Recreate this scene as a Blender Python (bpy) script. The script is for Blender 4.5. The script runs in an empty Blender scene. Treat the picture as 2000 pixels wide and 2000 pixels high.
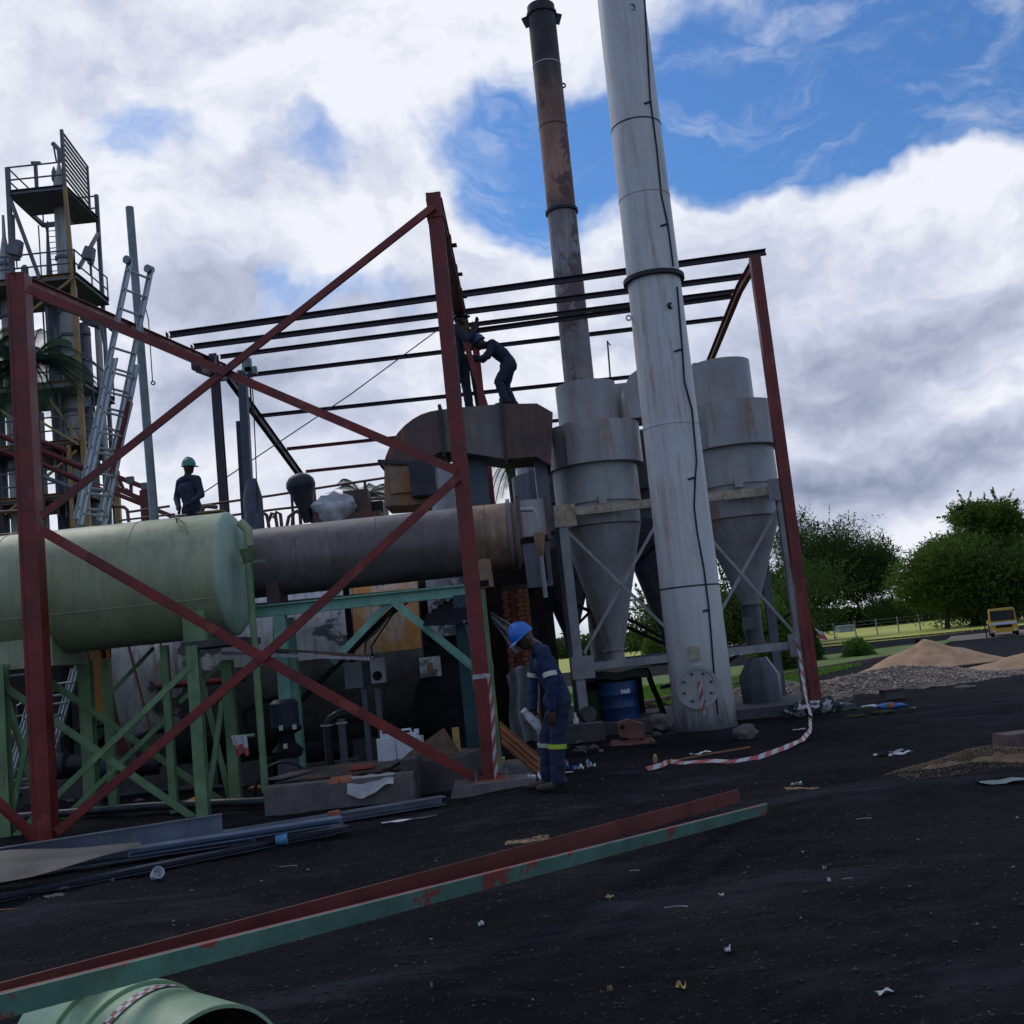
import bpy, bmesh, math, random
import numpy as np
from mathutils import Vector, Matrix, Euler, noise
random.seed(7); rs = np.random.RandomState(5)
R = math.radians
scene = bpy.context.scene
C = scene.collection

# ------------------------------------------------------------------ camera
F = 2100.0; TH = R(7.1); RO = R(6.0); H = 1.5
cd = bpy.data.cameras.new('camera'); cam = bpy.data.objects.new('camera', cd); C.objects.link(cam)
cd.sensor_fit = 'HORIZONTAL'; cd.sensor_width = 36; cd.lens = 36 * F / 2000.0
cd.clip_start = 0.05; cd.clip_end = 6000
cam.matrix_world = Matrix.Translation((0, 0, H)) @ Euler((R(90) + TH, 0, 0)).to_matrix().to_4x4() @ Matrix.Rotation(-RO, 4, 'Z')
scene.camera = cam
scene.render.engine = 'CYCLES'
scene.view_settings.view_transform = 'Standard'; scene.view_settings.look = 'None'
scene.view_settings.gamma = 1; scene.view_settings.use_curve_mapping = False
scene.view_settings.exposure = 0.22

def ray(px, py):                       # a photo point as slopes X/Y and (Z-H)/Y
    x = px - 1000; y = py - 1000
    u = x * math.cos(RO) - y * math.sin(RO); v = -x * math.sin(RO) - y * math.cos(RO)
    d = F * math.cos(TH) - v * math.sin(TH); h = F * math.sin(TH) + v * math.cos(TH)
    return u / d, h / d
def at(px, py, y):
    a, b = ray(px, py); return Vector((a * y, y, H + b * y))
K = 2000 / 1932.0
def q(x, y, yy): return at(x * K, y * K, yy)
def gnd(px, py, z=0.0):
    a, b = ray(px, py); y = (z - H) / b; return Vector((a * y, y, z))
def gq(x, y, z=0.0): return gnd(x * K, y * K, z)
def oncyl(px, py, cx, cy, r, off=.012):
    a, b = ray(px, py); r += off; A_ = a * a + 1; B_ = -2 * (a * cx + cy); C_ = cx * cx + cy * cy - r * r; D_ = max(0, B_ * B_ - 4 * A_ * C_); y = (-B_ - math.sqrt(D_)) / (2 * A_); return Vector((a * y, y, H + b * y))
def direc(px, py):
    a, b = ray(px, py); return Vector((a, 1, b)).normalized()

# ------------------------------------------------------------------ world
SUN_AZ = R(-38); SUN_EL = R(47)         # azimuth from +Y towards +X
SUND = Vector((math.sin(SUN_AZ) * math.cos(SUN_EL), math.cos(SUN_AZ) * math.cos(SUN_EL), math.sin(SUN_EL)))
world = bpy.data.worlds.new("World"); scene.world = world; world.use_nodes = True
class NT:
    def __init__(s, t): s.t = t; s.n = t.nodes; s.l = t.links
    def node(s, k, **kw):
        n = s.n.new(k)
        for a, b in kw.items(): setattr(n, a, b)
        return n
    def put(s, sock, v):
        if hasattr(v, 'links') or hasattr(v, 'is_output'): s.l.new(v, sock)
        else: sock.default_value = v
    def m(s, op, a, b=None, c=None, clamp=False):
        n = s.node('ShaderNodeMath', operation=op, use_clamp=clamp); s.put(n.inputs[0], a)
        if b is not None: s.put(n.inputs[1], b)
        if c is not None: s.put(n.inputs[2], c)
        return n.outputs[0]
    def v(s, op, a, b=None, sc=None):
        n = s.node('ShaderNodeVectorMath', operation=op); s.put(n.inputs[0], a)
        if b is not None: s.put(n.inputs[1], b)
        if sc is not None: s.put(n.inputs['Scale'], sc)
        return n.outputs['Value'] if op in ('DOT_PRODUCT', 'LENGTH', 'DISTANCE') else n.outputs['Vector']
    def noise(s, vec, scale, detail=4, rough=.55, dist=0, col=False):
        n = s.node('ShaderNodeTexNoise'); s.put(n.inputs['Vector'], vec); n.inputs['Scale'].default_value = scale
        n.inputs['Detail'].default_value = detail; n.inputs['Roughness'].default_value = rough; n.inputs['Distortion'].default_value = dist
        return n.outputs['Color'] if col else n.outputs['Fac']
    def ramp(s, f, a, b, lo=0.0, hi=1.0, smooth=True):
        n = s.node('ShaderNodeMapRange', interpolation_type='SMOOTHSTEP' if smooth else 'LINEAR'); s.put(n.inputs[0], f)
        n.inputs[1].default_value = a; n.inputs[2].default_value = b; n.inputs[3].default_value = lo; n.inputs[4].default_value = hi
        return n.outputs[0]
    def mix(s, f, a, b, mode='MIX'):
        n = s.node('ShaderNodeMix', data_type='RGBA', blend_type=mode); s.put(n.inputs[0], f)
        s.put(n.inputs[6], a); s.put(n.inputs[7], b); return n.outputs[2]
def c4(c): return (c[0], c[1], c[2], 1)

def build_world():
    t = NT(world.node_tree); bg = [n for n in t.n if n.type == 'BACKGROUND'][0]
    sky = t.node('ShaderNodeTexSky', sky_type='NISHITA', sun_disc=False, sun_elevation=SUN_EL, sun_rotation=SUN_AZ)
    sky.air_density = 1.3; sky.dust_density = 0.6; sky.ozone_density = 2.5
    d0 = t.node('ShaderNodeTexCoord').outputs['Generated']
    d0 = t.v('NORMALIZE', d0)
    w = t.noise(d0, 3.5, 5, .6, col=True)
    w = t.v('SCALE', t.v('SUBTRACT', w, (.5, .5, .5)), sc=.20)
    d = t.v('ADD', d0, w)
    def blob(px, py, sx, sy, amp):
        c = direc(px * K, py * K)
        dv = t.v('SUBTRACT', d, tuple(c)); hx = 1 / R(sx); hy = 1 / R(sy)
        dv = t.v('MULTIPLY', dv, (hx, hx, hy)); qq = t.v('DOT_PRODUCT', dv, dv)
        e = t.m('EXPONENT', t.m('MULTIPLY', qq, -1.0)); return t.m('MULTIPLY', e, amp)
    def total(bl, base):
        acc = base
        for b in bl: acc = t.m('ADD', acc, blob(*b))
        return acc
    sq = t.v('MULTIPLY', d, (1, 1, 1.7))
    n1 = t.noise(sq, 5.5, 9, .58)
    sun_o = t.v('ADD', sq, (SUND.x * .035, SUND.y * .035, .06))
    n2 = t.noise(sun_o, 5.5, 9, .58)
    cover = total([
        (1620, 190, 13, 4.0, -1.2), (1350, 230, 5, 3.5, -.8), (1900, 60, 7, 4, -.7), (1500, 40, 5, 1.6, .55), (1850, 200, 2.6, 2.4, .45),
        (1080, 300, 3.6, 5.5, -1.0), (1010, 430, 2.5, 2.5, -.55), (1130, 150, 2.5, 2, .35),
        (280, 260, 4.5, 2.0, -.92), (640, 290, 7, 1.5, -.72), (560, 600, 7, 1.3, -.85), (480, 120, 5, 1.2, -.5), (960, 205, 3.5, 2.0, -.6),
        (1650, 620, 15, 6.5, 2.1), (1330, 450, 4.5, 3, .7), (1850, 380, 6, 3.0, .9), (400, 100, 15, 6, 1.5), (850, 430, 4.5, 3.2, .9),
        (500, 850, 18, 8, 1.5), (980, 510, 2, .8, .35), (200, 480, 8, 5, .7), (1200, 800, 12, 6, .9), (1650, 1010, 18, 3.6, 1.5), (900, 60, 7, 4, .5)], .30)
    dens = t.m('ADD', cover, t.m('MULTIPLY', t.m('SUBTRACT', n1, .5), 2.7))
    n3 = t.noise(sq, 21, 7, .62); dens = t.m('ADD', dens, t.m('MULTIPLY', t.m('SUBTRACT', n3, .5), .55)); alpha = t.ramp(dens, -.10, .95)
    thin = t.m('MULTIPLY', t.ramp(t.noise(t.v('MULTIPLY', d, (1.2, 1, 4)), 7, 8, .62), .46, .78), .45)
    alpha = t.m('MAXIMUM', alpha, thin)
    relief = t.m('MULTIPLY', t.m('SUBTRACT', n1, n2), 1.5)
    grey = total([(1700, 640, 10, 3.0, .45), (1620, 940, 9, 2.0, .62), (1900, 900, 6, 3.0, .30), (1500, 790, 5, 1.6, .25), (330, 580, 2.8, 1.6, .42),
                  (460, 690, 3.4, 2.4, .34), (480, 400, 6, 1.8, .12), (700, 640, 6, 2, .16), (130, 100, 5, 3, .04), (350, 760, 2.5, 2, .28), (1480, 1060, 4, 1.3, .3), (600, 780, 6, 1.5, .18)], .06)
    big = t.noise(sq, 2.6, 6, .6)
    grey = t.m('ADD', grey, t.m('MULTIPLY', t.m('SUBTRACT', big, .5), .5))
    grey = t.m('SUBTRACT', grey, relief); grey = t.m('ADD', grey, t.m('MULTIPLY', t.m('SUBTRACT', n3, .5), .42))
    grey = t.m('ADD', grey, t.m('MULTIPLY', t.ramp(dens, .9, 2.2), .10), clamp=True)
    n = t.node('ShaderNodeValToRGB'); t.l.new(grey, n.inputs[0]); cr = n.color_ramp
    cr.elements[0].position = 0; cr.elements[0].color = (7.6, 7.8, 8.4, 1)
    cr.elements[1].position = 1; cr.elements[1].color = (1.7, 2.1, 3.1, 1)
    e = cr.elements.new(.35); e.color = (5.1, 5.5, 6.8, 1)
    skyc = t.mix(1.0, sky.outputs[0], (SKYM[0], SKYM[1], SKYM[2], 1), 'MULTIPLY')
    col = t.mix(alpha, skyc, n.outputs[0])
    t.l.new(col, bg.inputs[0]); bg.inputs[1].default_value = 0.1
SKYM = (.36, .60, .92)
build_world()
sl = bpy.data.lights.new('sun', 'SUN'); sl.energy = .8; sl.angle = R(24); sl.color = (1, .93, .82)
so = bpy.data.objects.new('sun', sl); C.objects.link(so); so.rotation_euler = (-SUND).to_track_quat('-Z', 'Y').to_euler()

# ------------------------------------------------------------------ materials
MATS = {}
def mat(name, col, rough=.6, metal=0.0, var=.25, scale=3.0, rust=0.0, rustcol=(.17, .065, .025), streak=0.0, bump=.15, bscale=60, streakcol=None, spec=.4,
        patch=None, patchamt=.5, alpha=None, dirt=0.0, drip=0.0, dripcol=(.26, .12, .055), zfoot=None, zsoot=None):
    if name in MATS: return MATS[name]
    m = bpy.data.materials.new(name); m.use_nodes = True; t = NT(m.node_tree)
    b = [n for n in t.n if n.type == 'BSDF_PRINCIPLED'][0]
    co = t.node('ShaderNodeTexCoord').outputs['Object']
    n1 = t.noise(co, scale, 6, .62)
    lo = tuple(c * (1 - var) for c in col); hi = tuple(min(1, c * (1 + var)) for c in col)
    cc = t.mix(t.ramp(n1, .3, .7), c4(lo), c4(hi))
    if patch is not None:
        pn = t.noise(co, scale * .8, 7, .65, .3); cc = t.mix(t.ramp(pn, .62 - patchamt * .3, .66 - patchamt * .3), cc, c4(patch))
    if streak:
        sv = t.v('MULTIPLY', co, (7, 7, .45)); sn = t.noise(sv, 1.6, 6, .6)
        sc = streakcol or tuple(c * .35 for c in col)
        cc = t.mix(t.m('MULTIPLY', t.ramp(sn, .44, .72), streak), cc, c4(sc))
    if drip:
        dv = t.v('MULTIPLY', co, (4.5, 4.5, .28)); dn = t.noise(dv, 1.5, 8, .68, .2); dm = t.ramp(t.noise(co, .7, 4, .6), .42, .62)
        cc = t.mix(t.m('MULTIPLY', t.m('MULTIPLY', t.ramp(dn, .49, .64), dm), drip), cc, c4(dripcol))
    if rust:
        rv = t.v('MULTIPLY', co, (1, 1, .5)); rn = t.noise(rv, scale * .9, 9, .66, .4)
        rc = t.mix(t.noise(co, scale * 7, 4, .6), c4(tuple(c * .5 for c in rustcol)), c4(tuple(min(1, c * 1.7) for c in rustcol)))
        f = t.ramp(rn, .70 - rust * .38, .80 - rust * .34); cc = t.mix(f, cc, rc)
    fine = t.noise(co, bscale, 5, .65)
    cc = t.mix(t.m('MULTIPLY', t.ramp(fine, .35, .7), .22 + dirt * .4), cc, c4(tuple(c * .45 for c in col)))
    if zsoot:
        sp = t.node('ShaderNodeSeparateXYZ'); t.l.new(co, sp.inputs[0]); zz_ = t.m('ADD', sp.outputs[2], t.m('MULTIPLY', t.m('SUBTRACT', t.noise(t.v('MULTIPLY', co, (3, 3, .8)), 1.2, 7, .68), .5), 3.2))
        cc = t.mix(t.m('MULTIPLY', t.ramp(zz_, zsoot[0], zsoot[1]), .93), cc, (.028, .028, .036, 1))
    if zfoot:
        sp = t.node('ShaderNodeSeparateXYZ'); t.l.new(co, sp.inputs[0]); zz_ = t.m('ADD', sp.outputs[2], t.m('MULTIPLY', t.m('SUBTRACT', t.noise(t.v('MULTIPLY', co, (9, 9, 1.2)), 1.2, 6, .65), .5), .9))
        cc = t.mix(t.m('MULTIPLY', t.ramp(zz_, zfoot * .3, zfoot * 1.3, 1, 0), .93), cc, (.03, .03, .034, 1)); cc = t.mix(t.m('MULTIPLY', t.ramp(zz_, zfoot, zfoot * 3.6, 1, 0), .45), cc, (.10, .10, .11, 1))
    t.l.new(cc, b.inputs['Base Color'])
    b.inputs['Metallic'].default_value = metal; b.inputs['Specular IOR Level'].default_value = spec
    t.l.new(t.ramp(n1, .2, .8, max(.05, rough - .12), min(1, rough + .15)), b.inputs['Roughness'])
    if bump:
        bn = t.node('ShaderNodeBump'); bn.inputs['Strength'].default_value = bump; bn.inputs['Distance'].default_value = .01
        hh = t.m('ADD', fine, t.m('MULTIPLY', n1, 2.0)); t.l.new(hh, bn.inputs['Height']); t.l.new(bn.outputs[0], b.inputs['Normal'])
    if alpha: b.inputs['Alpha'].default_value = alpha
    MATS[name] = m; return m

RED = mat('red_oxide_paint', (.18, .022, .020), .42, 0, .35, 3, patch=(.25, .045, .035), patchamt=.12, rust=.2, rustcol=(.10, .035, .02), streak=.2, bump=.12)
REDD = mat('dark_red_paint', (.12, .015, .013), .45, 0, .25, 3, rust=.1, bump=.1)
DSTEEL = mat('dark_purlin_steel', (.050, .038, .055), .5, .2, .3, 3, rust=.15, bump=.1)
GREEN = mat('green_tank_paint', (.345, .385, .235), .5, 0, .16, 1.2, streak=.5, streakcol=(.19, .22, .15), rust=.05, drip=.55, dripcol=(.19, .20, .14), bump=.12)
GREENE = mat('green_tank_end_paint', (.34, .46, .35), .5, 0, .1, 1.2, streak=.3, bump=.08)
GREENF = mat('green_frame_paint', (.155, .26, .13), .5, 0, .25, 3, streak=.4, rust=.16, bump=.15)
GREENB = mat('pale_green_beam_paint', (.21, .42, .33), .5, 0, .2, 3, streak=.3, rust=.12, bump=.12)
TEAL = mat('chipped_teal_paint', (.11, .22, .18), .5, 0, .2, 5, patch=(.30, .06, .05), patchamt=.28, rust=.06, bump=.2, streak=.3, streakcol=(.10, .13, .07))
DARKT = mat('sooty_tank_steel', (.15, .132, .128), .45, .25, .28, 1.4, streak=.55, streakcol=(.09, .08, .085), rust=.12, rustcol=(.17, .09, .06), drip=.4, dripcol=(.30, .27, .26), bump=.12)
RUSTD = mat('rusty_duct_steel', (.12, .078, .075), .6, .2, .35, 1.1, rust=.5, rustcol=(.24, .085, .05), drip=.8, dripcol=(.30, .11, .05), streak=.3, bump=.25)
RUSTB = mat('rust_stained_box_steel', (.27, .17, .11), .6, .1, .35, 2.5, rust=.6, rustcol=(.38, .15, .05), bump=.25)
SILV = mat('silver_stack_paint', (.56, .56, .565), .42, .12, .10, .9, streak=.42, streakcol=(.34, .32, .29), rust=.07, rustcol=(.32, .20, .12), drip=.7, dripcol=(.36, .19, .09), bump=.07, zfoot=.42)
CYC = mat('cyclone_silver_paint', (.37, .37, .385), .45, .12, .18, 1.5, streak=.5, streakcol=(.24, .20, .17), rust=.12, rustcol=(.30, .17, .09), drip=.75, dripcol=(.34, .18, .085), bump=.1)
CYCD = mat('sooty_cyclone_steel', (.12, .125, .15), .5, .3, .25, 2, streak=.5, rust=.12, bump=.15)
FRAM = mat('cyclone_frame_steel', (.34, .34, .36), .5, .3, .22, 3, streak=.3, rust=.22, rustcol=(.30, .17, .09), bump=.12)
GUSS = mat('rusty_gusset_steel', (.42, .36, .27), .5, .1, .3, 9, rust=.42, rustcol=(.24, .12, .05), bump=.2)
STK2 = mat('rusty_stack_steel', (.27, .25, .26), .6, .1, .35, 1.3, patch=(.13, .085, .09), patchamt=.42, rust=.40, rustcol=(.26, .12, .09), drip=.7, dripcol=(.30, .15, .09), streak=.5, streakcol=(.06, .05, .06), bump=.2)
STOPZ = at(1056, 14, 20.9).z
STK3 = mat('brown_rusty_stack_steel', (.34, .185, .14), .6, .05, .4, 1.1, patch=(.12, .06, .06), patchamt=.42, rust=.5, rustcol=(.34, .12, .075), drip=.8, dripcol=(.42, .20, .10), zsoot=(STOPZ - 3.2, STOPZ - .8), streak=.4, streakcol=(.06, .05, .06), bump=.2)
STKT = mat('blackened_stack_steel', (.028, .032, .045), .6, .2, .3, 2, rust=.1, bump=.15)
BOIL = mat('silver_boiler_cladding', (.58, .57, .58), .38, .2, .25, 1.6, patch=(.09, .09, .10), patchamt=.30, streak=.7, streakcol=(.12, .11, .12), rust=.34, rustcol=(.33, .15, .045), bump=.12)
BOILR = mat('rust_stained_cladding', (.60, .46, .34), .45, .1, .25, 1.4, streak=.7, streakcol=(.16, .08, .04), rust=.62, rustcol=(.60, .24, .05), drip=.9, dripcol=(.50, .20, .05), bump=.12)
BOILD = mat('dark_boiler_plate', (.15, .145, .14), .5, .3, .35, 1.2, streak=.5, rust=.15, bump=.15)  # darker plate for the lower panels and the inner shell
BLACK = mat('black_soot_steel', (.014, .015, .018), .85, 0, .4, 3, spec=.12, rust=.1, bump=.2)
DARKM = mat('oily_dark_steel', (.035, .037, .045), .45, .4, .35, 5, rust=.25, rustcol=(.08, .035, .02), bump=.2)
GALV = mat('galvanised_steel', (.17, .19, .25), .36, .55, .15, 2.2, streak=.15, bump=.08, patch=(.21, .23, .27), patchamt=.3)
GALVD = mat('dull_galvanised_sheet', (.06, .062, .068), .5, .4, .3, 3, rust=.26, rustcol=(.22, .12, .07), bump=.2)
ALU = mat('ladder_aluminium', (.46, .49, .50), .4, .55, .12, 4, bump=.08)
POLE = mat('weathered_galvanised_pole', (.20, .24, .25), .5, .4, .3, 4, streak=.3, rust=.12, bump=.1)
TOWER = mat('tower_column_steel', (.36, .36, .34), .5, .3, .25, .9, streak=.4, rust=.12, bump=.05, bscale=12)
TOWERD = mat('tower_hazed_steel', (.15, .155, .18), .6, .2, .3, 2, rust=.1, bump=.05, bscale=12)  # flare haze put into the colour as a lighter blue grey
YEL = mat('yellow_tower_paint', (.34, .20, .07), .5, 0, .25, 2, rust=.25, bump=.05, bscale=12)
ORNG = mat('orange_stair_paint', (.50, .20, .025), .5, 0, .25, 3, bump=.1)
CONC = mat('weathered_concrete', (.13, .115, .11), .9, 0, .3, 3, streak=.2, bump=.5, bscale=35, dirt=.4)
CONCD = mat('sooty_concrete', (.075, .072, .075), .9, 0, .35, 3, bump=.5, bscale=35, dirt=.4)
BRICK = mat('orange_brick', (.36, .13, .065), .85, 0, .35, 8, bump=.3)
BRICK2 = mat('dark_brick', (.035, .026, .025), .9, 0, .4, 3, bump=.4)  # dark brick of the added light-blocking wall, also on some rubble
MORT = mat('dark_mortar', (.09, .07, .06), .95, 0, .2, 8)
WHITEP = mat('white_plastic', (.62, .64, .70), .4, 0, .08, 4, bump=.05, dirt=.2)
SHEETP = mat('clear_plastic_sheeting', (.26, .28, .31), .25, 0, .2, 5, bump=.25, bscale=25, alpha=.55, spec=.7)
WRAP = mat('plastic_wrap', (.55, .57, .62), .28, 0, .3, 6, bump=.5, bscale=18, alpha=.9, spec=.7)
PAPER = mat('white_litter', (.62, .62, .64), .8, 0, .12, 9, bump=.1)
TREDT = mat('tape_red', (.36, .07, .07), .45, 0, .1, 5, bump=0)
TWHIT = mat('tape_white', (.44, .43, .45), .45, 0, .1, 5, bump=0)
BLUED = mat('blue_drum_paint', (.012, .045, .14), .4, 0, .2, 4, rust=.05, bump=.1)
RUBB = mat('dark_tarpaulin', (.020, .030, .020), .7, 0, .4, 5, bump=.4, bscale=30)
COMP = mat('faded_red_compressor_paint', (.19, .075, .06), .55, 0, .3, 6, rust=.25, bump=.2)
CORR = mat('rusty_corrugated_iron', (.30, .11, .045), .7, .1, .3, 4, rust=.4, bump=.2)
WOOD = mat('yellow_timber', (.42, .29, .12), .8, 0, .25, 8, bump=.3)
SKIN = mat('dark_skin', (.055, .028, .018), .5, 0, .15, 9, bump=.05)
COVER = mat('navy_blue_overalls', (.011, .026, .078), .85, 0, .22, 10, bump=.35, bscale=55)
COVERT = mat('faded_blue_overall_trousers', (.015, .023, .055), .85, 0, .25, 10, bump=.35, bscale=55)
DCLOTH = mat('dark_workwear', (.025, .035, .065), .85, 0, .25, 10, bump=.3)
BOOT = mat('brown_boot_leather', (.035, .022, .016), .6, 0, .3, 12, bump=.2)
HBLUE = mat('blue_helmet_plastic', (.012, .13, .52), .3, 0, .05, 3, bump=.02, spec=.5)
HGREEN = mat('green_helmet_plastic', (.04, .23, .20), .3, 0, .05, 3, bump=.02, spec=.5)
HDARK = mat('dark_blue_helmet_plastic', (.03, .08, .18), .35, 0, .05, 3, bump=.02)
LIME = mat('lime_reflective_tape', (.40, .52, .04), .4, 0, .1, 5, bump=.05)
SILT = mat('silver_reflective_tape', (.50, .52, .42), .35, .2, .15, 9, bump=.05)
BARK = mat('tree_bark', (.055, .042, .034), .9, 0, .3, 6, bump=.5, bscale=20)
GLASS = mat('dark_window_glass', (.012, .016, .02), .08, 0, .1, 2, bump=0, spec=.6)
TRUCKY = mat('truck_yellow_paint', (.58, .33, .03), .4, 0, .1, 2, bump=.03)
SAND = mat('building_sand', (.40, .25, .15), .95, 0, .22, 3, bump=.8, bscale=40)
HOSE = mat('black_rubber', (.012, .012, .014), .5, 0, .2, 5)
BLUEL = mat('blue_plastic', (.05, .16, .45), .4, 0, .2, 5)
STEELR = mat('rail_brown_paint', (.14, .065, .05), .55, 0, .3, 6, rust=.35, rustcol=(.2, .08, .04), bump=.1)

def leafmat(name, c1, c2):
    m = bpy.data.materials.new(name); m.use_nodes = True; t = NT(m.node_tree); b = [n for n in t.n if n.type == 'BSDF_PRINCIPLED'][0]
    co = t.node('ShaderNodeTexCoord').outputs['Object']; n1 = t.noise(co, .8, 3, .6)
    r = t.node('ShaderNodeNewGeometry').outputs['Random Per Island']
    f = t.m('ADD', t.m('MULTIPLY', r, .5), t.m('MULTIPLY', n1, .6), clamp=True)
    t.l.new(t.mix(f, c4(c1), c4(c2)), b.inputs['Base Color']); b.inputs['Roughness'].default_value = .95; b.inputs['Specular IOR Level'].default_value = .1
    b.inputs['Transmission Weight'].default_value = 0; b.inputs['Subsurface Weight'].default_value = 0
    tr = t.node('ShaderNodeBsdfTranslucent'); t.l.new(t.mix(f, c4(tuple(x * 1.3 for x in c1)), c4(tuple(x * 1.5 for x in c2))), tr.inputs[0])
    ms = t.node('ShaderNodeMixShader'); ms.inputs[0].default_value = .4
    out = [n for n in t.n if n.type == 'OUTPUT_MATERIAL'][0]
    t.l.new(b.outputs[0], ms.inputs[1]); t.l.new(tr.outputs[0], ms.inputs[2]); t.l.new(ms.outputs[0], out.inputs[0]); return m
LEAF = leafmat('acacia_leaves', (.020, .042, .016), (.07, .12, .028))
LEAF2 = leafmat('yellow_green_leaves', (.035, .07, .016), (.13, .20, .035))
PALM = leafmat('palm_leaves', (.018, .04, .03), (.045, .085, .05))
BUSHM = leafmat('bush_leaves', (.035, .085, .018), (.10, .19, .04))
GRASSM = leafmat('grass_blades', (.05, .12, .02), (.13, .24, .04))

# ------------------------------------------------------------------ mesh helpers
ROOTLOC = {}
class MB:
    def __init__(s): s.v = []; s.f = []; s.mi = []; s.cur = 0; s.sm = []; s.smooth = True
    def add(s, vs, fs, smooth=None):
        o = len(s.v); s.v += [tuple(v) for v in vs]
        for f in fs: s.f.append(tuple(i + o for i in f)); s.mi.append(s.cur)
        return s
    def box(s, c, size, rot=None, taper=1.0):
        c = Vector(c); hx, hy, hz = size[0] / 2, size[1] / 2, size[2] / 2
        vs = []
        for z in (-hz, hz):
            k = taper if z > 0 else 1
            for x, y in ((-hx, -hy), (hx, -hy), (hx, hy), (-hx, hy)):
                v = Vector((x * k, y * k, z)); v = (rot @ v) if rot is not None else v; vs.append(c + v)
        return s.add(vs, [(3, 2, 1, 0), (4, 5, 6, 7), (0, 1, 5, 4), (1, 2, 6, 5), (2, 3, 7, 6), (3, 0, 4, 7)])
    def bb(s, x0, x1, y0, y1, z0, z1): return s.box(((x0 + x1) / 2, (y0 + y1) / 2, (z0 + z1) / 2), (x1 - x0, y1 - y0, z1 - z0))
    def prism(s, poly, p0, p1, up=(0, 0, 1), roll=0):
        p0 = Vector(p0); p1 = Vector(p1); t = (p1 - p0).normalized(); u = Vector(up)
        if abs(t.dot(u)) > .99: u = Vector((0, 1, 0))
        side = t.cross(u).normalized(); upv = side.cross(t).normalized()
        if roll: rm = Matrix.Rotation(roll, 3, t); side = rm @ side; upv = rm @ upv
        n = len(poly); vs = [p0 + side * a + upv * b for a, b in poly] + [p1 + side * a + upv * b for a, b in poly]
        fs = [(i, (i + 1) % n, (i + 1) % n + n, i + n) for i in range(n)] + [tuple(range(n - 1, -1, -1)), tuple(range(n, 2 * n))]
        return s.add(vs, fs)
    def beam(s, p0, p1, w, h=None, kind='box', up=(0, 0, 1), roll=0, th=None):
        h = h or w; a = w / 2; b = h / 2; t = th or max(.006, min(w, h) * .08)
        if kind == 'box': poly = [(-a, -b), (a, -b), (a, b), (-a, b)]; return s.prism(poly, p0, p1, up, roll)
        if kind == 'C': poly = [(-a, -b), (a, -b), (a, -b + t), (-a + t, -b + t), (-a + t, b - t), (a, b - t), (a, b), (-a, b)]
        if kind == 'L': poly = [(-a, -b), (a, -b), (a, -b + t), (-a + t, -b + t), (-a + t, b), (-a, b)]
        if kind == 'I': poly = [(-a, -b), (a, -b), (a, -b + t), (t / 2, -b + t), (t / 2, b - t), (a, b - t), (a, b), (-a, b), (-a, b - t), (-t / 2, b - t), (-t / 2, -b + t), (-a, -b + t)]
        return s.prism(poly, p0, p1, up, roll)
    def cone(s, p0, p1, r0, r1, n=20, cap=True):
        p0 = Vector(p0); p1 = Vector(p1); t = (p1 - p0).normalized(); u = Vector((0, 0, 1)) if abs(t.z) < .9 else Vector((0, 1, 0))
        a = t.cross(u).normalized(); b = a.cross(t).normalized(); vs = []
        for p, r in ((p0, r0), (p1, r1)):
            for i in range(n): g = 2 * math.pi * i / n; vs.append(p + (a * math.cos(g) + b * math.sin(g)) * r)
        fs = [(i, (i + 1) % n, (i + 1) % n + n, i + n) for i in range(n)]
        if cap: fs += [tuple(range(n - 1, -1, -1)), tuple(range(n, 2 * n))]
        return s.add(vs, fs)
    def cyl(s, p0, p1, r, n=16, cap=True): return s.cone(p0, p1, r, r, n, cap)
    def lathe(s, org, prof, axis=(0, 0, 1), n=48, a0=0, a1=2 * math.pi):
        t = Vector(axis).normalized(); u = Vector((0, 0, 1)) if abs(t.z) < .9 else Vector((0, 1, 0))
        a = t.cross(u).normalized(); b = a.cross(t).normalized(); org = Vector(org); full = abs(a1 - a0 - 2 * math.pi) < 1e-6
        m = n if full else n + 1; vs = []
        for h, r in prof:
            for i in range(m): g = a0 + (a1 - a0) * i / n; vs.append(org + t * h + (a * math.cos(g) + b * math.sin(g)) * max(r, 1e-4))
        fs = []
        for k in range(len(prof) - 1):
            for i in range(n): j = (i + 1) % m; fs.append((k * m + i, k * m + j, (k + 1) * m + j, (k + 1) * m + i))
        return s.add(vs, fs)
    def tube(s, pts, r, n=8):
        pts = [Vector(p) for p in pts]; rings = []; prev = None; vs = []
        for i, p in enumerate(pts):
            t = (pts[min(i + 1, len(pts) - 1)] - pts[max(i - 1, 0)]).normalized()
            if prev is None: u = Vector((0, 0, 1)) if abs(t.z) < .9 else Vector((0, 1, 0)); a = t.cross(u).normalized()
            else: a = (prev - t * prev.dot(t)); a = a.normalized() if a.length > 1e-5 else t.orthogonal().normalized()
            prev = a; b = t.cross(a); rr = r[i] if isinstance(r, (list, tuple)) else r
            vs += [p + (a * math.cos(2 * math.pi * k / n) + b * math.sin(2 * math.pi * k / n)) * rr for k in range(n)]
        fs = []
        for i in range(len(pts) - 1):
            for k in range(n): j = (k + 1) % n; fs.append((i * n + k, i * n + j, (i + 1) * n + j, (i + 1) * n + k))
        L = len(pts); fs += [tuple(range(n - 1, -1, -1)), tuple(range((L - 1) * n, L * n))]
        return s.add(vs, fs)
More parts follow.
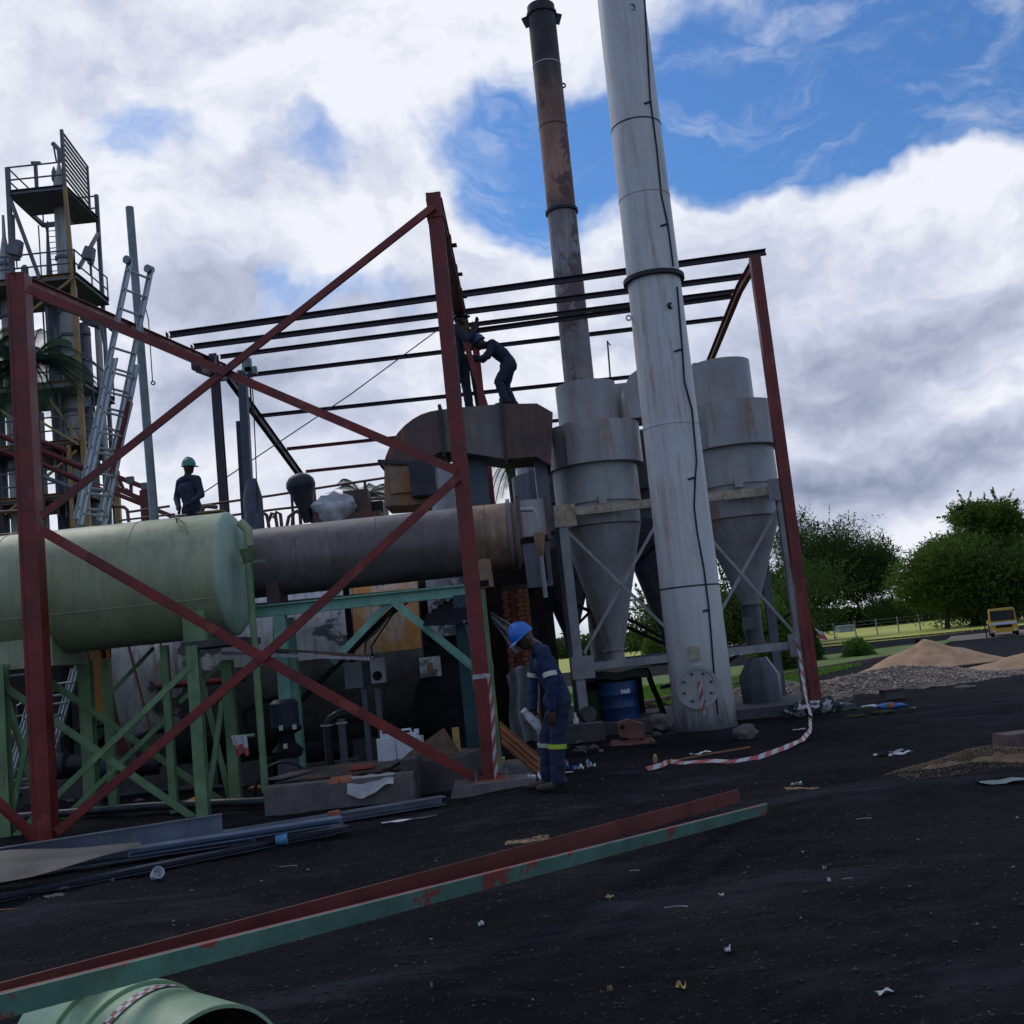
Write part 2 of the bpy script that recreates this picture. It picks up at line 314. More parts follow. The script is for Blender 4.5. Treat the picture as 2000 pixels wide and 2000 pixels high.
    def sheet(s, P, nu, nv, th=0.0):      # P(u,v)->point ; both sides if th
        vs = [P(i / nu, j / nv) for j in range(nv + 1) for i in range(nu + 1)]
        w = nu + 1; fs = [(j * w + i, j * w + i + 1, (j + 1) * w + i + 1, (j + 1) * w + i) for j in range(nv) for i in range(nu)]
        return s.add(vs, fs)
    def blob(s, c, r, n=2, jit=.2, seed=0, sq=(1, 1, 1)):
        bm = bmesh.new(); bmesh.ops.create_icosphere(bm, subdivisions=n, radius=1); c = Vector(c)
        vs = []
        for v in bm.verts:
            k = 1 + jit * noise.noise(v.co * 1.7 + Vector((seed * 3.1, seed, 0))) * 2; vs.append(c + Vector((v.co.x * sq[0], v.co.y * sq[1], v.co.z * sq[2])) * r * k)
        fs = [tuple(v.index for v in f.verts) for f in bm.faces]; bm.free(); return s.add(vs, fs)
    def obj(s, name, mats, parent=None, root=None, label=None, cat=None, group=None, kind=None, flat=False, loc=None):
        if loc is None:
            if root is not None: loc = ROOTLOC[root.name]
            else: loc = Vector((sum(v[0] for v in s.v) / len(s.v), sum(v[1] for v in s.v) / len(s.v), min(v[2] for v in s.v)))
        me = bpy.data.meshes.new(name); me.from_pydata([(v[0] - loc[0], v[1] - loc[1], v[2] - loc[2]) for v in s.v], [], s.f)
        if not isinstance(mats, (list, tuple)): mats = [mats]
        for m in mats: me.materials.append(m)
        if len(mats) > 1: me.polygons.foreach_set('material_index', s.mi)
        if not flat:
            me.polygons.foreach_set('use_smooth', [True] * len(me.polygons))
            try: me.set_sharp_from_angle(angle=R(38))
            except Exception: pass
        me.validate()
        o = bpy.data.objects.new(name, me); C.objects.link(o)
        if parent is not None: o.parent = parent
        else: o.location = loc; ROOTLOC[o.name] = Vector(loc)
        props(o, label, cat, group, kind); return o
def props(o, label=None, cat=None, group=None, kind=None):
    if label: o['label'] = label
    if cat: o['category'] = cat
    if group: o['group'] = group
    if kind: o['kind'] = kind
class Thing:
    def __init__(s, name, label, cat, loc, group=None):
        s.o = bpy.data.objects.new(name, None); C.objects.link(s.o); s.o.location = loc; s.o.empty_display_size = .2
        ROOTLOC[s.o.name] = Vector(loc); props(s.o, label, cat, group)
    def part(s, name, mb, mats, parent=None, label=None, kind=None, flat=False):
        return mb.obj(name, mats, parent or s.o, s.o, label=label, kind=kind, flat=flat)
    def piece(s, name, mesh, loc, rot=None, parent=None):
        o = bpy.data.objects.new(name, mesh); C.objects.link(o); o.parent = parent or s.o; o.location = Vector(loc) - ROOTLOC[s.o.name]
        if rot is not None: o.rotation_euler = rot
        return o
def boxmesh(name, size, m, bev=0.0):
    bm = bmesh.new(); bmesh.ops.create_cube(bm, size=1, matrix=Matrix.Diagonal((size[0], size[1], size[2], 1)))
    if bev: bmesh.ops.bevel(bm, geom=bm.edges[:], offset=bev, segments=1, affect='EDGES')
    me = bpy.data.meshes.new(name); bm.to_mesh(me); bm.free(); me.materials.append(m); return me
def copy_tree(o, parent=None):
    c = o.copy(); C.objects.link(c)
    if parent is not None: c.parent = parent
    for ch in list(o.children): copy_tree(ch, c)
    return c
def rail(p0, p1, t=0): return Vector(p0).lerp(Vector(p1), t)

# ------------------------------------------------------------------ ground
def sstep(a, b, x): t = np.clip((x - a) / (b - a), 0, 1); return t * t * (3 - 2 * t)
def gh(y): return float(-0.85 * sstep(np.float64(19), np.float64(60), np.float64(y)))
def gfar(px, py):                       # photo point on the falling ground beyond the plant
    a, b = ray(px, py); lo, hi = 3.0, 400.0
    for _ in range(50):
        mid = (lo + hi) / 2
        if H + b * mid > gh(mid): lo = mid
        else: hi = mid
    y = (lo + hi) / 2; return Vector((a * y, y, gh(y)))
def axis_grid(lo, hi, st, far, g=1.13):
    a = list(np.arange(lo, hi + st / 2, st)); s = st; x = hi
    while x < far: s *= g; x += s; a.append(x)
    s = st; x = lo; b = []
    while x > -far: s *= g; x -= s; b.append(x)
    return np.array(b[::-1] + a)
def vnoise(X, Y, seed):
    xi = np.floor(X).astype(np.int64); yi = np.floor(Y).astype(np.int64); xf = X - xi; yf = Y - yi
    def hsh(a, b):
        n = (a * 374761393 + b * 668265263 + seed * 974634777) & 0x7fffffff; n = ((n ^ (n >> 13)) * 1274126177) & 0x7fffffff
        return ((n ^ (n >> 16)) & 0xffff) / 65535.0
    u = xf * xf * (3 - 2 * xf); v = yf * yf * (3 - 2 * yf)
    return (hsh(xi, yi) * (1 - u) + hsh(xi + 1, yi) * u) * (1 - v) + (hsh(xi, yi + 1) * (1 - u) + hsh(xi + 1, yi + 1) * u) * v
def fbm(X, Y, sc, oc, seed):
    r = 0; a = 1; tot = 0
    for o in range(oc): r = r + a * (vnoise(X * sc + 31 * o, Y * sc + 17 * o, seed + o) - .5); tot += a; a *= .55; sc *= 2.03
    return r / tot
def grid_obj(name, xs, ys, zf, m, **kw):
    X, Y = np.meshgrid(xs, ys); Z = zf(X, Y); nx = len(xs); ny = len(ys)
    co = np.stack([X, Y, Z], -1).reshape(-1, 3).astype(np.float32)
    i = np.arange(nx - 1); j = np.arange(ny - 1); I, J = np.meshgrid(i, j); a = (J * nx + I).ravel()
    fc = np.stack([a, a + 1, a + nx + 1, a + nx], -1).astype(np.int32)
    me = bpy.data.meshes.new(name); me.vertices.add(len(co)); me.vertices.foreach_set('co', co.ravel())
    me.loops.add(fc.size); me.loops.foreach_set('vertex_index', fc.ravel()); me.polygons.add(len(fc))
    me.polygons.foreach_set('loop_start', np.arange(0, fc.size, 4, dtype=np.int32)); me.polygons.foreach_set('loop_total', np.full(len(fc), 4, dtype=np.int32))
    me.update(); me.polygons.foreach_set('use_smooth', np.ones(len(fc), dtype=bool)); me.materials.append(m)
    o = bpy.data.objects.new(name, me); C.objects.link(o); props(o, **kw); return o
def ground_mat():
    m = bpy.data.materials.new('black_coal_ash_ground'); m.use_nodes = True; t = NT(m.node_tree); b = [n for n in t.n if n.type == 'BSDF_PRINCIPLED'][0]
    co = t.node('ShaderNodeTexCoord').outputs['Object']
    big = t.noise(co, .45, 6, .6); mid = t.noise(co, 6, 7, .68); fine = t.noise(co, 55, 6, .7); grit = t.noise(co, 170, 2, .5)
    c = t.mix(t.ramp(big, .35, .7), (.0042, .0050, .0075, 1), (.0105, .0115, .0145, 1))
    c = t.mix(t.m('MULTIPLY', t.ramp(mid, .45, .72), .75), c, (.0155, .015, .0165, 1))
    c = t.mix(t.m('MULTIPLY', t.ramp(fine, .5, .8), .7), c, (.026, .025, .026, 1))
    c = t.mix(t.m('MULTIPLY', t.ramp(t.noise(co, .9, 8, .7), .60, .78), .5), c, (.040, .033, .027, 1))
    dust = t.noise(t.v('MULTIPLY', co, (.5, 1.6, 1)), .8, 8, .68, .6); c = t.mix(t.m('MULTIPLY', t.ramp(dust, .50, .70), .8), c, (.036, .038, .045, 1))
    c = t.mix(t.ramp(grit, .73, .76), c, (.07, .065, .06, 1))
    sx = t.node('ShaderNodeSeparateXYZ'); t.l.new(co, sx.inputs[0])
    far = t.m('ADD', sx.outputs[1], t.m('MULTIPLY', t.m('SUBTRACT', big, .5), 22))
    farc = t.mix(t.ramp(mid, .3, .7), (.10, .15, .035, 1), (.17, .19, .05, 1)); c = t.mix(t.ramp(far, 96, 99), c, farc)
    t.l.new(c, b.inputs['Base Color']); b.inputs['Roughness'].default_value = 1.0; b.inputs['Specular IOR Level'].default_value = .08
    bn = t.node('ShaderNodeBump'); bn.inputs['Strength'].default_value = .8; bn.inputs['Distance'].default_value = .02
    t.l.new(t.m('ADD', t.m('MULTIPLY', mid, 1.6), t.m('ADD', fine, t.m('MULTIPLY', grit, .3))), bn.inputs['Height']); t.l.new(bn.outputs[0], b.inputs['Normal']); return m
GM = ground_mat()
def gz(X, Y):
    z = -0.85 * sstep(19, 60, Y)
    k = np.exp(-np.maximum(np.hypot(X, Y - 8) - 9, 0) / 8.0)
    z = z + k * (fbm(X, Y, .55, 3, 3) * .14 + fbm(X, Y, 3, 4, 9) * .045 + fbm(X, Y, 16, 3, 21) * .012)
    z = z + .12 * np.exp(-((X - 3.4) ** 2 / 1.6 + (Y - 9.2) ** 2 / .5)) * 1.0 - .10 * np.exp(-((X - 2.9) ** 2 / .5 + (Y - 10.1) ** 2 / .3))
    return z
grid_obj('ground', axis_grid(-7, 9, .045, 2500), axis_grid(1.5, 15, .045, 2500), gz, GM, kind='structure')
def gz1(x, y): return float(gz(np.array([float(x)]), np.array([float(y)]))[0])

def lumps(name, n, region, size, m, seed, label=None, zf=gz, pw=1.0):
    r = np.random.RandomState(seed); base = np.array([[1, 0, 0], [-1, 0, 0], [0, 1, 0], [0, -1, 0], [0, 0, 1], [0, 0, -1]], float)
    tri = np.array([[0, 2, 4], [2, 1, 4], [1, 3, 4], [3, 0, 4], [2, 0, 5], [1, 2, 5], [3, 1, 5], [0, 3, 5]])
    x0, x1, y0, y1 = region; X = r.uniform(x0, x1, n); Y = y0 + (y1 - y0) * r.uniform(0, 1, n) ** pw; S = size[0] + (size[1] - size[0]) * r.uniform(0, 1, n) ** 3
    V = base[None] * (S[:, None, None] * r.uniform(.6, 1.3, (n, 6, 1))); V[:, :, 2] *= .65
    g = r.uniform(0, 6.28, n); c = np.cos(g)[:, None]; s = np.sin(g)[:, None]; vx = V[:, :, 0] * c - V[:, :, 1] * s; vy = V[:, :, 0] * s + V[:, :, 1] * c
    V = np.stack([vx + X[:, None], vy + Y[:, None], V[:, :, 2] + (zf(X, Y) + S * .15)[:, None]], -1)
    co = V.reshape(-1, 3).astype(np.float32); fc = (tri[None] + (np.arange(n) * 6)[:, None, None]).reshape(-1, 3).astype(np.int32)
    me = bpy.data.meshes.new(name); me.vertices.add(len(co)); me.vertices.foreach_set('co', co.ravel()); me.loops.add(fc.size); me.loops.foreach_set('vertex_index', fc.ravel())
    me.polygons.add(len(fc)); me.polygons.foreach_set('loop_start', np.arange(0, fc.size, 3, dtype=np.int32)); me.polygons.foreach_set('loop_total', np.full(len(fc), 3, dtype=np.int32))
    me.update(); me.materials.append(m); o = bpy.data.objects.new(name, me); C.objects.link(o); props(o, label=label, kind='stuff'); return o
def varmat(name, cols, rough=.9):
    m = bpy.data.materials.new(name); m.use_nodes = True; t = NT(m.node_tree); b = [n for n in t.n if n.type == 'BSDF_PRINCIPLED'][0]
    n = t.node('ShaderNodeValToRGB'); t.l.new(t.node('ShaderNodeNewGeometry').outputs['Random Per Island'], n.inputs[0]); cr = n.color_ramp; cr.interpolation = 'CONSTANT'
    cr.elements[0].color = c4(cols[0]); cr.elements[1].color = c4(cols[-1]); cr.elements[1].position = (len(cols) - 1) / len(cols)
    for i in range(1, len(cols) - 1): e = cr.elements.new(i / len(cols)); e.color = c4(cols[i])
    t.l.new(n.outputs[0], b.inputs['Base Color']); b.inputs['Roughness'].default_value = rough; return m
COAL = varmat('coal_lumps', [(.010, .010, .012), (.016, .0155, .018), (.022, .021, .022), (.03, .028, .028), (.017, .016, .017), (.05, .046, .042), (.014, .0135, .016)])
GRIT = varmat('pale_grit', [(.12, .11, .10), (.22, .20, .18), (.35, .33, .31), (.16, .12, .08), (.28, .22, .14)])
STONE = varmat('crushed_stone', [(.22, .18, .15), (.30, .25, .21), (.25, .17, .12), (.11, .095, .095), (.42, .37, .33), (.24, .21, .20), (.30, .21, .14)])
lumps('coal_gravel', 42000, (-5.5, 6, 3.0, 11), (.0025, .013), COAL, 1, 'small black lumps of coal and clinker scattered over the dark ground', pw=1.3)
lumps('coal_lumps', 3000, (-5.5, 6, 3.0, 12), (.006, .019), COAL, 6, 'larger black clinker lumps lying among the coal ash', pw=1.4)
lumps('pale_grit', 420, (-5.5, 7, 3.0, 13), (.004, .014), GRIT, 2, 'pale chips and specks of grit sprinkled over the black ground', pw=1.1)

# ------------------------------------------------------------------ lawns, kerbs, sand, gravel (right background)
FIELD = mat('field_painted_sunlit', (.46, .46, .09), .9, 0, .22, .25, bump=.2, bscale=14)  # sunshine on the field is put into this bright colour
LAWN = mat('green_lawn', (.10, .155, .02), .9, 0, .3, .8, bump=.4, bscale=20)
PATHM = mat('dusty_road', (.17, .135, .11), .95, 0, .25, .6, bump=.3)
def flat_poly(name, pts, m, lift, label=None, n=14, kind='structure'):
    mb = MB(); a, b, c, d = [Vector((p[0], p[1], 0)) for p in pts]
    def P(u, v): p = a.lerp(b, u).lerp(d.lerp(c, u), v); return Vector((p.x, p.y, gz1(p.x, p.y) + lift))
    mb.sheet(P, n, n); return mb.obj(name, m, kind=kind, label=label)
f1 = gfar(1575, 1262); f2 = gfar(2100, 1212)
flat_poly('field', [(f1.x - 30, f1.y - 2), (f2.x + 12, f2.y - 4), (f2.x + 60, f2.y + 60), (f1.x - 40, f1.y + 60)], FIELD, .012)
l1 = gfar(1500, 1315); l2 = gfar(1745, 1285); l3 = gfar(1870, 1248)
flat_poly('lawn', [(2.0, 22.0), (l2.x, l2.y), (l3.x, l3.y), (-6, 52)], LAWN, .02)
r1 = gfar(1790, 1262); r2 = gfar(2150, 1230)
flat_poly('road', [(l3.x - 2, l3.y - 3), (r2.x + 10, r2.y - 2.5), (r2.x + 16, r2.y + 8), (l3.x + 2, l3.y + 6)], PATHM, .016)
def kerb(p, q_, hh=.16, w=.12, **kw):
    n = max(2, int((Vector(q_) - Vector(p)).length / .6)); t = Thing('brick_kerb', loc=(p[0], p[1], gh(p[1])), **kw)
    d = (Vector(q_) - Vector(p)); L = d.length / n; me = boxmesh('kerb_block', (L * .96, w, hh), KB, .012); ang = math.atan2(d.y, d.x)
    for i in range(n):
        c = Vector(p).lerp(Vector(q_), (i + .5) / n); t.piece('kerb_block', me, (c.x, c.y, gh(c.y) + hh / 2 - .02), (0, 0, ang + random.uniform(-.01, .01)))
KB = mat('dark_red_kerb', (.11, .055, .045), .9, 0, .35, 4, bump=.4)
kerb((2.0, 21.8, 0), (l2.x, l2.y - .1, 0), label='low red brown kerb along the near edge of the small lawn', cat='kerb')
kerb((f1.x - 3, f1.y - 2.3, 0), (f2.x, f2.y - 4.3, 0), label='low dark kerb along the near edge of the bright field', cat='kerb')
def mound(name, cx, cy, sx, sy, h, m, label, seed, rot=0, cat='pile', rough=.12, kind=None, sharp=1.0):
    mb = MB(); n = 60; nr = 24; vs = []; ca, sa = math.cos(rot), math.sin(rot)
    for j in range(nr + 1):
        for i in range(n):
            r = j / nr; g = 2 * math.pi * i / n; k = 1 + .22 * noise.noise(Vector((math.cos(g) * 1.3, math.sin(g) * 1.3, seed)))
            x = math.cos(g) * r * sx * k; y = math.sin(g) * r * sy * k; X = cx + x * ca - y * sa; Y = cy + x * sa + y * ca
            z = h * max(0, (1 - r) ** sharp) * (1 + .25 * noise.noise(Vector((X * 1.2, Y * 1.2, seed)))) + rough * h * (noise.noise(Vector((X * 3.5, Y * 3.5, seed + 5))) + .5 * noise.noise(Vector((X * 9, Y * 9, seed)))) * min(1, (1 - r) * 5)
            vs.append((X, Y, gh(Y) + z - .03 * (r > .97)))
    fs = [(j * n + i, j * n + (i + 1) % n, (j + 1) * n + (i + 1) % n, (j + 1) * n + i) for j in range(nr) for i in range(n)]
    mb.add(vs, fs); return mb.obj(name, m, label=label, cat=cat if not kind else None, kind=kind)
pk = gfar(1808, 1303)
mound('sand_pile', pk.x + .05, pk.y, 1.85, 1.5, .72, SAND, 'tall cone of pinkish building sand beside the grey gravel', 4, sharp=1.15, rough=.05)
s2 = gfar(1990, 1302); mound('sand_pile', s2.x + .5, s2.y, 2.2, .9, .28, SAND, 'low spread of pinkish sand running off the right edge', 8, rough=.08)
# gravel heap: a mound carrying thousands of stones
gp = gfar(1752, 1338)
def gravz(X, Y):
    dx = (X - gp.x) / 2.9; dy = (Y - gp.y) / 1.15; r = np.sqrt(dx * dx + dy * dy); dx2 = (X - gp.x + 2.3) / 1.6; dy2 = (Y - gp.y - .9) / 1.0; r2 = np.sqrt(dx2 * dx2 + dy2 * dy2)
    return np.maximum(np.maximum(.36 * (1 - r), .34 * (1 - r2)), -.05) + fbm(X, Y, 1.1, 4, 44) * .26 + np.vectorize(gh)(Y)
grid_obj('gravel_heap', np.arange(gp.x - 4.6, gp.x + 3.4, .1), np.arange(gp.y - 1.6, gp.y + 2.2, .1), gravz, CONC, kind='stuff', label='bed of the grey gravel heap beside the right red column')
lumps('crushed_stone', 26000, (gp.x - 4.3, gp.x + 3.1, gp.y - 1.35, gp.y + 2.0), (.016, .045), STONE, 12, 'heap of grey brown crushed stone in front of the sand pile', zf=gravz)

# rubble patch and brick lump at right edge
RUBM = mat('sandy_rubble', (.16, .105, .065), .95, 0, .35, 5, bump=1.0, bscale=25)
mound('rubble_patch', *gnd(1950, 1510)[:2], 1.0, .62, .16, RUBM, 'tan mound of sandy rubble by the right edge', 13, rough=.5)
YSAND = varmat('yellow_sand_grains', [(.40, .27, .14), (.30, .20, .11), (.48, .34, .18), (.16, .11, .07)])
for (px, py, w, d, n_, lab_) in ((1590, 1528, .26, .10, 1500, 'thin streak of yellow sand spilt on the black ground'), (1030, 1643, .17, .06, 900, 'small yellow sand spill behind the red beam')):
    p = gnd(px, py); r_ = np.random.RandomState(px); o_ = lumps('spilt_sand', n_, (p.x - w, p.x + w, p.y - d, p.y + d), (.003, .010), YSAND, px, lab_)
RUBG = varmat('sandy_rubble_grains', [(.20, .13, .08), (.14, .09, .055), (.26, .18, .11), (.09, .065, .045)])
p = gnd(1950, 1510); lumps('rubble_grit', 9000, (p.x - .95, p.x + .9, p.y - .55, p.y + .55), (.003, .009), RUBG, 77, 'brown grit scattered over the rubble mound', zf=lambda X, Y: gz(X, Y) + .14 * np.maximum(0, 1 - np.hypot((X - p.x) / 1.0, (Y - p.y) / .6)))
p = gnd(2000, 1455); mb = MB(); mb.box((p.x, p.y, .06), (.5, .3, .14), Matrix.Rotation(.1, 3, 'Z'), .93)
mb.obj('concrete_block', mat('brown_concrete', (.12, .08, .075), .9, 0, .3, 6, bump=.6), label='brown concrete block cut by the right edge of the frame', cat='block')

# ------------------------------------------------------------------ foreground beams and pipe
def foreground():
    # red channel on edge, behind; teal angle in front. they rest on the green pipe (left) and on the ground (right)
    a = at(1444, 1554, 8.75); b = at(-60, 1968, 3.6)
    t = Thing('steel_channel', 'long dark red steel channel lying behind the teal one in the foreground', 'steel beam', a)
    h = .10; mb = MB(); d = (b - a).normalized()
    up = Vector((0, .10, 1)).normalized()
    mb.prism([(-.004, -h / 2), (.004, -h / 2), (.004, h / 2), (-.004, h / 2)], a, b, up); t.part('web', mb, REDD)
    mb = MB(); mb.prism([(.0055, -h / 2), (.05, -h / 2), (.05, -h / 2 + .008), (.0055, -h / 2 + .008)], a, b, up); t.part('lower_flange', mb, REDD)
    mb = MB(); mb.prism([(.0055, h / 2 - .008), (.014, h / 2 - .008), (.014, h / 2), (.0055, h / 2)], a, b, up); t.part('upper_flange', mb, REDD)
    a = at(1497, 1580, 8.25); b = at(-60, 1982, 3.3)
    t = Thing('steel_channel', 'long chipped teal and red steel channel nearest the camera', 'steel beam', a)
    up = Vector((0, -.45, 1)).normalized(); h = .078
    mb = MB(); mb.prism([(-.004, -h / 2), (.004, -h / 2), (.004, h / 2), (-.004, h / 2)], a, b, up); t.part('web', mb, TEAL)
    mb = MB(); mb.prism([(.0055, h / 2 - .009), (.016, h / 2 - .009), (.016, h / 2), (.0055, h / 2)], a, b, up); t.part('flange', mb, mat('faded_red_edge', (.22, .06, .05), .5, 0, .2, 4, rust=.1))
    mb = MB()
    for (x, y) in ((1422, 1597), (1434, 1594)):
        c = at(x, y, 8.0); mb.cyl(c + Vector((.0, .03, 0)), c + Vector((0, -.012, 0)), .012, 12)
    t.part('bolt_hole', mb, BLACK)
    # green pipe
    rr = .275; c0 = Vector((ray(404, 1890)[0] * 3.58, 3.58, .190)); ax = Vector((-.72, .68, 0)).normalized(); L = .95
    t = Thing('steel_pipe', 'short wide green steel pipe lying under the beams in the near left corner', 'pipe', (c0.x, c0.y, 0))
    PG = mat('pale_green_pipe_paint', (.26, .40, .24), .45, 0, .2, 3, rust=.1, bump=.15)
    mb = MB(); mb.lathe(c0, [(0, rr - .012), (0, rr), (L, rr), (L, rr - .012), (0, rr - .012)], ax, 72); t.part('pipe_wall', mb, [PG])
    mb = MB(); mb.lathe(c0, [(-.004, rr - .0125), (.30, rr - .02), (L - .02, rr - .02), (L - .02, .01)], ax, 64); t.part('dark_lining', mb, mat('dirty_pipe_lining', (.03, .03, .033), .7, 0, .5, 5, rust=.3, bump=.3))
    for s_ in (.47, .66):
        mb = MB(); mb.lathe(c0, [(s_, rr + .001), (s_, rr + .013), (s_ + .03, rr + .013), (s_ + .03, rr + .001)], ax, 64); t.part('ring', mb, PG)
    mb = MB(); n = 40; u = Vector((0, 0, 1)); sd = ax.cross(u)
    for i in range(n):
        g0 = -1.6 + 3.2 * i / n; g1 = -1.6 + 3.2 * (i + 1) / n; mb.cur = i % 2
        P_ = lambda g, o: c0 + ax * (.36 + o + .02 * math.sin(g * 3)) + (sd * math.sin(g) + u * math.cos(g)) * (rr + .006)
        mb.add([P_(g0, 0), P_(g1, .0), P_(g1, .022), P_(g0, .022)], [(0, 1, 2, 3)]); mb.cur = (i + 1) % 2
        mb.add([P_(g0, .022), P_(g1, .022), P_(g1, .045), P_(g0, .045)], [(0, 1, 2, 3)])
    mb.obj('barrier_tape', [mat('tape_maroon', (.16, .03, .04), .5, bump=0), TWHIT], label='chequered red and white tape wound round the green pipe', cat='tape')
foreground()

# ------------------------------------------------------------------ galvanised channels on the ground, left
def chan(px0, py0, px1, py1, w, h, name, label, m, z=0.0, kind='C', group=None, roll=0, z1=None):
    a = gnd(px0, py0, z); b = gnd(px1, py1, z if z1 is None else z1); a.z += h / 2; b.z += h / 2
    mb = MB(); mb.beam(a, b, w, h, kind, roll=roll, th=.008); return mb.obj(name, m, label=label, cat='steel channel', group=group)
chan(-60, 1706, 436, 1626, .07, .17, 'steel_channel', 'galvanised channel standing on edge in front of the left red column', GALV, .10)
chan(-60, 1722, 500, 1642, .20, .09, 'steel_channel', 'flat galvanised channel ending beside the blue cup, middle of the pile', GALV, .02)
chan(250, 1672, 668, 1607, .18, .06, 'steel_channel', 'short bluish channel lying across the other channels', mat('bluish_galvanised', (.16, .22, .34), .36, .55, .15, 2), .10)
chan(380, 1650, 868, 1570, .16, .08, 'steel_channel', 'farthest right reaching galvanised channel beside the concrete pit', GALV, .01)
chan(-60, 1772, 680, 1622, .10, .05, 'steel_channel', 'dark channel along the near edge of the pile', mat('dark_galvanised', (.07, .08, .11), .4, .5, .2, 2), .005)
mb = MB(); A = [gnd(-40, 1668, .27), gnd(-40, 1722, .22), gnd(275, 1645, .20), gnd(275, 1653, .18)]
mb.sheet(lambda u, v: A[0].lerp(A[2], u).lerp(A[1].lerp(A[3], u), v) + Vector((0, 0, .02 * math.sin(u * 7 + v * 2) * (1 - u) - .05 * v * v * (1 - u))), 24, 6)
mb.obj('sheet_metal', GALVD, label='bent rust edged sheet of metal lying over the channels at left', cat='metal sheet')

# ------------------------------------------------------------------ the red steel frame
YF = 11.9
BL = gnd(91, 1633); BM = gnd(962, 1542); BR = gnd(1596, 1392)
XL, XM, XR = -5.37, -.52, 4.38
def zat(px, py, y): return at(px, py, y).z
def onX(px, py, X): a, b = ray(px, py); y = X / a; return Vector((X, y, H + b * y))
def steel_frame():
    t = Thing('shed_frame', 'red oxide painted steel shed frame with columns, cross braces and open roof purlins', 'steel frame', (XM, YF, 0))
    def member(name, p0, p1, w, h, m=RED, kind='box', up=(0, 1, 0), **k):
        mb = MB(); mb.beam(p0, p1, w, h, kind, up=up, **k); return t.part(name, mb, m)
    def column(x, y, z0, z1, w, m=RED):
        mb = MB(); a = w / 2; g = .012      # double channel toe to toe with a visible seam
        mb.bb(x - a, x + a, y - a, y + a, z0, z1); mb.bb(x - a - .004, x - a + .03, y - a - .006, y - a, z0, z1); mb.bb(x + .01, x + a + .004, y - a - .006, y - a, z0, z1)
        return t.part('column', mb, m)
    ztl = zat(36, 538, YF); ztm = zat(849, 381, YF); ztr = zat(1474, 502, 17.0)
    column(XL, YF, -.05, ztl, .2); cm = column(XM, YF, .09, ztm, .165); column(XR, 17.0, .02, ztr, .16)
    # mid column cap, base plate with bolts
    mb = MB(); mb.bb(XM - .10, XM + .10, YF - .1, YF + .1, ztm - .30, ztm - .24); t.part('cap_plate', mb, RED)
    mb = MB(); mb.bb(XM - .20, XM + .20, YF - .17, YF + .17, .10, .118); t.part('base_plate', mb, mat('rusty_plate', (.28, .10, .06), .6, .1, .3, 9, rust=.3))
    for sx in (-.16, .16):
        for sy in (-.13, .13):
            mb = MB(); mb.cyl((XM + sx, YF + sy, -.02), (XM + sx, YF + sy, .22), .011, 8); mb.cyl((XM + sx, YF + sy, .118), (XM + sx, YF + sy, .14), .022, 6); t.part('anchor_bolt', mb, GALV)
    rg = lambda x, z0=7.54: Vector((x, 20.6, z0))
    # rafters
    e = 27.9
    member('rafter', (XL, YF - .1, ztl - .10), (XL, 20.6, 7.50), .10, .20, RED, 'I', up=(0, 0, 1))
    member('rafter', (XM, YF, ztm - .16), (XM, 20.6, 7.46), .19, .24, RED, 'I', up=(0, 0, 1))
    member('rafter', (XL, 20.6, 7.50), (XL, e, 6.42), .10, .22, DSTEEL, 'I', up=(0, 0, 1)); member('rafter', (XM, 20.6, 7.50), (XM, e, 6.42), .09, .2, DSTEEL, 'I', up=(0, 0, 1))
    p2 = onX(1444, 564, XR); p3 = onX(1387, 704, XR)
    member('rafter', (XR, 17.0, ztr - .08), p2, .09, .16, RED, 'I', up=(0, 0, 1)); member('rafter', p2, p3, .09, .16, RED, 'I', up=(0, 0, 1)); member('rafter', p3, (XR, e, 6.2), .09, .16, DSTEEL, 'I', up=(0, 0, 1))
    for x in (XL,):
        member('rafter_strut', (x, 20.6, 7.3), (x, 18.9, 7.05), .12, .12, DSTEEL)
    # ridge and rear columns
    def col2(px0, py0, px1, py1, y, w, m=DSTEEL, name='column'):
        a = at(px0, py0, y); b = at(px1, py1, y); x = (a.x + b.x) / 2; mb = MB(); mb.beam((x, y, 0), (x, y, a.z), w, w, 'I', up=(0, 1, 0)); return t.part(name, mb, m)
    col2(409, 693, 448, 1010, 19.7, .15); col2(604, 942, 618, 1020, 27.9, .17, RED)
    col2(921, 640, 966, 990, 20.6, .13, RED)
    # cross braces in the front bay
    yb = YF - .0
    def br(p, q_, w=.085, y=yb, m=RED):
        a = q(*p, y); b = q(*q_, y); mb = MB(); mb.beam(a, b, .05, w, 'L', up=(0, 0, 1)); return t.part('brace', mb, m)
    off = .12
    br((74, 998), (494, 1240), .105, yb - off); br((494, 1240), (912, 1476), .105, yb - off); br((104, 1572), (494, 1240), .10, yb - off - .01); br((494, 1240), (864, 900), .10, yb - off - .01)
    br((50, 543), (862, 888), .10, yb - off); br((76, 974), (440, 686), .095, yb - off - .012); br((440, 686), (818, 388), .095, yb - off - .012)
    br((-80, 1442), (66, 1580), .10, yb - off)
    c = q(385, 685, 19.5); mb = MB(); mb.box(c, (.45, .14, .22)); t.part('haunch_plate', mb, DSTEEL)
    # purlins
    PUR = [((331, 654), (1496, 492), .105), ((378, 677), (1464, 538), .10), ((430, 697), (1449, 567), .085), ((467, 735), (1428, 620), .085), ((511, 812), (1400, 712), .085), ((560, 877), (1400, 790), .08), ((597, 921), (1400, 845), .08)]
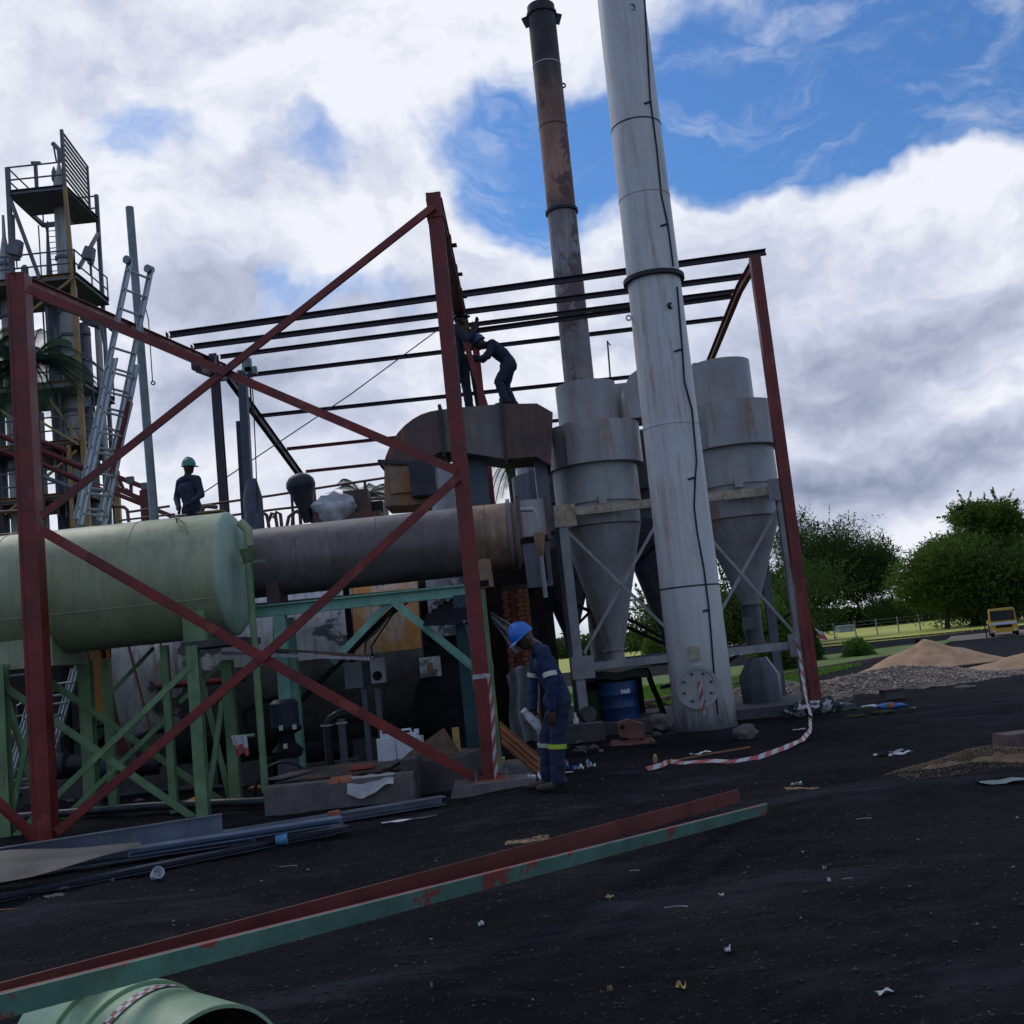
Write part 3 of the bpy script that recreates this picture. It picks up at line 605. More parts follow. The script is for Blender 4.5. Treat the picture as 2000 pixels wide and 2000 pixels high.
    for i, (a, b, h) in enumerate(PUR):
        p0 = onX(*a, XL); y1 = p0.y - (.25 if i < 4 else 0); aa, bb = ray(*b); X1 = 4.55 if i else 4.62; p1 = Vector((aa * y1, y1, H + bb * y1))
        if i >= 4: p1 = Vector((4.5, y1, p0.z))
        mb = MB(); mb.beam(p0, p1, .07, h * .95, 'C', up=(0, 0, 1), th=.012); t.part('purlin', mb, DSTEEL if i < 5 else RED)
    p0 = at(930, 636, 18.2); p1 = at(1449, 562, 17.6); mb = MB(); mb.beam(at(933, 634, 18.2), at(1447, 569 - 4, 17.7), .07, .085, 'C', up=(0, 0, 1), th=.012)
    p0 = at(920, 646, 18.6); mb = MB(); mb.beam(at(915, 622 + 26, 18.6), at(1430, 578, 18.0), .07, .085, 'C', th=.012); t.part('purlin', mb, DSTEEL)
    # cleats
    def cleat(p, s_=.09, m=RED):
        mb = MB(); mb.box(p, (.012, s_, s_ * 1.3)); mb.box(Vector(p) + Vector((.035, 0, -s_ * .4)), (.07, s_, .012)); t.part('cleat', mb, m)
    for k in (.22, .40, .57): cleat(Vector((XM + .07, YF, ztm - .12)).lerp(Vector((XM + .07, 20.6, 7.5)), k) + Vector((0.02, 0, .10)), .13)
    cleat(onX(216, 643, XL) + Vector((0, 0, .06)), .13); cleat(onX(330, 655, XL) + Vector((-.03, 0, -.03)), .12, DSTEEL); cleat(onX(378, 679, XL) + Vector((-.03, 0, -.03)), .12, DSTEEL)
    for (x, y) in ((1407, 545), (1386, 600), (1372, 640)): cleat(onX(x * 1.0 + 35, y + 14, XR), .08)
    # tape tied round mid column, hanging down
steel_frame()
# concrete pad of the mid column
mb = MB(); mb.box((XM + .02, YF - .02, .04), (.95, .62, .13), Matrix.Rotation(.04, 3, 'Z'), .9); mb.obj('concrete_pad', CONC, label='pale concrete footing pad under the middle red column', cat='footing')
mb = MB(); mb.box((XM + .30, YF + 1.0, .05), (.75, 1.5, .14), Matrix.Rotation(.06, 3, 'Z'), .96); mb.obj('concrete_pad', CONCD, label='grey concrete slab behind the middle red column beside the worker', cat='slab')
mb = MB(); mb.box((XR, 17.0, .03), (1.1, .7, .14), None, .95); mb.obj('concrete_pad', CONCD, label='dark footing pad under the right red column', cat='footing')

def ribbon(pts, w, name, label, side=None, seg=.16, flat=False, mats=None, tw_=1.0, tilt=0.0):
    # red and white barrier tape with slanted bands
    pts = [Vector(p) for p in pts]; dens = []
    for i in range(len(pts) - 1):
        n = max(1, int((pts[i + 1] - pts[i]).length / .02)); dens += [pts[i].lerp(pts[i + 1], k / n) for k in range(n)]
    dens.append(pts[-1]); mb = MB(); s_ = 0
    for i in range(len(dens) - 1):
        a, b = dens[i], dens[i + 1]; t = (b - a).normalized(); sd = Vector(side) if side else (t.cross(Vector((0, 0, 1))).normalized() if abs(t.z) < .9 else Vector((1, 0, 0)))
        tw = Matrix.Rotation(tilt + tw_ * (.6 * math.sin(s_ * 3.1) + .3 * math.sin(s_ * 9)), 3, t); sd = tw @ sd
        for k in range(6):
            mb.cur = int(((s_ + k * .02) / seg)) % 2
            o0 = sd * w * (k / 6 - .5); o1 = sd * w * ((k + 1) / 6 - .5); mb.add([a + o0, b + o0, b + o1, a + o1], [(0, 1, 2, 3)])
        s_ += (b - a).length
    return mb.obj(name, mats or [TREDT, TWHIT], label=label, cat='tape')
y = YF - .13
ribbon([q(905, 1272, y), q(922, 1275, y - .02), q(926, 1310, y), q(930, 1350, y), q(931, 1390, y), q(934, 1430, y), q(937, 1470, y)], .05, 'barrier_tape', 'red and white striped tape hanging down the middle red column', side=(1, 0, 0), seg=.10)
y = YF - .1; mb = MB()
mb.bb(XM - .093, XM + .093, YF - .095, YF - .092, zat(940, 1320, y) - .03, zat(940, 1320, y) + .02); mb.obj('tape_band', [TWHIT], label='white band of tape tied round the middle red column', cat='tape')

# ------------------------------------------------------------------ green tank
def green_tank():
    YT = 13.0; top = q(438, 972, 12.75); bot = q(455, 1201, 12.75); r = (top.z - bot.z) / 2 * 1.03; zc = (top.z + bot.z) / 2 + .05; x1 = q(412, 1085, YT).x + .15; x0 = -9.2
    t = Thing('storage_tank', 'large pale green horizontal storage tank on green legs at left', 'tank', (x1 - 2, YT, 0))
    mb = MB(); mb.lathe((x0, YT, zc), [(0, r), (x1 - x0, r)], (1, 0, 0), 96); sh = t.part('shell', mb, GREEN)
    mb = MB(); mb.lathe((x1, YT, zc), [(0, r + .004), (.03, r + .004), (.05, r * .985), (.10, r * .9), (.14, r * .6), (.155, 0)], (1, 0, 0), 96); t.part('end_cap', mb, GREENE)
    for xx, in ((x1 - 1.02,), (x1 - 2.6,), (x1 - 4.1,)):
        mb = MB(); mb.lathe((xx, YT, zc), [(0, r + .0005), (.004, r + .006), (.012, r + .006), (.016, r + .0005)], (1, 0, 0), 96); t.part('weld_seam', mb, GREEN)
    mb = MB()
    for g in (-25,):
        a = R(g); mb.beam((x0, YT - math.cos(a) * (r + .001), zc + math.sin(a) * (r + .001)), (x1 if g == -62 else x1, YT - math.cos(a) * (r + .001), zc + math.sin(a) * (r + .001)), .01, .01)
    t.part('weld_seam', mb, GREEN)
    # lifting lug near the top
    c = q(350, 990, 12.6); mb = MB(); mb.tube([c + Vector((-.12, .1, .0)), c + Vector((-.10, -.02, .10)), c + Vector((.02, -.12, .0)), c + Vector((.10, -.2, -.16)), c + Vector((-.02, -.14, -.08)), c + Vector((-.12, .1, .0))], .012, 6); t.part('lifting_lug', mb, GREEN)
    # sump box under the tank at left edge
    mb = MB(); zz = zc - r; mb.bb(-7.5, at(102, 1270, YT - .5).x, YT - .5, YT + .5, zz - .14, zz + .35); t.part('sump', mb, GREEN)
    # legs with saddle plates
    def leg(px, py, pyt, y, w, m=GREENF):
        g = at(px, py, y); mb = MB(); mb.beam((g.x, y, -.05), (g.x, y, zat(px - (py - pyt) * .1, pyt, y)), w, w * .9, 'I' if w > .12 else 'box', up=(0, 1, 0)); return t.part('leg', mb, m)
    yf = 12.42; yk = 13.3
    leg(398, 1590, 1262, yf, .135); leg(463, 1572, 1290, yk, .13); leg(14, 1650, 1300, yf, .15); leg(182, 1592, 1290, yk + .3, .155); leg(224, 1590, 1290, yk + 1.2, .11)
    leg(341, 1580, 1262, yk - .3, .09)
    g = at(398, 1590, yf); mb = MB(); mb.box((g.x + .04, yf + .12, zc - r + .20), (.26, .30, .62)); t.part('saddle_plate', mb, GREENF)
    mb = MB(); mb.bb(g.x - .12, g.x + .55, yf - .06, yk + .1, zc - r - .12, zc - r - .04); t.part('saddle_beam', mb, CONCD)
    def brace(p, q_, y0, y1=None, w=.06):
        a = at(*p, y0); b = at(*q_, y1 or y0); mb = MB(); mb.beam(a, b, w * .5, w, 'L', up=(0, 0, 1)); t.part('brace', mb, GREENF)
    S = 3.864
    brace((-10, 1328), (382, 1600), yf + .05, w=.075); brace((20, 1642), (375, 1298), yf - .05, w=.075)
    brace((98, 1332), (460, 1584), yk + .2, w=.075); brace((100, 1622), (330, 1398), yk + .1, w=.065)
    brace((8, 1350), (72, 1560), yf + .3, w=.075); brace((66, 1380), (14, 1640), yf + .3, w=.06)
    brace((395, 1330), (455, 1585), yk - .1, yk, w=.065); brace((434, 1368), (404, 1585), yk - .2, w=.06)
    brace((200, 1370), (300, 1265), yk + .3, w=.05); brace((350, 1372), (440, 1290), yk + .3, w=.06)
    # outlet pipe bending down beside the funnel
    y = 12.85; pts = [q(452, 985, y), q(460, 992, y), q(468, 1000, y), q(469, 1012, y), q(470, 1030, y)]
    mb = MB(); mb.tube(pts, .055, 14); t.part('overflow_pipe', mb, GREEN)
green_tank()
def funnel(name, label, topL, topR, neckY, pxb, pyb, y, m, m2, rp):
    a = q(*topL, y); b = q(*topR, y); c = (a + b) / 2; r = (b.x - a.x) / 2; zn = q(topL[0], neckY, y).z; x = c.x; zb = zat(pxb, pyb, y)
    t = Thing(name, label, 'drain pipe', (x, y, max(zb, 0)))
    mb = MB(); mb.lathe((x, y, 0), [(zn, rp * 1.3), (c.z - .02, r), (c.z, r), (c.z - .004, r * .93), (zn + .02, rp)], (0, 0, 1), 28); t.part('funnel', mb, m2)
    mb = MB(); mb.cyl((x, y, zb), (x, y, zn + .01), rp, 14); t.part('pipe', mb, m); return t, x
t, x = funnel('drain_funnel', 'thin green drain pipe with a funnel top beside the green tank end', (452, 1036), (482, 1036), 1062, 513, 1548, 12.6, GREENF, mat('olive_rusty_funnel', (.12, .16, .07), .6, 0, .3, 8, rust=.3), .042)
c = q(461, 1062, 12.6); mb = MB(); mb.beam(c + Vector((.25, .0, 0)), c + Vector((-.1, .0, 0)), .02, .03); t.part('bracket', mb, GREENF)
mb = MB(); mb.tube([at(452, 1440, 12.6), at(497, 1436, 12.6)], .02, 8); t.part('cross_bar', mb, GREENF)
mb = MB(); c0 = at(452, 1437, 12.55); c1 = at(482, 1435, 12.55)
def bagP(u, v):
    p = c0.lerp(c1, .5 + (u - .5) * (1.0 - .2 * v)); p = p + Vector((.03 * v, -.02 + .015 * math.sin(u * 14), -.22 * v - .02 * math.sin(u * 9) * v)); return p
for j in range(8):
    for i in range(10):
        mb.cur = 0 if (j / 8 < .48 + .1 * math.sin(i)) else 1
        mb.add([bagP(i / 10, j / 8), bagP((i + 1) / 10, j / 8), bagP((i + 1) / 10, (j + 1) / 8), bagP(i / 10, (j + 1) / 8)], [(0, 1, 2, 3)])
mb.obj('rag', [TWHIT, TREDT], label='white and red bag hanging from the bar of the green drain pipe', cat='bag')

# ------------------------------------------------------------------ dark tank and its green stand
def dark_tank():
    YT = 13.9; top = q(700, 973, 13.75); bot = q(712, 1103, 13.75); r = (top.z - bot.z) / 2; zc = (top.z + bot.z) / 2; x0 = q(440, 1050, YT).x; x1 = q(975, 1010, YT).x
    t = Thing('steel_drum', 'sooty dark horizontal pressure drum on a pale green stand', 'tank', ((x0 + x1) / 2, YT, 0))
    xr = q(905, 1000, YT).x; xr2 = q(945, 1000, YT).x
    mb = MB(); mb.lathe((x0, YT, zc), [(0, r), (xr - .22 - x0, r)], (1, 0, 0), 80); t.part('shell', mb, DARKT)
    mb = MB(); mb.lathe((xr - .22, YT, zc), [(0, r), (.60, r)], (1, 0, 0), 80); t.part('shell_band', mb, mat('rust_streaked_band', (.27, .17, .11), .5, .1, .35, 1.8, rust=.5, rustcol=(.40, .19, .07), drip=.9, dripcol=(.42, .30, .20), streak=.6, streakcol=(.05, .045, .05)), label='rust streaked end section of the drum')
    mb = MB(); mb.lathe((xr + .38, YT, zc), [(0, r), (x1 - xr - .40, r), (x1 - xr - .36, r * .9), (x1 - xr - .34, 0)], (1, 0, 0), 80); t.part('end_cap', mb, mat('burnt_brown_drum_end', (.13, .08, .06), .5, .2, .3, 2, rust=.4, rustcol=(.17, .075, .04), streak=.4))
    for xx in (x1 - .10, xr + .36, x0 + 1.9, x0 + 3.3):
        w = .05 if xx == x1 - .10 else .012; e = .045 if xx == x1 - .10 else .008
        mb = MB(); mb.lathe((xx, YT, zc), [(0, r), (0, r + e), (w, r + e), (w, r)], (1, 0, 0), 80); t.part('flange_ring' if w > .02 else 'weld_seam', mb, DARKT)
    for px, m in ((512, CONCD), (913, GUSS)):
        c = q(px, 1125 if px < 600 else 1080, 13.55); zb = q(px, 1150 if px < 600 else 1108, 13.55).z; mb = MB(); mb.box((c.x + .02, YT - .1, (zc - r * .6 + zb) / 2), (.16, .5, zc - r * .6 - zb)); t.part('saddle', mb, mat('dark_brown_saddle', (.085, .06, .055), .7, 0, .3, 5, rust=.2) if px < 600 else RUSTB)
dark_tank()
def green_stand():
    y = 13.5; a = q(478, 1155, y); b = q(888, 1113, y); t = Thing('pipe_stand', 'pale green steel stand with a long top beam and diagonal struts below the dark drum', 'steel stand', (a.x, y, 0))
    mb = MB(); mb.beam(a, b, .14, .15, 'I', up=(0, 0, 1), th=.02); t.part('beam', mb, GREENB)
    a2 = q(478, 1150, y + .9); b2 = q(888, 1112, y + .9); mb = MB(); mb.beam(a2, b2, .14, .15, 'I', th=.02); t.part('beam', mb, GREENB)
    for (px, py, pt, yy, w) in ((975, 1525, 1130, 12.75, .115),):
        g = at(px, py, yy); mb = MB(); mb.beam((g.x, yy, 0), (g.x, yy, zat(942, 1150, yy)), w, w, 'box', up=(0, 1, 0)); t.part('leg', mb, GREENF)
        mb = MB(); mb.box((g.x - .02, yy, zat(942, 1140, yy)), (.26, .3, .06)); t.part('cap_plate', mb, BLACK)
    for (px, yy, py1, py0) in ((560, 13.5, 1560, 1190), (576, 14.3, 1520, 1190)):
        g = at(px + (0), 1380, yy); mb = MB(); mb.beam((g.x, yy, 0), (g.x, yy, a.z - .08), .15, .15, 'I' if yy > 14 else 'box', up=(0, 1, 0)); t.part('leg', mb, GREENB)
    for p, q_, yy, w in (((738, 1133), (628, 1250), y, .085), ((742, 1135), (905, 1268), y - .2, .085), ((755, 1137), (560, 1330), y + .9, .07)):
        mb = MB(); mb.beam(q(*p, yy), q(*q_, yy - (.3 if q_[0] > 800 else 0)), .05, w, 'L'); t.part('strut', mb, GREENB if yy < 14 else BLACK)
    mb = MB(); c = [q(748, 1140, y + .1), q(735, 1160, y + .05), q(712, 1190, y), q(690, 1210, y + .1), q(688, 1240, y + .1)]; mb.tube(c, .012, 6); t.part('cable', mb, HOSE)
    mb = MB(); c = [q(770, 1136, y + .1), q(740, 1160, y + .2), q(700, 1220, y + .2), q(705, 1245, y + .3)]; mb.tube(c, .012, 6); t.part('cable', mb, HOSE)
green_stand()
mb = MB(); a = q(655, 1150, 14.8); b = q(668, 1275, 14.8); mb.cyl(a + Vector((0, 0, 1.0)), b, .045, 12); mb.obj('steel_pipe', BLACK, label='dark upright pipe in front of the rusty boiler cladding', cat='pipe')

# ------------------------------------------------------------------ boiler
def boiler():
    YB = 17.0; r = 1.5; zc = 1.72; x0 = q(236, 1290, 16).x; x1 = q(800, 1200, 15.9).x
    t = Thing('boiler', 'huge silver clad horizontal boiler streaked with soot and rust behind the tanks', 'boiler', ((x0 + x1) / 2, YB, 0))
    xs = [x0, x0 + 1.2, x0 + 2.35, x0 + 3.5, x1]
    for i in range(4):
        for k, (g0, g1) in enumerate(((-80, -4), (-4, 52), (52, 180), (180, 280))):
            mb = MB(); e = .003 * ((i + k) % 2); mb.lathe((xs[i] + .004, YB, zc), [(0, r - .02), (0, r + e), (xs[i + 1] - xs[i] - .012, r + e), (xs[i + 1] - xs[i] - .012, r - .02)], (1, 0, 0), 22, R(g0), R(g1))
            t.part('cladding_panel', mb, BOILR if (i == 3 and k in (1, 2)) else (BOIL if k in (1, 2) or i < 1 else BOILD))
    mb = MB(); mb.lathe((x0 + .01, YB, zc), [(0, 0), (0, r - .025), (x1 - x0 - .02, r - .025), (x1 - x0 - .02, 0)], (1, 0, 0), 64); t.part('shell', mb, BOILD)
    # smoke box at the right end, three flat plates
    xa = q(808, 1150, 15.7).x; xb = q(890, 1150, 15.7).x
    mb = MB(); mb.bb(xa, xb, 15.7, 18.2, q(840, 1200, 15.7).z, q(840, 1080, 15.7).z); t.part('smoke_box', mb, BOIL)
    mb = MB(); mb.bb(xa - .12, xb, 15.75, 18.2, .1, q(840, 1215, 15.7).z); t.part('smoke_box_base', mb, BLACK)
    mb = MB(); mb.lathe((q(843, 1320, 15.3).x, 15.7, q(843, 1320, 15.3).z), [(0, .5), (.03, .5), (.04, .46), (.05, .4), (.05, 0)], (.25, -1, 0), 48); t.part('boiler_door', mb, BLACK)
    c = q(812, 1258, 15.45); mb = MB(); mb.box(c, (.30, .05, .28)); hb = t.part('inspection_hatch', mb, BOIL); mb = MB(); mb.box(c + Vector((0, -.05, -.02)), (.07, .05, .16)); t.part('hatch_handle', mb, RUSTB, parent=hb)
    mb = MB(); mb.bb(x0 + .3, x0 + .9, 15.9, 18, 0, .4); t.part('foot', mb, CONCD); mb = MB(); mb.bb(x1 - 1.2, x1 - .5, 15.9, 18, 0, .4); t.part('foot', mb, CONCD)
    # gauge glass & small fittings
    for (px, py, w, h) in ((300, 1270, .14, .22), (332, 1275, .14, .22), (282, 1275, .05, .22)):
        c = q(px, py, 15.55); mb = MB(); mb.box(c, (w, .06, h)); t.part('fitting', mb, BLACK if w > .1 else RUSTB)
    a = q(298, 1295, 15.4); b = q(462, 1280, 15.4); mb = MB(); mb.tube([a, b], .045, 12); t.part('pipe', mb, RED)
    mb = MB(); mb.tube([q(303, 1210, 15.3), q(306, 1290, 15.3)], .015, 8); t.part('pipe', mb, RUSTD)
    mb = MB(); mb.tube([q(243, 1220, 15.2), q(300, 1440, 15.2)], .02, 8); t.part('pipe', mb, RUSTD)
boiler()
# dark brick wall added to block bright sky and ground behind the plant
def light_block_wall():
    t = Thing('light_block_wall', 'added dark brick wall blocking the light behind the boiler and tanks', 'wall', (-6, 20.3, 0))
    mb = MB(); mb.bb(-13, .3, 20.2, 20.7, -.4, 3.0); t.part('wall', mb, BRICK2)
    mb = MB(); mb.bb(-13.05, .35, 20.15, 20.75, 3.0, 3.1); t.part('coping', mb, CONCD)
    for x in np.arange(-12.5, .3, 2.1): mb = MB(); mb.bb(x, x + .34, 20.02, 20.2, -.4, 2.9); t.part('buttress', mb, BRICK2)
light_block_wall()
def brick_pier():
    a = q(946, 1130, 18.6); b = q(1000, 1130, 18.6); n = 4; bw = .115; x0 = a.x; t = Thing('brick_pier', 'orange brick pier with a red steel strip beside the dark hoppers', 'pier', (x0 + .25, 18.7, 0))
    mb = MB(); mb.bb(x0 + .005, x0 + .5, 18.62, 19.1, -.3, 2.55); t.part('mortar_core', mb, MORT)
    me = boxmesh('brick', (.108, .1, .066), BRICK, .006)
    for j in range(32):
        for i in range(4): 
            if i == 1: continue
            t.piece('brick', me, (x0 + .06 + i * .122 + (.03 if j % 2 else 0), 18.655 + random.uniform(-.004, .004), .04 + j * .077), (0, 0, random.uniform(-.02, .02)))
    mb = MB(); mb.bb(x0 + .15, x0 + .24, 18.57, 18.60, 0, 2.5); t.part('steel_strip', mb, RED)
brick_pier()

# ------------------------------------------------------------------ walkway on top of boiler
ZP = 3.22
def walkway():
    t = Thing('walkway', 'steel walkway deck with brown pipe handrails on top of the boiler', 'walkway', (-4, 18, ZP))
    mb = MB(); mb.bb(-9, -.6, 16.2, 19.6, ZP - .08, ZP); t.part('deck', mb, DARKM)
    for x in np.arange(-8.6, -.6, 1.6): mb = MB(); mb.beam((x, 16.4, 0), (x, 16.4, ZP - .08), .1); t.part('post', mb, BLACK); 
    def run(p, yy, r=.022): mb = MB(); mb.tube([q(a, b, yy) for a, b in p], r, 8); t.part('handrail', mb, STEELR)
    yy = 18.6
    run([(380, 954), (520, 934), (600, 921), (684, 908), (770, 895), (776, 900), (778, 945)], yy); run([(395, 978), (520, 961), (640, 948), (770, 936)], yy)
    run([(470, 1007), (590, 990)], yy, .018)
    for a, b in (((418, 948), (420, 975)), ((550, 931), (554, 990)), ((688, 908), (692, 960))): run([a, b], yy, .025)
    run([(480, 967), (497, 968), (503, 972), (506, 985), (508, 1000)], 18.0, .03); run([(506, 985), (513, 968), (519, 970), (524, 1000)], 18.0, .03); run([(516, 978), (522, 966), (529, 970), (532, 998)], 18.0, .03)
    run([(540, 998), (545, 975), (556, 966), (572, 964)], 18.0, .03); run([(551, 998), (553, 970), (560, 964), (566, 970), (568, 996)], 18.0, .03)
    run([(205, 990), (208, 958), (214, 954), (234, 957), (240, 962), (243, 985)], 18.0, .03); run([(243, 966), (320, 955)], yy); run([(225, 982), (330, 970)], yy, .018)
    run([(316, 1003), (322, 978), (330, 975), (352, 974)], 17.6, .035); run([(360, 985), (352, 1003)], 17.6, .03); run([(383, 1000), (378, 972), (384, 957), (390, 955), (410, 957)], 17.4, .035)
    run([(0, 1010), (100, 1004), (180, 995)], yy, .03); run([(-20, 968), (60, 962)], yy, .03)
walkway()
mb = MB(); c = q(398, 985, 17.2); mb.cyl(c + Vector((0, 0, -.12)), c + Vector((0, 0, .12)), .10, 16); mb.box(c + Vector((.02, 0, .16)), (.42, .2, .03)); mb.obj('work_light', mat('yellow_grime', (.25, .20, .05), .6, 0, .3, 6), label='small yellow round machine in front of the lone worker at left', cat='machine')
def on_boiler():
    # white wrapped motor
    y = 18.0; c = q(628, 962, y); mb = MB(); mb.blob(c + Vector((0, 0, 0)), .34, 3, .22, 3, (1.05, .8, .8)); mb.obj('wrapped_motor', WRAP, label='machine wrapped in crumpled clear plastic on the walkway', cat='motor')
    mb = MB(); c = q(675, 950, 18.2); mb.box(c, (.42, .4, .42)); mb.box(c + Vector((.0, 0, -.24)), (.8, .5, .1)); mb.obj('gear_box', RUSTD, label='brown metal gearbox beside the plastic wrapped machine', cat='machine')
    mb = MB(); a = q(645, 975, 19); b = q(728, 962, 19); mb.box((a + b) / 2, ((b - a).length, .8, .28)); mb.obj('machine_bed', DARKM, label='long dark machine bed between the gearbox and the rusty duct', cat='machine')
    # tilted hopper funnel
    a = q(568, 918, 18.0); b = q(582, 985, 18.0); t = Thing('feed_hopper', 'tilted dark conical hopper standing at the back of the walkway', 'hopper', (b.x, b.y, ZP))
    mb = MB(); mb.lathe(b, [(0, .08), (.15, .10), ((a - b).length, .24), ((a - b).length + .01, .22)], (a - b), 28); t.part('cone', mb, DARKM)
    mb = MB(); mb.lathe(a, [(-.03, .235), (.02, .25), (.10, .235), (.17, .18), (.215, .10), (.23, 0)], (a - b), 28); t.part('cap', mb, DARKM)
    mb = MB(); mb.beam(q(605, 945, 18), q(598, 1000, 18), .2, .1); t.part('support', mb, RUSTD)
on_boiler()

# ------------------------------------------------------------------ arched duct
def duct():
    y0 = 16.9; y1 = 17.9; t = Thing('flue_duct', 'rusty brown arched flue duct bridging from the boiler to the cyclones', 'duct', (q(900, 850, y0).x, y0, ZP))
    outer = [(725, 955), (725, 870), (728, 860), (733, 848), (740, 833), (750, 817), (763, 803), (778, 791), (794, 782), (812, 776), (830, 773), (862, 769), (945, 762), (1013, 761), (1043, 778)]
    inner = [(806, 950), (806, 880), (806, 876), (807, 872), (809, 868), (812, 864), (816, 860), (821, 857), (826, 855), (832, 853), (838, 852), (866, 852), (955, 866), (1012, 861), (1040, 878)]
    def seg(i, j, name, m, extra=0.0):
        o = [at(a * K, b * K, y0 - extra) for a, b in outer[i:j + 1]]; n = [at(a * K, b * K, y0 - extra) for a, b in inner[i:j + 1]]; k = len(o); dy = Vector((0, y1 - y0 + 2 * extra, 0))
        vs = o + n + [p + dy for p in o] + [p + dy for p in n]; fs = []
        for s_ in range(k - 1):
            fs += [(s_, s_ + 1, k + s_ + 1, k + s_), (2 * k + s_ + 1, 2 * k + s_, 3 * k + s_, 3 * k + s_ + 1), (s_ + 1, s_, 2 * k + s_, 2 * k + s_ + 1), (k + s_, k + s_ + 1, 3 * k + s_ + 1, 3 * k + s_)]
        fs += [(0, k, 3 * k, 2 * k), (k - 1, 3 * k - 1, 4 * k - 1, 2 * k - 1)]
        mb = MB(); mb.add(vs, fs); t.part(name, mb, m)
    seg(0, 1, 'inlet_box', RUSTB); seg(1, 10, 'elbow', RUSTD); seg(10, 12, 'straight_section', mat('grey_duct_steel', (.17, .155, .15), .6, .2, .3, 2, rust=.2, streak=.4)); seg(12, 13, 'joint_section', RUSTD); seg(13, 14, 'sloping_section', RUSTD)
    def flange(po, pi, w=.06, e=.05):
        a = at(po[0] * K, po[1] * K, y0); b = at(pi[0] * K, pi[1] * K, y0); d = (a - b).normalized() * e; mb = MB(); mb.beam(a + d - Vector((0, e, 0)), b - d - Vector((0, e, 0)), .05, w); mb.beam(a + d - Vector((0, e, 0)), a + d + Vector((0, 1.05, 0)), .05, w); mb.beam(b - d - Vector((0, e, 0)), b - d + Vector((0, 1.05, 0)), .05, w); t.part('flange', mb, DARKM)
    flange((722, 872), (808, 877)); flange((830, 773), (838, 852)); flange((945, 762), (955, 866)); flange((862, 769), (866, 852)); 
    c = q(757, 905, 16.86); mb = MB(); mb.box(c + Vector((-.02, 0, 0)), (.32, .03, .42)); t.part('access_door', mb, RUSTB)
    c = q(800, 905, 16.8); mb = MB(); mb.box(c, (.40, .5, .55)); t.part('damper_box', mb, DARKM)
    # leg from the duct down to the cyclone inlet
    a = q(1030, 860, y0 + .3); mb = MB(); mb.bb(q(1012, 900, y0).x, q(1036, 900, y0).x, y0 + .3, y1, q(1020, 1000, y0).z, q(1020, 850, y0).z); t.part('down_leg', mb, CYCD)
    # support post under
    a = q(896, 852, 17.4); b = q(915, 950, 17.4); mb = MB(); mb.beam((a.x + .02, 17.4, 3.0), (a.x + .02, 17.4, a.z), .30, .3, 'I', up=(0, 1, 0), th=.03); t.part('post', mb, mat('blue_grey_post_paint', (.07, .10, .13), .5, .1, .2, 4, rust=.1))
duct()
# silver boxes beside the cyclones
def dust_box():
    y = 16.3; t = Thing('flue_box', 'grey silver flanged flue box between the dark drum and the cyclones', 'duct', (q(1015, 1000, y).x, y, 0))
    mb = MB(); a = at(1012, 1050, y); b = at(1068, 972, y); mb.bb(a.x, b.x, y, y + 1.2, a.z, b.z); t.part('box', mb, CYC)
    for px in (1014, 1069): c = at(px, 1010, y - .03); mb = MB(); mb.box(c, (.06, .06, b.z - a.z + .1)); t.part('flange', mb, RUSTD)
    mb = MB(); a2 = at(1030, 1135, y); b2 = at(1072, 1056, y); mb.bb(a2.x, b2.x, y + .1, y + 1.0, a2.z - .1, b2.z); t.part('lower_box', mb, CYCD)
    mb = MB(); mb.bb(at(1062, 1100, y).x, at(1067, 1100, y).x, y + .02, y + .08, a2.z, b2.z); t.part('rib', mb, BLACK)
    mb = MB(); mb.beam((b2.x - .1, y + .5, 0), (b2.x - .1, y + .5, a2.z), .12); mb.beam((a2.x + .05, y + .5, 0), (a2.x + .05, y + .5, a2.z), .1); t.part('post', mb, BLACK)
dust_box()
t, x = funnel('drain_funnel', 'thin pale drain pipe with a rusty funnel at the right end of the dark drum', (1011 / 1.0 - 6, 1005), (1031 - 3, 1005), 1050, 1035, 1170, 14.9, FRAM, RUSTB, .03)
mb = MB(); mb.tube([q(982, 962, 14.9), q(1005, 961, 14.9), q(1011, 968, 14.9), q(1014, 985, 14.9), q(1016, 1000, 14.9)], .035, 10); t.part('elbow_pipe', mb, FRAM)

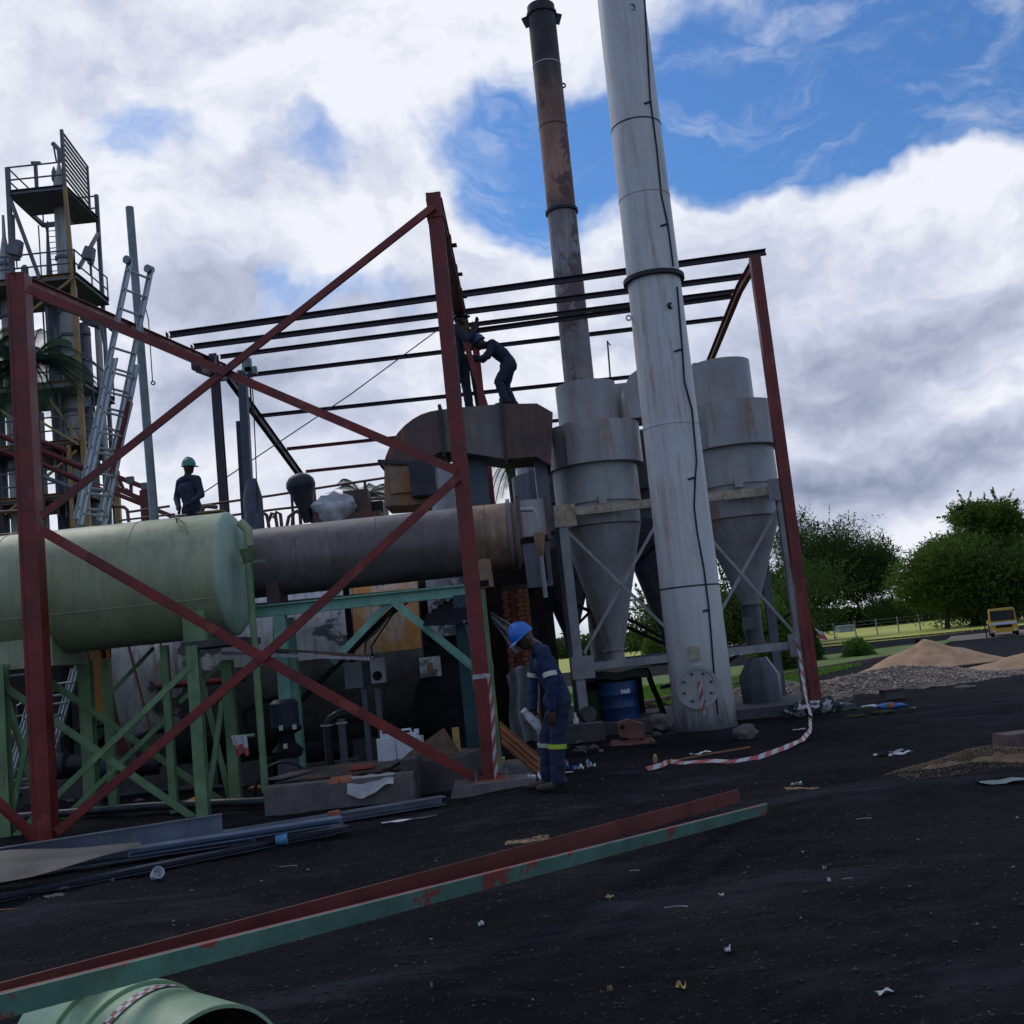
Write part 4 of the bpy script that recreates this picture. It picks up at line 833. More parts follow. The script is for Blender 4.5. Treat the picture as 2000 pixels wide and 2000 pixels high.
# ------------------------------------------------------------------ cyclones
def cyclone(lab, Xc, Yc, M1, lev, lower, dark=False, grp=None, cone_end=None):
    t = Thing('dust_cyclone', lab, 'cyclone', (Xc, Yc, 0), grp)
    zt, z1, z2, z3, z4, zb = lev; r0, r1, r2, r3, rb = .52, .80, .73, .68, .15
    O = (Xc, Yc, 0)
    mb = MB(); mb.lathe(O, [(z1 - .02, r0), (zt, r0), (zt, r0 - .02), (z1, r0 - .02)]); t.part('outlet_cylinder', mb, M1)
    # volute: spiral drum
    mb = MB(); n = 64; vs = []
    for z in (z2, z1):
        for i in range(n): g = 2 * math.pi * i / n; rr = r1 + .07 * (1 - (((g + 2.2) % (2 * math.pi)) / (2 * math.pi))); vs.append((Xc + math.cos(g) * rr, Yc + math.sin(g) * rr, z))
    fs = [(i, (i + 1) % n, (i + 1) % n + n, i + n) for i in range(n)] + [tuple(range(n - 1, -1, -1)), tuple(range(n, 2 * n))]; mb.add(vs, fs)
    vv = t.part('inlet_volute', mb, M1)
    mb = MB(); mb.lathe(O, [(z3, r2 - .01), (z3, r2), (z2 + .01, r2), (z2 + .01, r2 - .3)]); t.part('barrel', mb, M1)
    mb = MB(); mb.lathe(O, [(z4, r3), (z3 - .0, r3 + .015)]); t.part('lower_barrel', mb, CYC if not dark else CYCD)
    mb = MB(); mb.lathe(O, [(z4 - .01, r3 + .012), (z4 + .015, r3 + .012), (z4 + .015, r3)]); t.part('weld_seam', mb, RUSTD)
    mb = MB(); mb.lathe(O, [(zb, rb), (z4, r3)]); t.part('cone', mb, M1)
    if lower: mb = MB(); mb.lathe(O, [(zb - .02, rb + .05), (zb, rb + .05), (zb, rb)]); mb.lathe(O, [(zb - .25, rb), (zb - .02, rb)]); t.part('outlet_collar', mb, M1)
    return t
YC = 18.3
cl = q(1126, 925, YC); cr_ = q(1382, 895, YC)
XCL, XCR = q(1126, 925, YC).x, q(1383, 895, YC).x
front = YC - .75
L1 = [q(1042, 735, YC).z, q(1035, 818, YC).z, q(1046, 893, YC).z, q(1056, 962, YC).z, q(1072, 1002, YC).z, q(1150, 1226, YC).z]
L2 = [q(1416, 682, YC).z, q(1441, 765, YC).z, q(1449, 846, YC).z, q(1458, 915, YC).z, q(1458, 975, YC).z, q(1415, 1140, YC).z]
cyclone('front left silver cyclone hopper, left of the tall silver stack', XCL, YC, CYC, L1, True)
tc = cyclone('front right silver cyclone hopper, right of the tall silver stack', XCR, YC, CYC, L2, False)
# right cyclone dust valve and flared hopper
z = L2[5]; mb = MB(); mb.lathe((XCR, YC, 0), [(z - .02, .20), (z, .20), (z, .15)]); mb.lathe((XCR, YC, 0), [(q(1415, 1222, YC).z, .15), (z - .02, .155)]); tc.part('dust_valve', mb, CYCD)
mb = MB(); z0 = q(1430, 1240, YC).z; z1 = q(1430, 1275, YC).z; z2 = q(1430, 1350, YC).z; mb.lathe((XCR, YC, 0), [(z0, .16), (z1, .35), (z2 + .1, .33), (z2 - .1, .22)], (0, 0, 1), 8); tc.part('dust_hopper', mb, CYCD)
c = q(1395, 1175, YC - .55); mb = MB(); mb.box((XCR - .1, YC - .28, q(1395, 1178, YC).z), (.24, .06, .2)); tc.part('patch_plate', mb, CYCD)
YR = 20.6
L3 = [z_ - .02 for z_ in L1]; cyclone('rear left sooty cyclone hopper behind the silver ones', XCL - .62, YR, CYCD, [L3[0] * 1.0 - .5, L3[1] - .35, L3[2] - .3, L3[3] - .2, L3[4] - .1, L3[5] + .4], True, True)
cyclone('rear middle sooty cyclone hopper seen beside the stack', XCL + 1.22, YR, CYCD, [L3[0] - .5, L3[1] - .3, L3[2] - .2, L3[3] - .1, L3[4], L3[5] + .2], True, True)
def cyc_frame():
    y = 17.42; yb_ = 19.2; tl = q(1060, 967, y); tr = q(1470, 925, y); x0 = tl.x; x1 = tr.x; zt = (tl.z + tr.z) / 2; t = Thing('cyclone_tower', 'grey steel support frame with gussets and cross braces around the cyclones', 'steel frame', ((x0 + x1) / 2, y, 0))
    def B(p0, p1, w, h, m=FRAM, kind='box', name='beam', up=(0, 0, 1)): mb = MB(); mb.beam(p0, p1, w, h, kind, up=up); t.part(name, mb, m)
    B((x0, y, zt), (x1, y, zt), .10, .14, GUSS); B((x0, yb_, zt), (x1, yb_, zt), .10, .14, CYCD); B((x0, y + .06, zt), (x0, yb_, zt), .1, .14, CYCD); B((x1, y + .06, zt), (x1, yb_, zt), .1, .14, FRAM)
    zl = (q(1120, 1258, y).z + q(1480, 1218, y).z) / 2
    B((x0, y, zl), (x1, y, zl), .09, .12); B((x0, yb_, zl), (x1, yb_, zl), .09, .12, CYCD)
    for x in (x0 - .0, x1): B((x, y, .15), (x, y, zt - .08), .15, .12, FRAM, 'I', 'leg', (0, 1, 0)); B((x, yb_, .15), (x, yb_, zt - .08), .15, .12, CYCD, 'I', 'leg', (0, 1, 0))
    for (x, z_, m) in ((x0 + .04, zt - .06, GUSS), (x1 - .02, zt + .0, FRAM), (x0 + .06, zl, FRAM), (x1 - .02, zl, FRAM)):
        mb = MB(); mb.box((x, y - .085, z_), (.36, .015, .36)); t.part('gusset_plate', mb, m)
    def X(a, b, yy=y - .05, w=.05, m=FRAM): mb = MB(); mb.beam(q(*a, yy), q(*b, yy), .03, w, 'L'); t.part('brace', mb, m)
    X((1068, 1000), (1262, 1190)); X((1240, 985), (1102, 1232), y - .02); X((1335, 1010), (1502, 1198)); X((1472, 950), (1345, 1180), y - .02)
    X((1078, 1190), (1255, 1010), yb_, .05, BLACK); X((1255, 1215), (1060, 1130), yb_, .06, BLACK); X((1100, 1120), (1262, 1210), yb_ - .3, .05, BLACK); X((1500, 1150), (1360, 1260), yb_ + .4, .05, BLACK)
    # small lugs on barrels
    for px, py in ((1177, 975), (1442, 943)): c = at(px, py, 17.50); mb = MB(); mb.box(c, (.13, .1, .15)); t.part('lug', mb, CYC)
    # right splice plate on beam end
    return x0, x1, y, yb_, zt, zl
FX0, FX1, FY, FYB, FZT, FZL = cyc_frame()
# plinth below
mb = MB(); mb.box(((FX0 + FX1) / 2 - .1, 18.2, .03), (FX1 - FX0 + .9, 2.3, .26), None, .985); mb.obj('concrete_plinth', CONCD, label='long low sooty concrete plinth below the cyclones', cat='plinth')
# hopper boxes between/behind
mb = MB(); y = 18.9; a = q(1208, 790, y); b = q(1152, 715, y); mb.bb(b.x - .1, a.x + .1, y, y + 1.0, q(1180, 785, y).z, q(1180, 722, y).z)
mb.obj('gas_duct', CYC, label='silver connecting duct behind the top of the left cyclone', cat='duct')
mb = MB(); y = 18.1; mb.prism([(0, 0), (.45, 0), (.45, .95), (.12, .75), (0, .55)], Vector((q(1182, 770, y).x, y, q(1182, 790, y).z)), Vector((q(1182, 770, y).x, y + .8, q(1182, 790, y).z))); mb.obj('gas_duct', CYC, label='silver flue duct transition just left of the tall silver stack', cat='duct')
mb = MB(); mb.bb(q(1306, 740, 19).x, q(1325, 740, 19).x, 18.6, 19.4, q(1310, 830, 19).z, q(1310, 695, 19).z); mb.obj('gas_duct', CYCD, label='dark narrow duct between the silver stack and right cyclone', cat='duct')

# ------------------------------------------------------------------ stacks
def stack(lab, base, r0, r1, z1, top, secs, rings, m_of, n=64, z0=0.0):
    t = Thing('chimney_stack', lab, 'chimney', (base.x, base.y, z0)); B = Vector((base.x, base.y, 0)); A = (top - B); h = top.z
    def P(z): return B + A * (z / h)
    def rad(z): return r0 + (r1 - r0) * z / h
    for i in range(len(secs) - 1):
        a, b = secs[i], secs[i + 1]; mb = MB(); mb.lathe(P(a), [(0, rad(a)), ((P(b) - P(a)).length, rad(b))] if i < len(secs) - 2 else [(0, rad(a)), ((P(b) - P(a)).length, rad(b)), ((P(b) - P(a)).length, rad(b) - .03), (0, rad(a) - .03)], A, n)
        t.part('stack_section', mb, m_of(i))
        if i: mb = MB(); mb.lathe(P(a), [(-.012, rad(a)), (-.008, rad(a) + .007), (.008, rad(a) + .007), (.012, rad(a))], A, n); t.part('weld_seam', mb, DARKM if i % 2 else SILV)
    for z_, w, e in rings: mb = MB(); mb.lathe(P(z_), [(-w, rad(z_)), (-w, rad(z_) + e), (w, rad(z_) + e), (w, rad(z_))], A, n); t.part('flange_ring', mb, STKT)
    return t, P, rad
SB = gnd(1381, 1440); sy = SB.y
ztop = 12.2; st_top = at(1206, -60, sy); sc = st_top.z
zz = lambda px, py: at(px, py, sy).z
secs = [0, zz(1345, 1147), zz(1306, 836), zz(1276, 545), zz(1251, 391), zz(1240, 252), st_top.z]
t, P, rad = stack('tall silver painted steel chimney stack in front of the cyclones', SB, .425, .345, 0, st_top, secs, [(zz(1276, 548), .03, .06)], lambda i: SILV)
c = at(1364, 1342, sy - .38); mb = MB(); mb.lathe((c.x, sy - .24, c.z), [(0, .255), (.19, .255), (.19, .285), (.215, .285), (.215, .24), (.20, .235), (.20, 0)], (-.10, -1, 0), 48); fl = t.part('manhole_cover', mb, CYC)
for k in range(8):
    g = k / 8 * 2 * math.pi + .3; mb = MB(); o = Vector((c.x - .02, sy - .435, c.z)) + Vector((math.cos(g) * .195, 0, math.sin(g) * .195)); mb.cyl(o, o + Vector((0, -.035, 0)), .019, 6); t.part('bolt', mb, DARKM, parent=fl)
c2 = at(1356, 1276, sy - .42); mb = MB(); mb.box((c2.x, sy - .415, c2.z), (.145, .03, .20)); mb.box((c2.x, sy - .43, c2.z), (.11, .02, .16)); t.part('name_plate', mb, GUSS)
def onst(x, y):
    z = at(x, y, sy).z; p = P(z); return oncyl(x, y, p.x, p.y, rad(z))
def dense(L_): return [(L_[i][0] + (L_[i + 1][0] - L_[i][0]) * k / 5, L_[i][1] + (L_[i + 1][1] - L_[i][1]) * k / 5) for i in range(len(L_) - 1) for k in range(5)]
mb = MB(); mb.tube([onst(x, y) for x, y in dense(((1256, -60), (1270, 190), (1283, 290), (1292, 380), (1305, 440), (1318, 540)))], .012, 6)
mb.tube([onst(x, y) for x, y in dense( ((1323, 560), (1333, 680), (1337, 745), (1352, 800), (1361, 900), (1358, 935), (1356, 990), (1362, 1040), (1375, 1110), (1385, 1190), (1396, 1330), (1404, 1410)))], .012, 6)
mb.obj('earth_cable', HOSE, label='thin black cable running down the right side of the silver stack', cat='cable')
for (px, py) in ((1271, 198), (1303, 437), (1330, 682), (1356, 932), (1385, 1190)):
    mb = MB(); mb.tube([onst(px - 12, py + 4), onst(px + 1, py)], .016, 6); t.part('cable_clip', mb, DARKM)
o = at(1309, 597, sy - .36); mb = MB(); mb.lathe(o, [(-.02, .03), (-.02, .05), (.02, .05), (.02, .03), (-.02, .03)], (1, -.6, 0), 14); t.part('lifting_eye', mb, DARKM)
o = at(1228, 621, sy - .05); mb = MB(); mb.lathe(o, [(-.01, .025), (-.01, .045), (.01, .045), (.01, .025), (-.01, .025)], (0, 1, 0), 14); t.part('lifting_eye', mb, SILV)
o = at(1234, 15, sy - .33); mb = MB(); mb.lathe(o, [(-.02, 0), (-.02, .05), (.02, .05)], (0, -1, 0), 14); t.part('sample_port', mb, BLACK)
o = at(1310, 1310 + 30, sy); mb = MB(); mb.beam(at(1290, 1343, sy), at(1325, 1335, sy), .05, .05); t.part('valve_stub', mb, BLACK)
# tape hanging from manhole
ribbon([at(1366, 1330, sy - .53), at(1370, 1362, sy - .53), at(1374, 1396, sy - .53)], .06, 'barrier_tape', 'short red and white tape scrap hanging from the round cover of the silver stack', side=(1, 0, 0), seg=.09)
# skirt
mb = MB(); mb.lathe((SB.x, sy, 0), [(-.05, .62), (.03, .58), (.10, .50), (.13, .43)], (0, 0, 1), 48); t.part('base_skirt', mb, BLACK)

RB = at(1129, 724, 20.9); r_top = at(1056, 14, 20.9); rb = Vector((RB.x + (RB.x - r_top.x) * .0, 20.9, 0)); rb.x = RB.x - (r_top.x - RB.x) * (RB.z / (r_top.z - RB.z))
sec2 = [0, RB.z - 1.5, at(1094, 412, 20.9).z, at(1078, 250, 20.9).z, at(1066, 130, 20.9).z, r_top.z]
t2, P2, rad2 = stack('slender rusty steel chimney with blackened top behind the cyclones', rb, .31, .285, 0, r_top, sec2, [(at(1100, 414, 20.9).z, .03, .04), (r_top.z - .18, .03, .03)], lambda i: [STK2, STK2, STK3, STK3, STK3][i], 48)
for sx in (-1, 1):
    o = P2(r_top.z - .3) + Vector((sx * .33, 0, 0)); mb = MB(); mb.box(o, (.12, .05, .22), Matrix.Rotation(sx * .35, 3, 'Y')); t2.part('lug', mb, STKT)
o = at(1100, 167, 20.9); mb = MB(); mb.lathe(o, [(-.01, .03), (-.01, .06), (.01, .06), (.01, .03), (-.01, .03)], (0, 1, 0), 14); t2.part('lifting_eye', mb, STKT)
# guy wire
mb = MB(); mb.tube([q(832, 618, 20.0), q(660, 745, 20.0), q(386, 928, 20.0)], .012, 5); mb.obj('guy_wire', DSTEEL, label='thin taut wire running diagonally below the purlins', cat='wire')
mb = MB(); mb.tube([q(1146, 643, 24), q(1152, 720, 24)], .02, 6); mb.tube([q(1146, 645, 24), q(1152, 652, 24)], .015, 5); mb.obj('antenna', DSTEEL, label='thin antenna rod above the silver duct', cat='antenna')

# ------------------------------------------------------------------ distillation tower (far left)
def tower():
    Y0 = 42.0; NLp = at(17, 377, Y0); Z1 = NLp.z
    a, b = ray(127, 366); yNR = (Z1 - H) / b; NR = Vector((a * yNR, yNR, Z1)); a, b = ray(17, 377); NL = Vector((a * Y0, Y0, Z1))
    a, b = ray(191, 428); yf = (Z1 - H) / b; FR = Vector((a * yf, yf, Z1)); a, b = ray(85, 441); yl = (Z1 - H) / b; FL = Vector((a * yl, yl, Z1))
    # square up the plan
    NR = Vector((NR.x, Y0, Z1)); D = min(5.0, (FR.y + FL.y) / 2 - Y0); FR = Vector((at(191, 428, Y0 + D).x, Y0 + D, Z1)); FL = Vector((at(85, 441, Y0 + D).x, Y0 + D, Z1))
    t = Thing('distillation_tower', 'tall steel framed distillation tower with platforms and ladders at the far left', 'tower', (NL.x + 1.5, Y0 + 1.5, -.6))
    def post(p, ztop, w, m, z0=-.6): mb = MB(); mb.beam((p.x, p.y, z0), (p.x, p.y, ztop), w, w, up=(0, 1, 0)); t.part('post', mb, m)
    zr = Z1 + 1.15
    post(NL, zat(12, 328, Y0) , .16, TOWERD); post(FR, zr, .15, TOWERD)
    o = at(144, 560, Y0); o2 = at(158, 850, Y0); mb = MB(); mb.beam((NR.x, Y0, Z1), o, .14); mb.beam(o, (o2.x + .15, Y0, -.6), .19); t.part('post', mb, YEL)
    def plat(pts, z, m, th=.12, hole=True):
        mb = MB(); A, B_, C_, D_ = pts
        vs = [Vector((p.x, p.y, z)) for p in pts] + [Vector((p.x, p.y, z - th)) for p in pts]; mb.add(vs, [(0, 1, 2, 3), (7, 6, 5, 4), (0, 4, 5, 1), (1, 5, 6, 2), (2, 6, 7, 3), (3, 7, 4, 0)]); t.part('platform', mb, m)
    m_ = NR.lerp(FR, .62); m2 = NL.lerp(FL, .62); plat([NL, NR, m_, m2], Z1, TOWERD)
    m3 = m_.lerp(m2, .42); f3 = FR.lerp(FL, .42); plat([m_, FR, f3, m3], Z1 - .001, TOWERD)
    for a_, b_ in ((NL, NR), (NR, FR), (FR, FL), (FL, NL)): mb = MB(); mb.beam(a_, b_, .12, .2, 'C'); t.part('edge_beam', mb, TOWERD)
    def rails(A, B_, z, hs=(.55, 1.1), m=TOWERD, r=.035, posts=2):
        for h_ in hs: mb = MB(); mb.tube([Vector((A.x, A.y, z + h_)), Vector((B_.x, B_.y, z + h_))], r, 6); t.part('handrail', mb, m)
        for k in range(posts): p = A.lerp(B_, k / max(1, posts - 1)); mb = MB(); mb.tube([Vector((p.x, p.y, z)), Vector((p.x, p.y, z + hs[-1]))], r, 6); t.part('rail_post', mb, m)
    rails(NL, NR, Z1, posts=2); rails(NL, FL, Z1); rails(FR, FL, Z1, posts=2)
    # louvre screen on the right side
    A = Vector((NR.x, NR.y, 0)); B_ = Vector((NR.lerp(FR, .75).x, NR.lerp(FR, .75).y, 0))
    for k in range(10): z = Z1 + .1 + k * .22; mb = MB(); mb.tube([A + Vector((0, 0, z + .35)), B_ + Vector((0, 0, z))], .05, 6); t.part('screen_bar', mb, TOWERD)
    mb = MB(); mb.beam(A + Vector((0, 0, Z1)), A + Vector((0, 0, Z1 + 2.5)), .12); mb.beam(B_ + Vector((0, 0, Z1)), B_ + Vector((0, 0, Z1 + 2.1)), .08); t.part('screen_post', mb, TOWERD)
    mb = MB(); pp = at(72, 371, Y0 + .4); mb.beam(pp, at(69, 318, Y0 + .4), .12); mb.beam(at(61, 318, Y0 + .4), at(79, 318, Y0 + .4), .1); t.part('lamp_post', mb, TOWERD)
    # lower platforms
    Z2 = at(80, 545, Y0).z
    def lvl(Z, xs, m, frac=1.0, e=YEL):
        pts = [Vector((xs[0], Y0, Z)), Vector((NR.x + (NR.x - NL.x) * .10, Y0, Z)), Vector((FR.x + .25, Y0 + D, Z)), Vector((xs[0] + .2, Y0 + D, Z))]; plat(pts, Z, m)
        for i in range(4): mb = MB(); mb.beam(pts[i], pts[(i + 1) % 4], .14, .26, 'C'); t.part('edge_beam', mb, e if i in (0, 3) else TOWERD)
        rails(pts[0], pts[1], Z, m=TOWERD, posts=3); rails(pts[1], pts[2], Z, m=TOWERD, posts=3); return pts
    P2_ = lvl(Z2, (at(20, 550, Y0).x - 3, 0), TOWERD)
    Z3 = at(100, 868, Y0).z; P3_ = lvl(Z3, (at(70, 872, Y0).x - 4, 0), DARKM)
    Zm = at(100, 752, Y0).z; lvl(Zm, (at(20, 750, Y0).x - 3, 0), TOWERD)
    Z4 = at(60, 975, Y0).z; lvl(Z4, (at(0, 975, Y0).x - 4, 0), DARKM)
    for a_, b_ in ((Vector((NL.x, Y0, Z1 - .1)), Vector((at(78, 545, Y0).x, Y0, Z2))), (Vector((FR.x, Y0 + D, Z1 - .6)), Vector((NR.x + .4, Y0 + 0, Z2 + .3)))):
        mb = MB(); mb.beam(a_, b_, .13); t.part('brace', mb, TOWERD)
    for a_, b_ in (((143, 543), (55, 612)), ((60, 812), (155, 868)), ((98, 780), (155, 860)), ((80, 940), (150, 880)), ((10, 1005), (46, 975)), ((0, 800), (30, 820)), ((8, 640), (24, 690))):
        mb = MB(); mb.beam(at(*a_, Y0 - .2), at(*b_, Y0 - .2), .09); t.part('brace', mb, YEL)
    for a_, b_ in (((160, 690), (215, 735)), ((166, 900), (210, 770)), ((195, 620), (214, 735)), ((167, 868), (196, 885)), ((170, 880), (178, 905))):
        mb = MB(); mb.beam(at(*a_, Y0 + 1), at(*b_, Y0 + 1), .10); t.part('brace', mb, TOWERD)
    mb = MB(); mb.beam(at(74, 850, Y0 - .3), at(82, 1015, Y0 - .3), .14); t.part('post', mb, YEL); mb = MB(); mb.beam(at(134, 870, Y0 - .3), at(142, 1030, Y0 - .3), .13); t.part('post', mb, YEL)
    mb = MB(); mb.beam(at(228, 920, Y0 - 2), at(231, 1020, Y0 - 2), .18); t.part('post', mb, YEL)
    # columns (vessels)
    def vessel(px, py, w, Yc, prof_tops, m, ringz=(), z0=-.6, name='column_vessel'):
        c = at(px, py, Yc); r = w / 2 / 2060 * Yc; mb = MB(); zt = prof_tops[0]; pr = [(z0, r), (zt, r)] + [(z_, r * f) for z_, f in prof_tops[1:]]
        mb.lathe((c.x, Yc, 0), pr, (0, 0, 1), 28); v = t.part(name, mb, m)
        for z_ in ringz: mb = MB(); mb.lathe((c.x, Yc, 0), [(z_ - .06, r), (z_ - .06, r + .07), (z_ + .06, r + .07), (z_ + .06, r)], (0, 0, 1), 28); t.part('flange_ring', mb, TOWERD, parent=v)
        return c.x, r
    Yv = Y0 + 1.6
    rz = [zat(128, y_, Yv) for y_ in (505, 610, 657, 715, 755, 805)]
    zt = zat(117, 372, Yv); x_, r_ = vessel(139, 760, 28, Yv, (zt, (zt + .2, .95), (zat(117, 330, Yv), .35), (zat(116, 320, Yv), .2), (zat(114, 290, Yv), .16)), TOWER, rz)
    mb = MB(); mb.tube([at(117, 315, Yv), at(115, 292, Yv), at(106, 283, Yv), at(103, 280, Yv)], .10, 8); mb.tube([at(104, 282, Yv), at(110, 315, Yv)], .04, 6); t.part('vent_pipe', mb, TOWERD)
    vessel(112, 760, 24, Yv + .6, (zat(100, 540, Yv), (zat(100, 530, Yv), .4)), TOWERD, ())
    mb = MB(); mb.lathe((at(106, 348, Yv).x, Yv, 0), [(zat(106, 360, Yv), .03), (zat(106, 350, Yv), .12), (zat(106, 335, Yv), .10), (zat(106, 325, Yv), .02)], (0, 0, 1), 10); t.part('vent_cap', mb, TOWERD)
    zt = zat(20, 510, Yv); vessel(24, 803, 24, Yv, (zt, (zat(14, 462, Yv), .32), (zat(13, 420, Yv), .22)), TOWER, [zat(14, y_, Yv) for y_ in (518, 620, 812, 920)])
    vessel(2, 900, 22, Yv + .4, (zat(0, 700, Yv), (zat(0, 695, Yv), .3)), TOWERD, [zat(0, 915, Yv), zat(0, 780, Yv)])
    vessel(80, 900, 20, Yv - .4, (zat(76, 812, Yv), (zat(76, 808, Yv), .1)), TOWER); vessel(50, 560, 14, Yv, (zat(48, 522, Yv), (zat(48, 518, Yv), .5)), TOWERD, z0=Z2)
    zt = zat(92, 455, Yv + 1); vessel(97, 540, 13, Yv + 1, (zat(97, 530, Yv), (zt, .35), (zat(88, 440, Yv + 1), .6)), TOWERD, z0=Z2)
    vessel(170, 760, 20, Yv + .8, (zat(165, 625, Yv), (zat(165, 618, Yv), .6)), TOWERD, [zat(170, y_, Yv) for y_ in (640, 690, 735, 790, 850)])
    vessel(198, 760, 13, Yv + .2, (zat(192, 634, Yv), (zat(192, 632, Yv), .1)), TOWER); mb = MB(); mb.tube([at(160, 620, Yv), at(178, 632, Yv), at(196, 636, Yv)], .14, 10); t.part('crossover_pipe', mb, TOWERD)
    vessel(184, 950, 22, Yv, (zat(178, 850, Yv), (zat(176, 790, Yv), .35), (zat(174, 760, Yv), .3)), TOWERD, [zat(183, 905, Yv)])
    for px, y0_, y1_, r in ((60, 620, 1000, .03), (64, 620, 800, .03), (84, 610, 800, .04), (90, 600, 1010, .06), (108, 640, 1010, .05), (152, 600, 800, .04), (175, 640, 830, .03), (132, 470, 540, .04), (75, 440, 540, .03)):
        mb = MB(); mb.tube([at(px, y0_, Y0 + .7), at(px + (y1_ - y0_) * .06, y1_, Y0 + .7)], r, 6); t.part('riser_pipe', mb, TOWERD)
    mb = MB(); mb.tube([at(20, 520, Y0 + 1), at(22, 425, Y0 + 1), at(26, 420, Y0 + 1), at(28, 480, Y0 + 1)], .06, 8); t.part('vent_pipe', mb, TOWERD)
    for x_ in (178, 172): c = at(x_, 868 if x_ == 178 else 795, Y0 - .2); mb = MB(); mb.cyl(c, c + Vector((0, 0, .4)), .12, 10); t.part('gauge', mb, TOWERD)
    # caged ladder
    mb = MB(); A = at(93, 432, Y0 + 2.5); B_ = at(101, 530, Y0 + 2.5)
    for dx in (0, .42): mb.tube([A + Vector((dx, 0, 0)), Vector((A.x + dx, A.y, B_.z))], .03, 6)
    t.part('ladder_rail', mb, TOWERD); n = int((A.z - B_.z) / .26); mb = MB()
    for k in range(n): mb.tube([Vector((A.x, A.y, B_.z + k * .26)), Vector((A.x + .42, A.y, B_.z + k * .26))], .02, 5)
    t.part('ladder_rungs', mb, TOWERD)
    # floodlights
    for px, py, s_ in ((30, 484, .62), (174, 495, .5)):
        c = at(px, py, Y0 - .4); mb = MB(); mb.box(c, (s_ * .85, .4, s_), Matrix.Rotation(.3, 3, 'Y'), .8); mb.box(c + Vector((0, .1, -s_ * .62)), (.2, .2, .2)); mb.tube([c, c + Vector((-.1, .3, -.8))], .03, 6); t.part('floodlight', mb, TOWERD)
    # sloping conveyor / pipe bridge
    for a_, b_, r in (((75, 878), (190, 925), .12), ((80, 905), (200, 958), .10), ((82, 930), (180, 968), .08), ((60, 855), (130, 880), .10), ((0, 850), (40, 868), .1), ((0, 880), (40, 895), .1)):
        mb = MB(); mb.tube([at(*a_, Y0 - 3), at(*b_, Y0 - 3)], r, 8); t.part('bridge_pipe', mb, REDD if r > .09 else TOWERD)
tower()
def conveyor():
    y = 30.0; t = Thing('pipe_gantry', 'dark sloping lattice gantry running down from the tower behind the ladder', 'gantry', at(250, 960, y))
    for a_, b_, w in (((225, 930), (290, 955), .14), ((218, 950), (300, 985), .14), ((215, 960), (345, 1012), .12)): mb = MB(); mb.beam(at(*a_, y), at(*b_, y), w); t.part('chord', mb, REDD)
    for a_, b_ in (((256, 943), (256, 970)), ((232, 935), (246, 965)), ((268, 975), (285, 960)), ((246, 955), (262, 972))): mb = MB(); mb.beam(at(*a_, y), at(*b_, y), .08); t.part('web_member', mb, REDD)
    mb = MB(); a_ = at(286, 958, y); mb.beam(a_, Vector((a_.x, y, 0)), .3, .3, 'I', up=(0, 1, 0)); t.part('post', mb, REDD)
    for px in (255, 283): mb = MB(); mb.box(at(px, 938 if px < 260 else 950, y), (.18, .15, .2)); t.part('clamp', mb, TOWERD)
    a_ = at(228, 938, y + 3); mb = MB(); mb.beam(a_, Vector((a_.x, y + 3, 0)), .14); t.part('post', mb, YEL)
conveyor()

# ------------------------------------------------------------------ ladders
def ladder(lab, bl, tl, width, y0, y1, secs, grp=None, rungs=True):
    b = at(*bl, y0); tt = at(*tl, y1); t = Thing('extension_ladder', lab, 'ladder', b, grp); d = (tt - b); L = d.length; d.normalize()
    sx = Vector((width[0], width[1], width[2])); W = sx.length; sx.normalize(); nrm = d.cross(sx).normalized()
    for (f0, f1, off) in secs:
        o = nrm * off
        for s_ in (-.5, .5): mb = MB(); mb.beam(b + d * L * f0 + sx * W * s_ + o, b + d * L * f1 + sx * W * s_ + o, .030, .085, 'C', up=nrm, th=.009); t.part('stile', mb, ALU)
        n = int(L * (f1 - f0) / .28)
        for k in range(n): c = b + d * (L * f0 + .14 + k * .28) + o; mb = MB(); mb.cyl(c - sx * W * .56, c + sx * W * .5, .018, 8); t.part('rung', mb, ALU)
        for s_ in (-.5, .5):
            mb = MB()
            for k in range(n): c = b + d * (L * f0 + .14 + k * .28) + o + sx * W * s_; mb.cyl(c - nrm * .0 - sx * .019, c - sx * .022, .017, 8); mb.cyl(c - Vector((0, .020, 0)), c - Vector((0, .024, 0)), .017, 8)
            t.part('rung_socket', mb, BLACK, kind='stuff')
        if f1 > .9:
            for s_ in (-.5, .5): c = tt + sx * W * s_ + o; mb = MB(); mb.cyl(c - sx * .05 + nrm * .03, c + sx * .05 + nrm * .03, .058, 16); t.part('end_wheel', mb, POLE)
    return t
lt = ladder('long aluminium extension ladder leaning behind the left red column', (181, 1026), (285, 517), (.15, .40, 0), 14.2, 14.4, [(0, .62, -.0), (.02, 1.0, .092)])
ladder('lower aluminium ladder standing among the green legs under the tank', (45, 1560), (128, 1268), (.30, .42, 0), 14.6, 14.8, [(0, 1.0, 0), (.05, .85, .08)])
mb = MB(); mb.beam(at(212, 960, 14.5), at(254, 785, 14.5), .12, .05); mb.obj('red_plank', RED, label='short red painted steel strip behind the aluminium ladder', cat='steel strip')
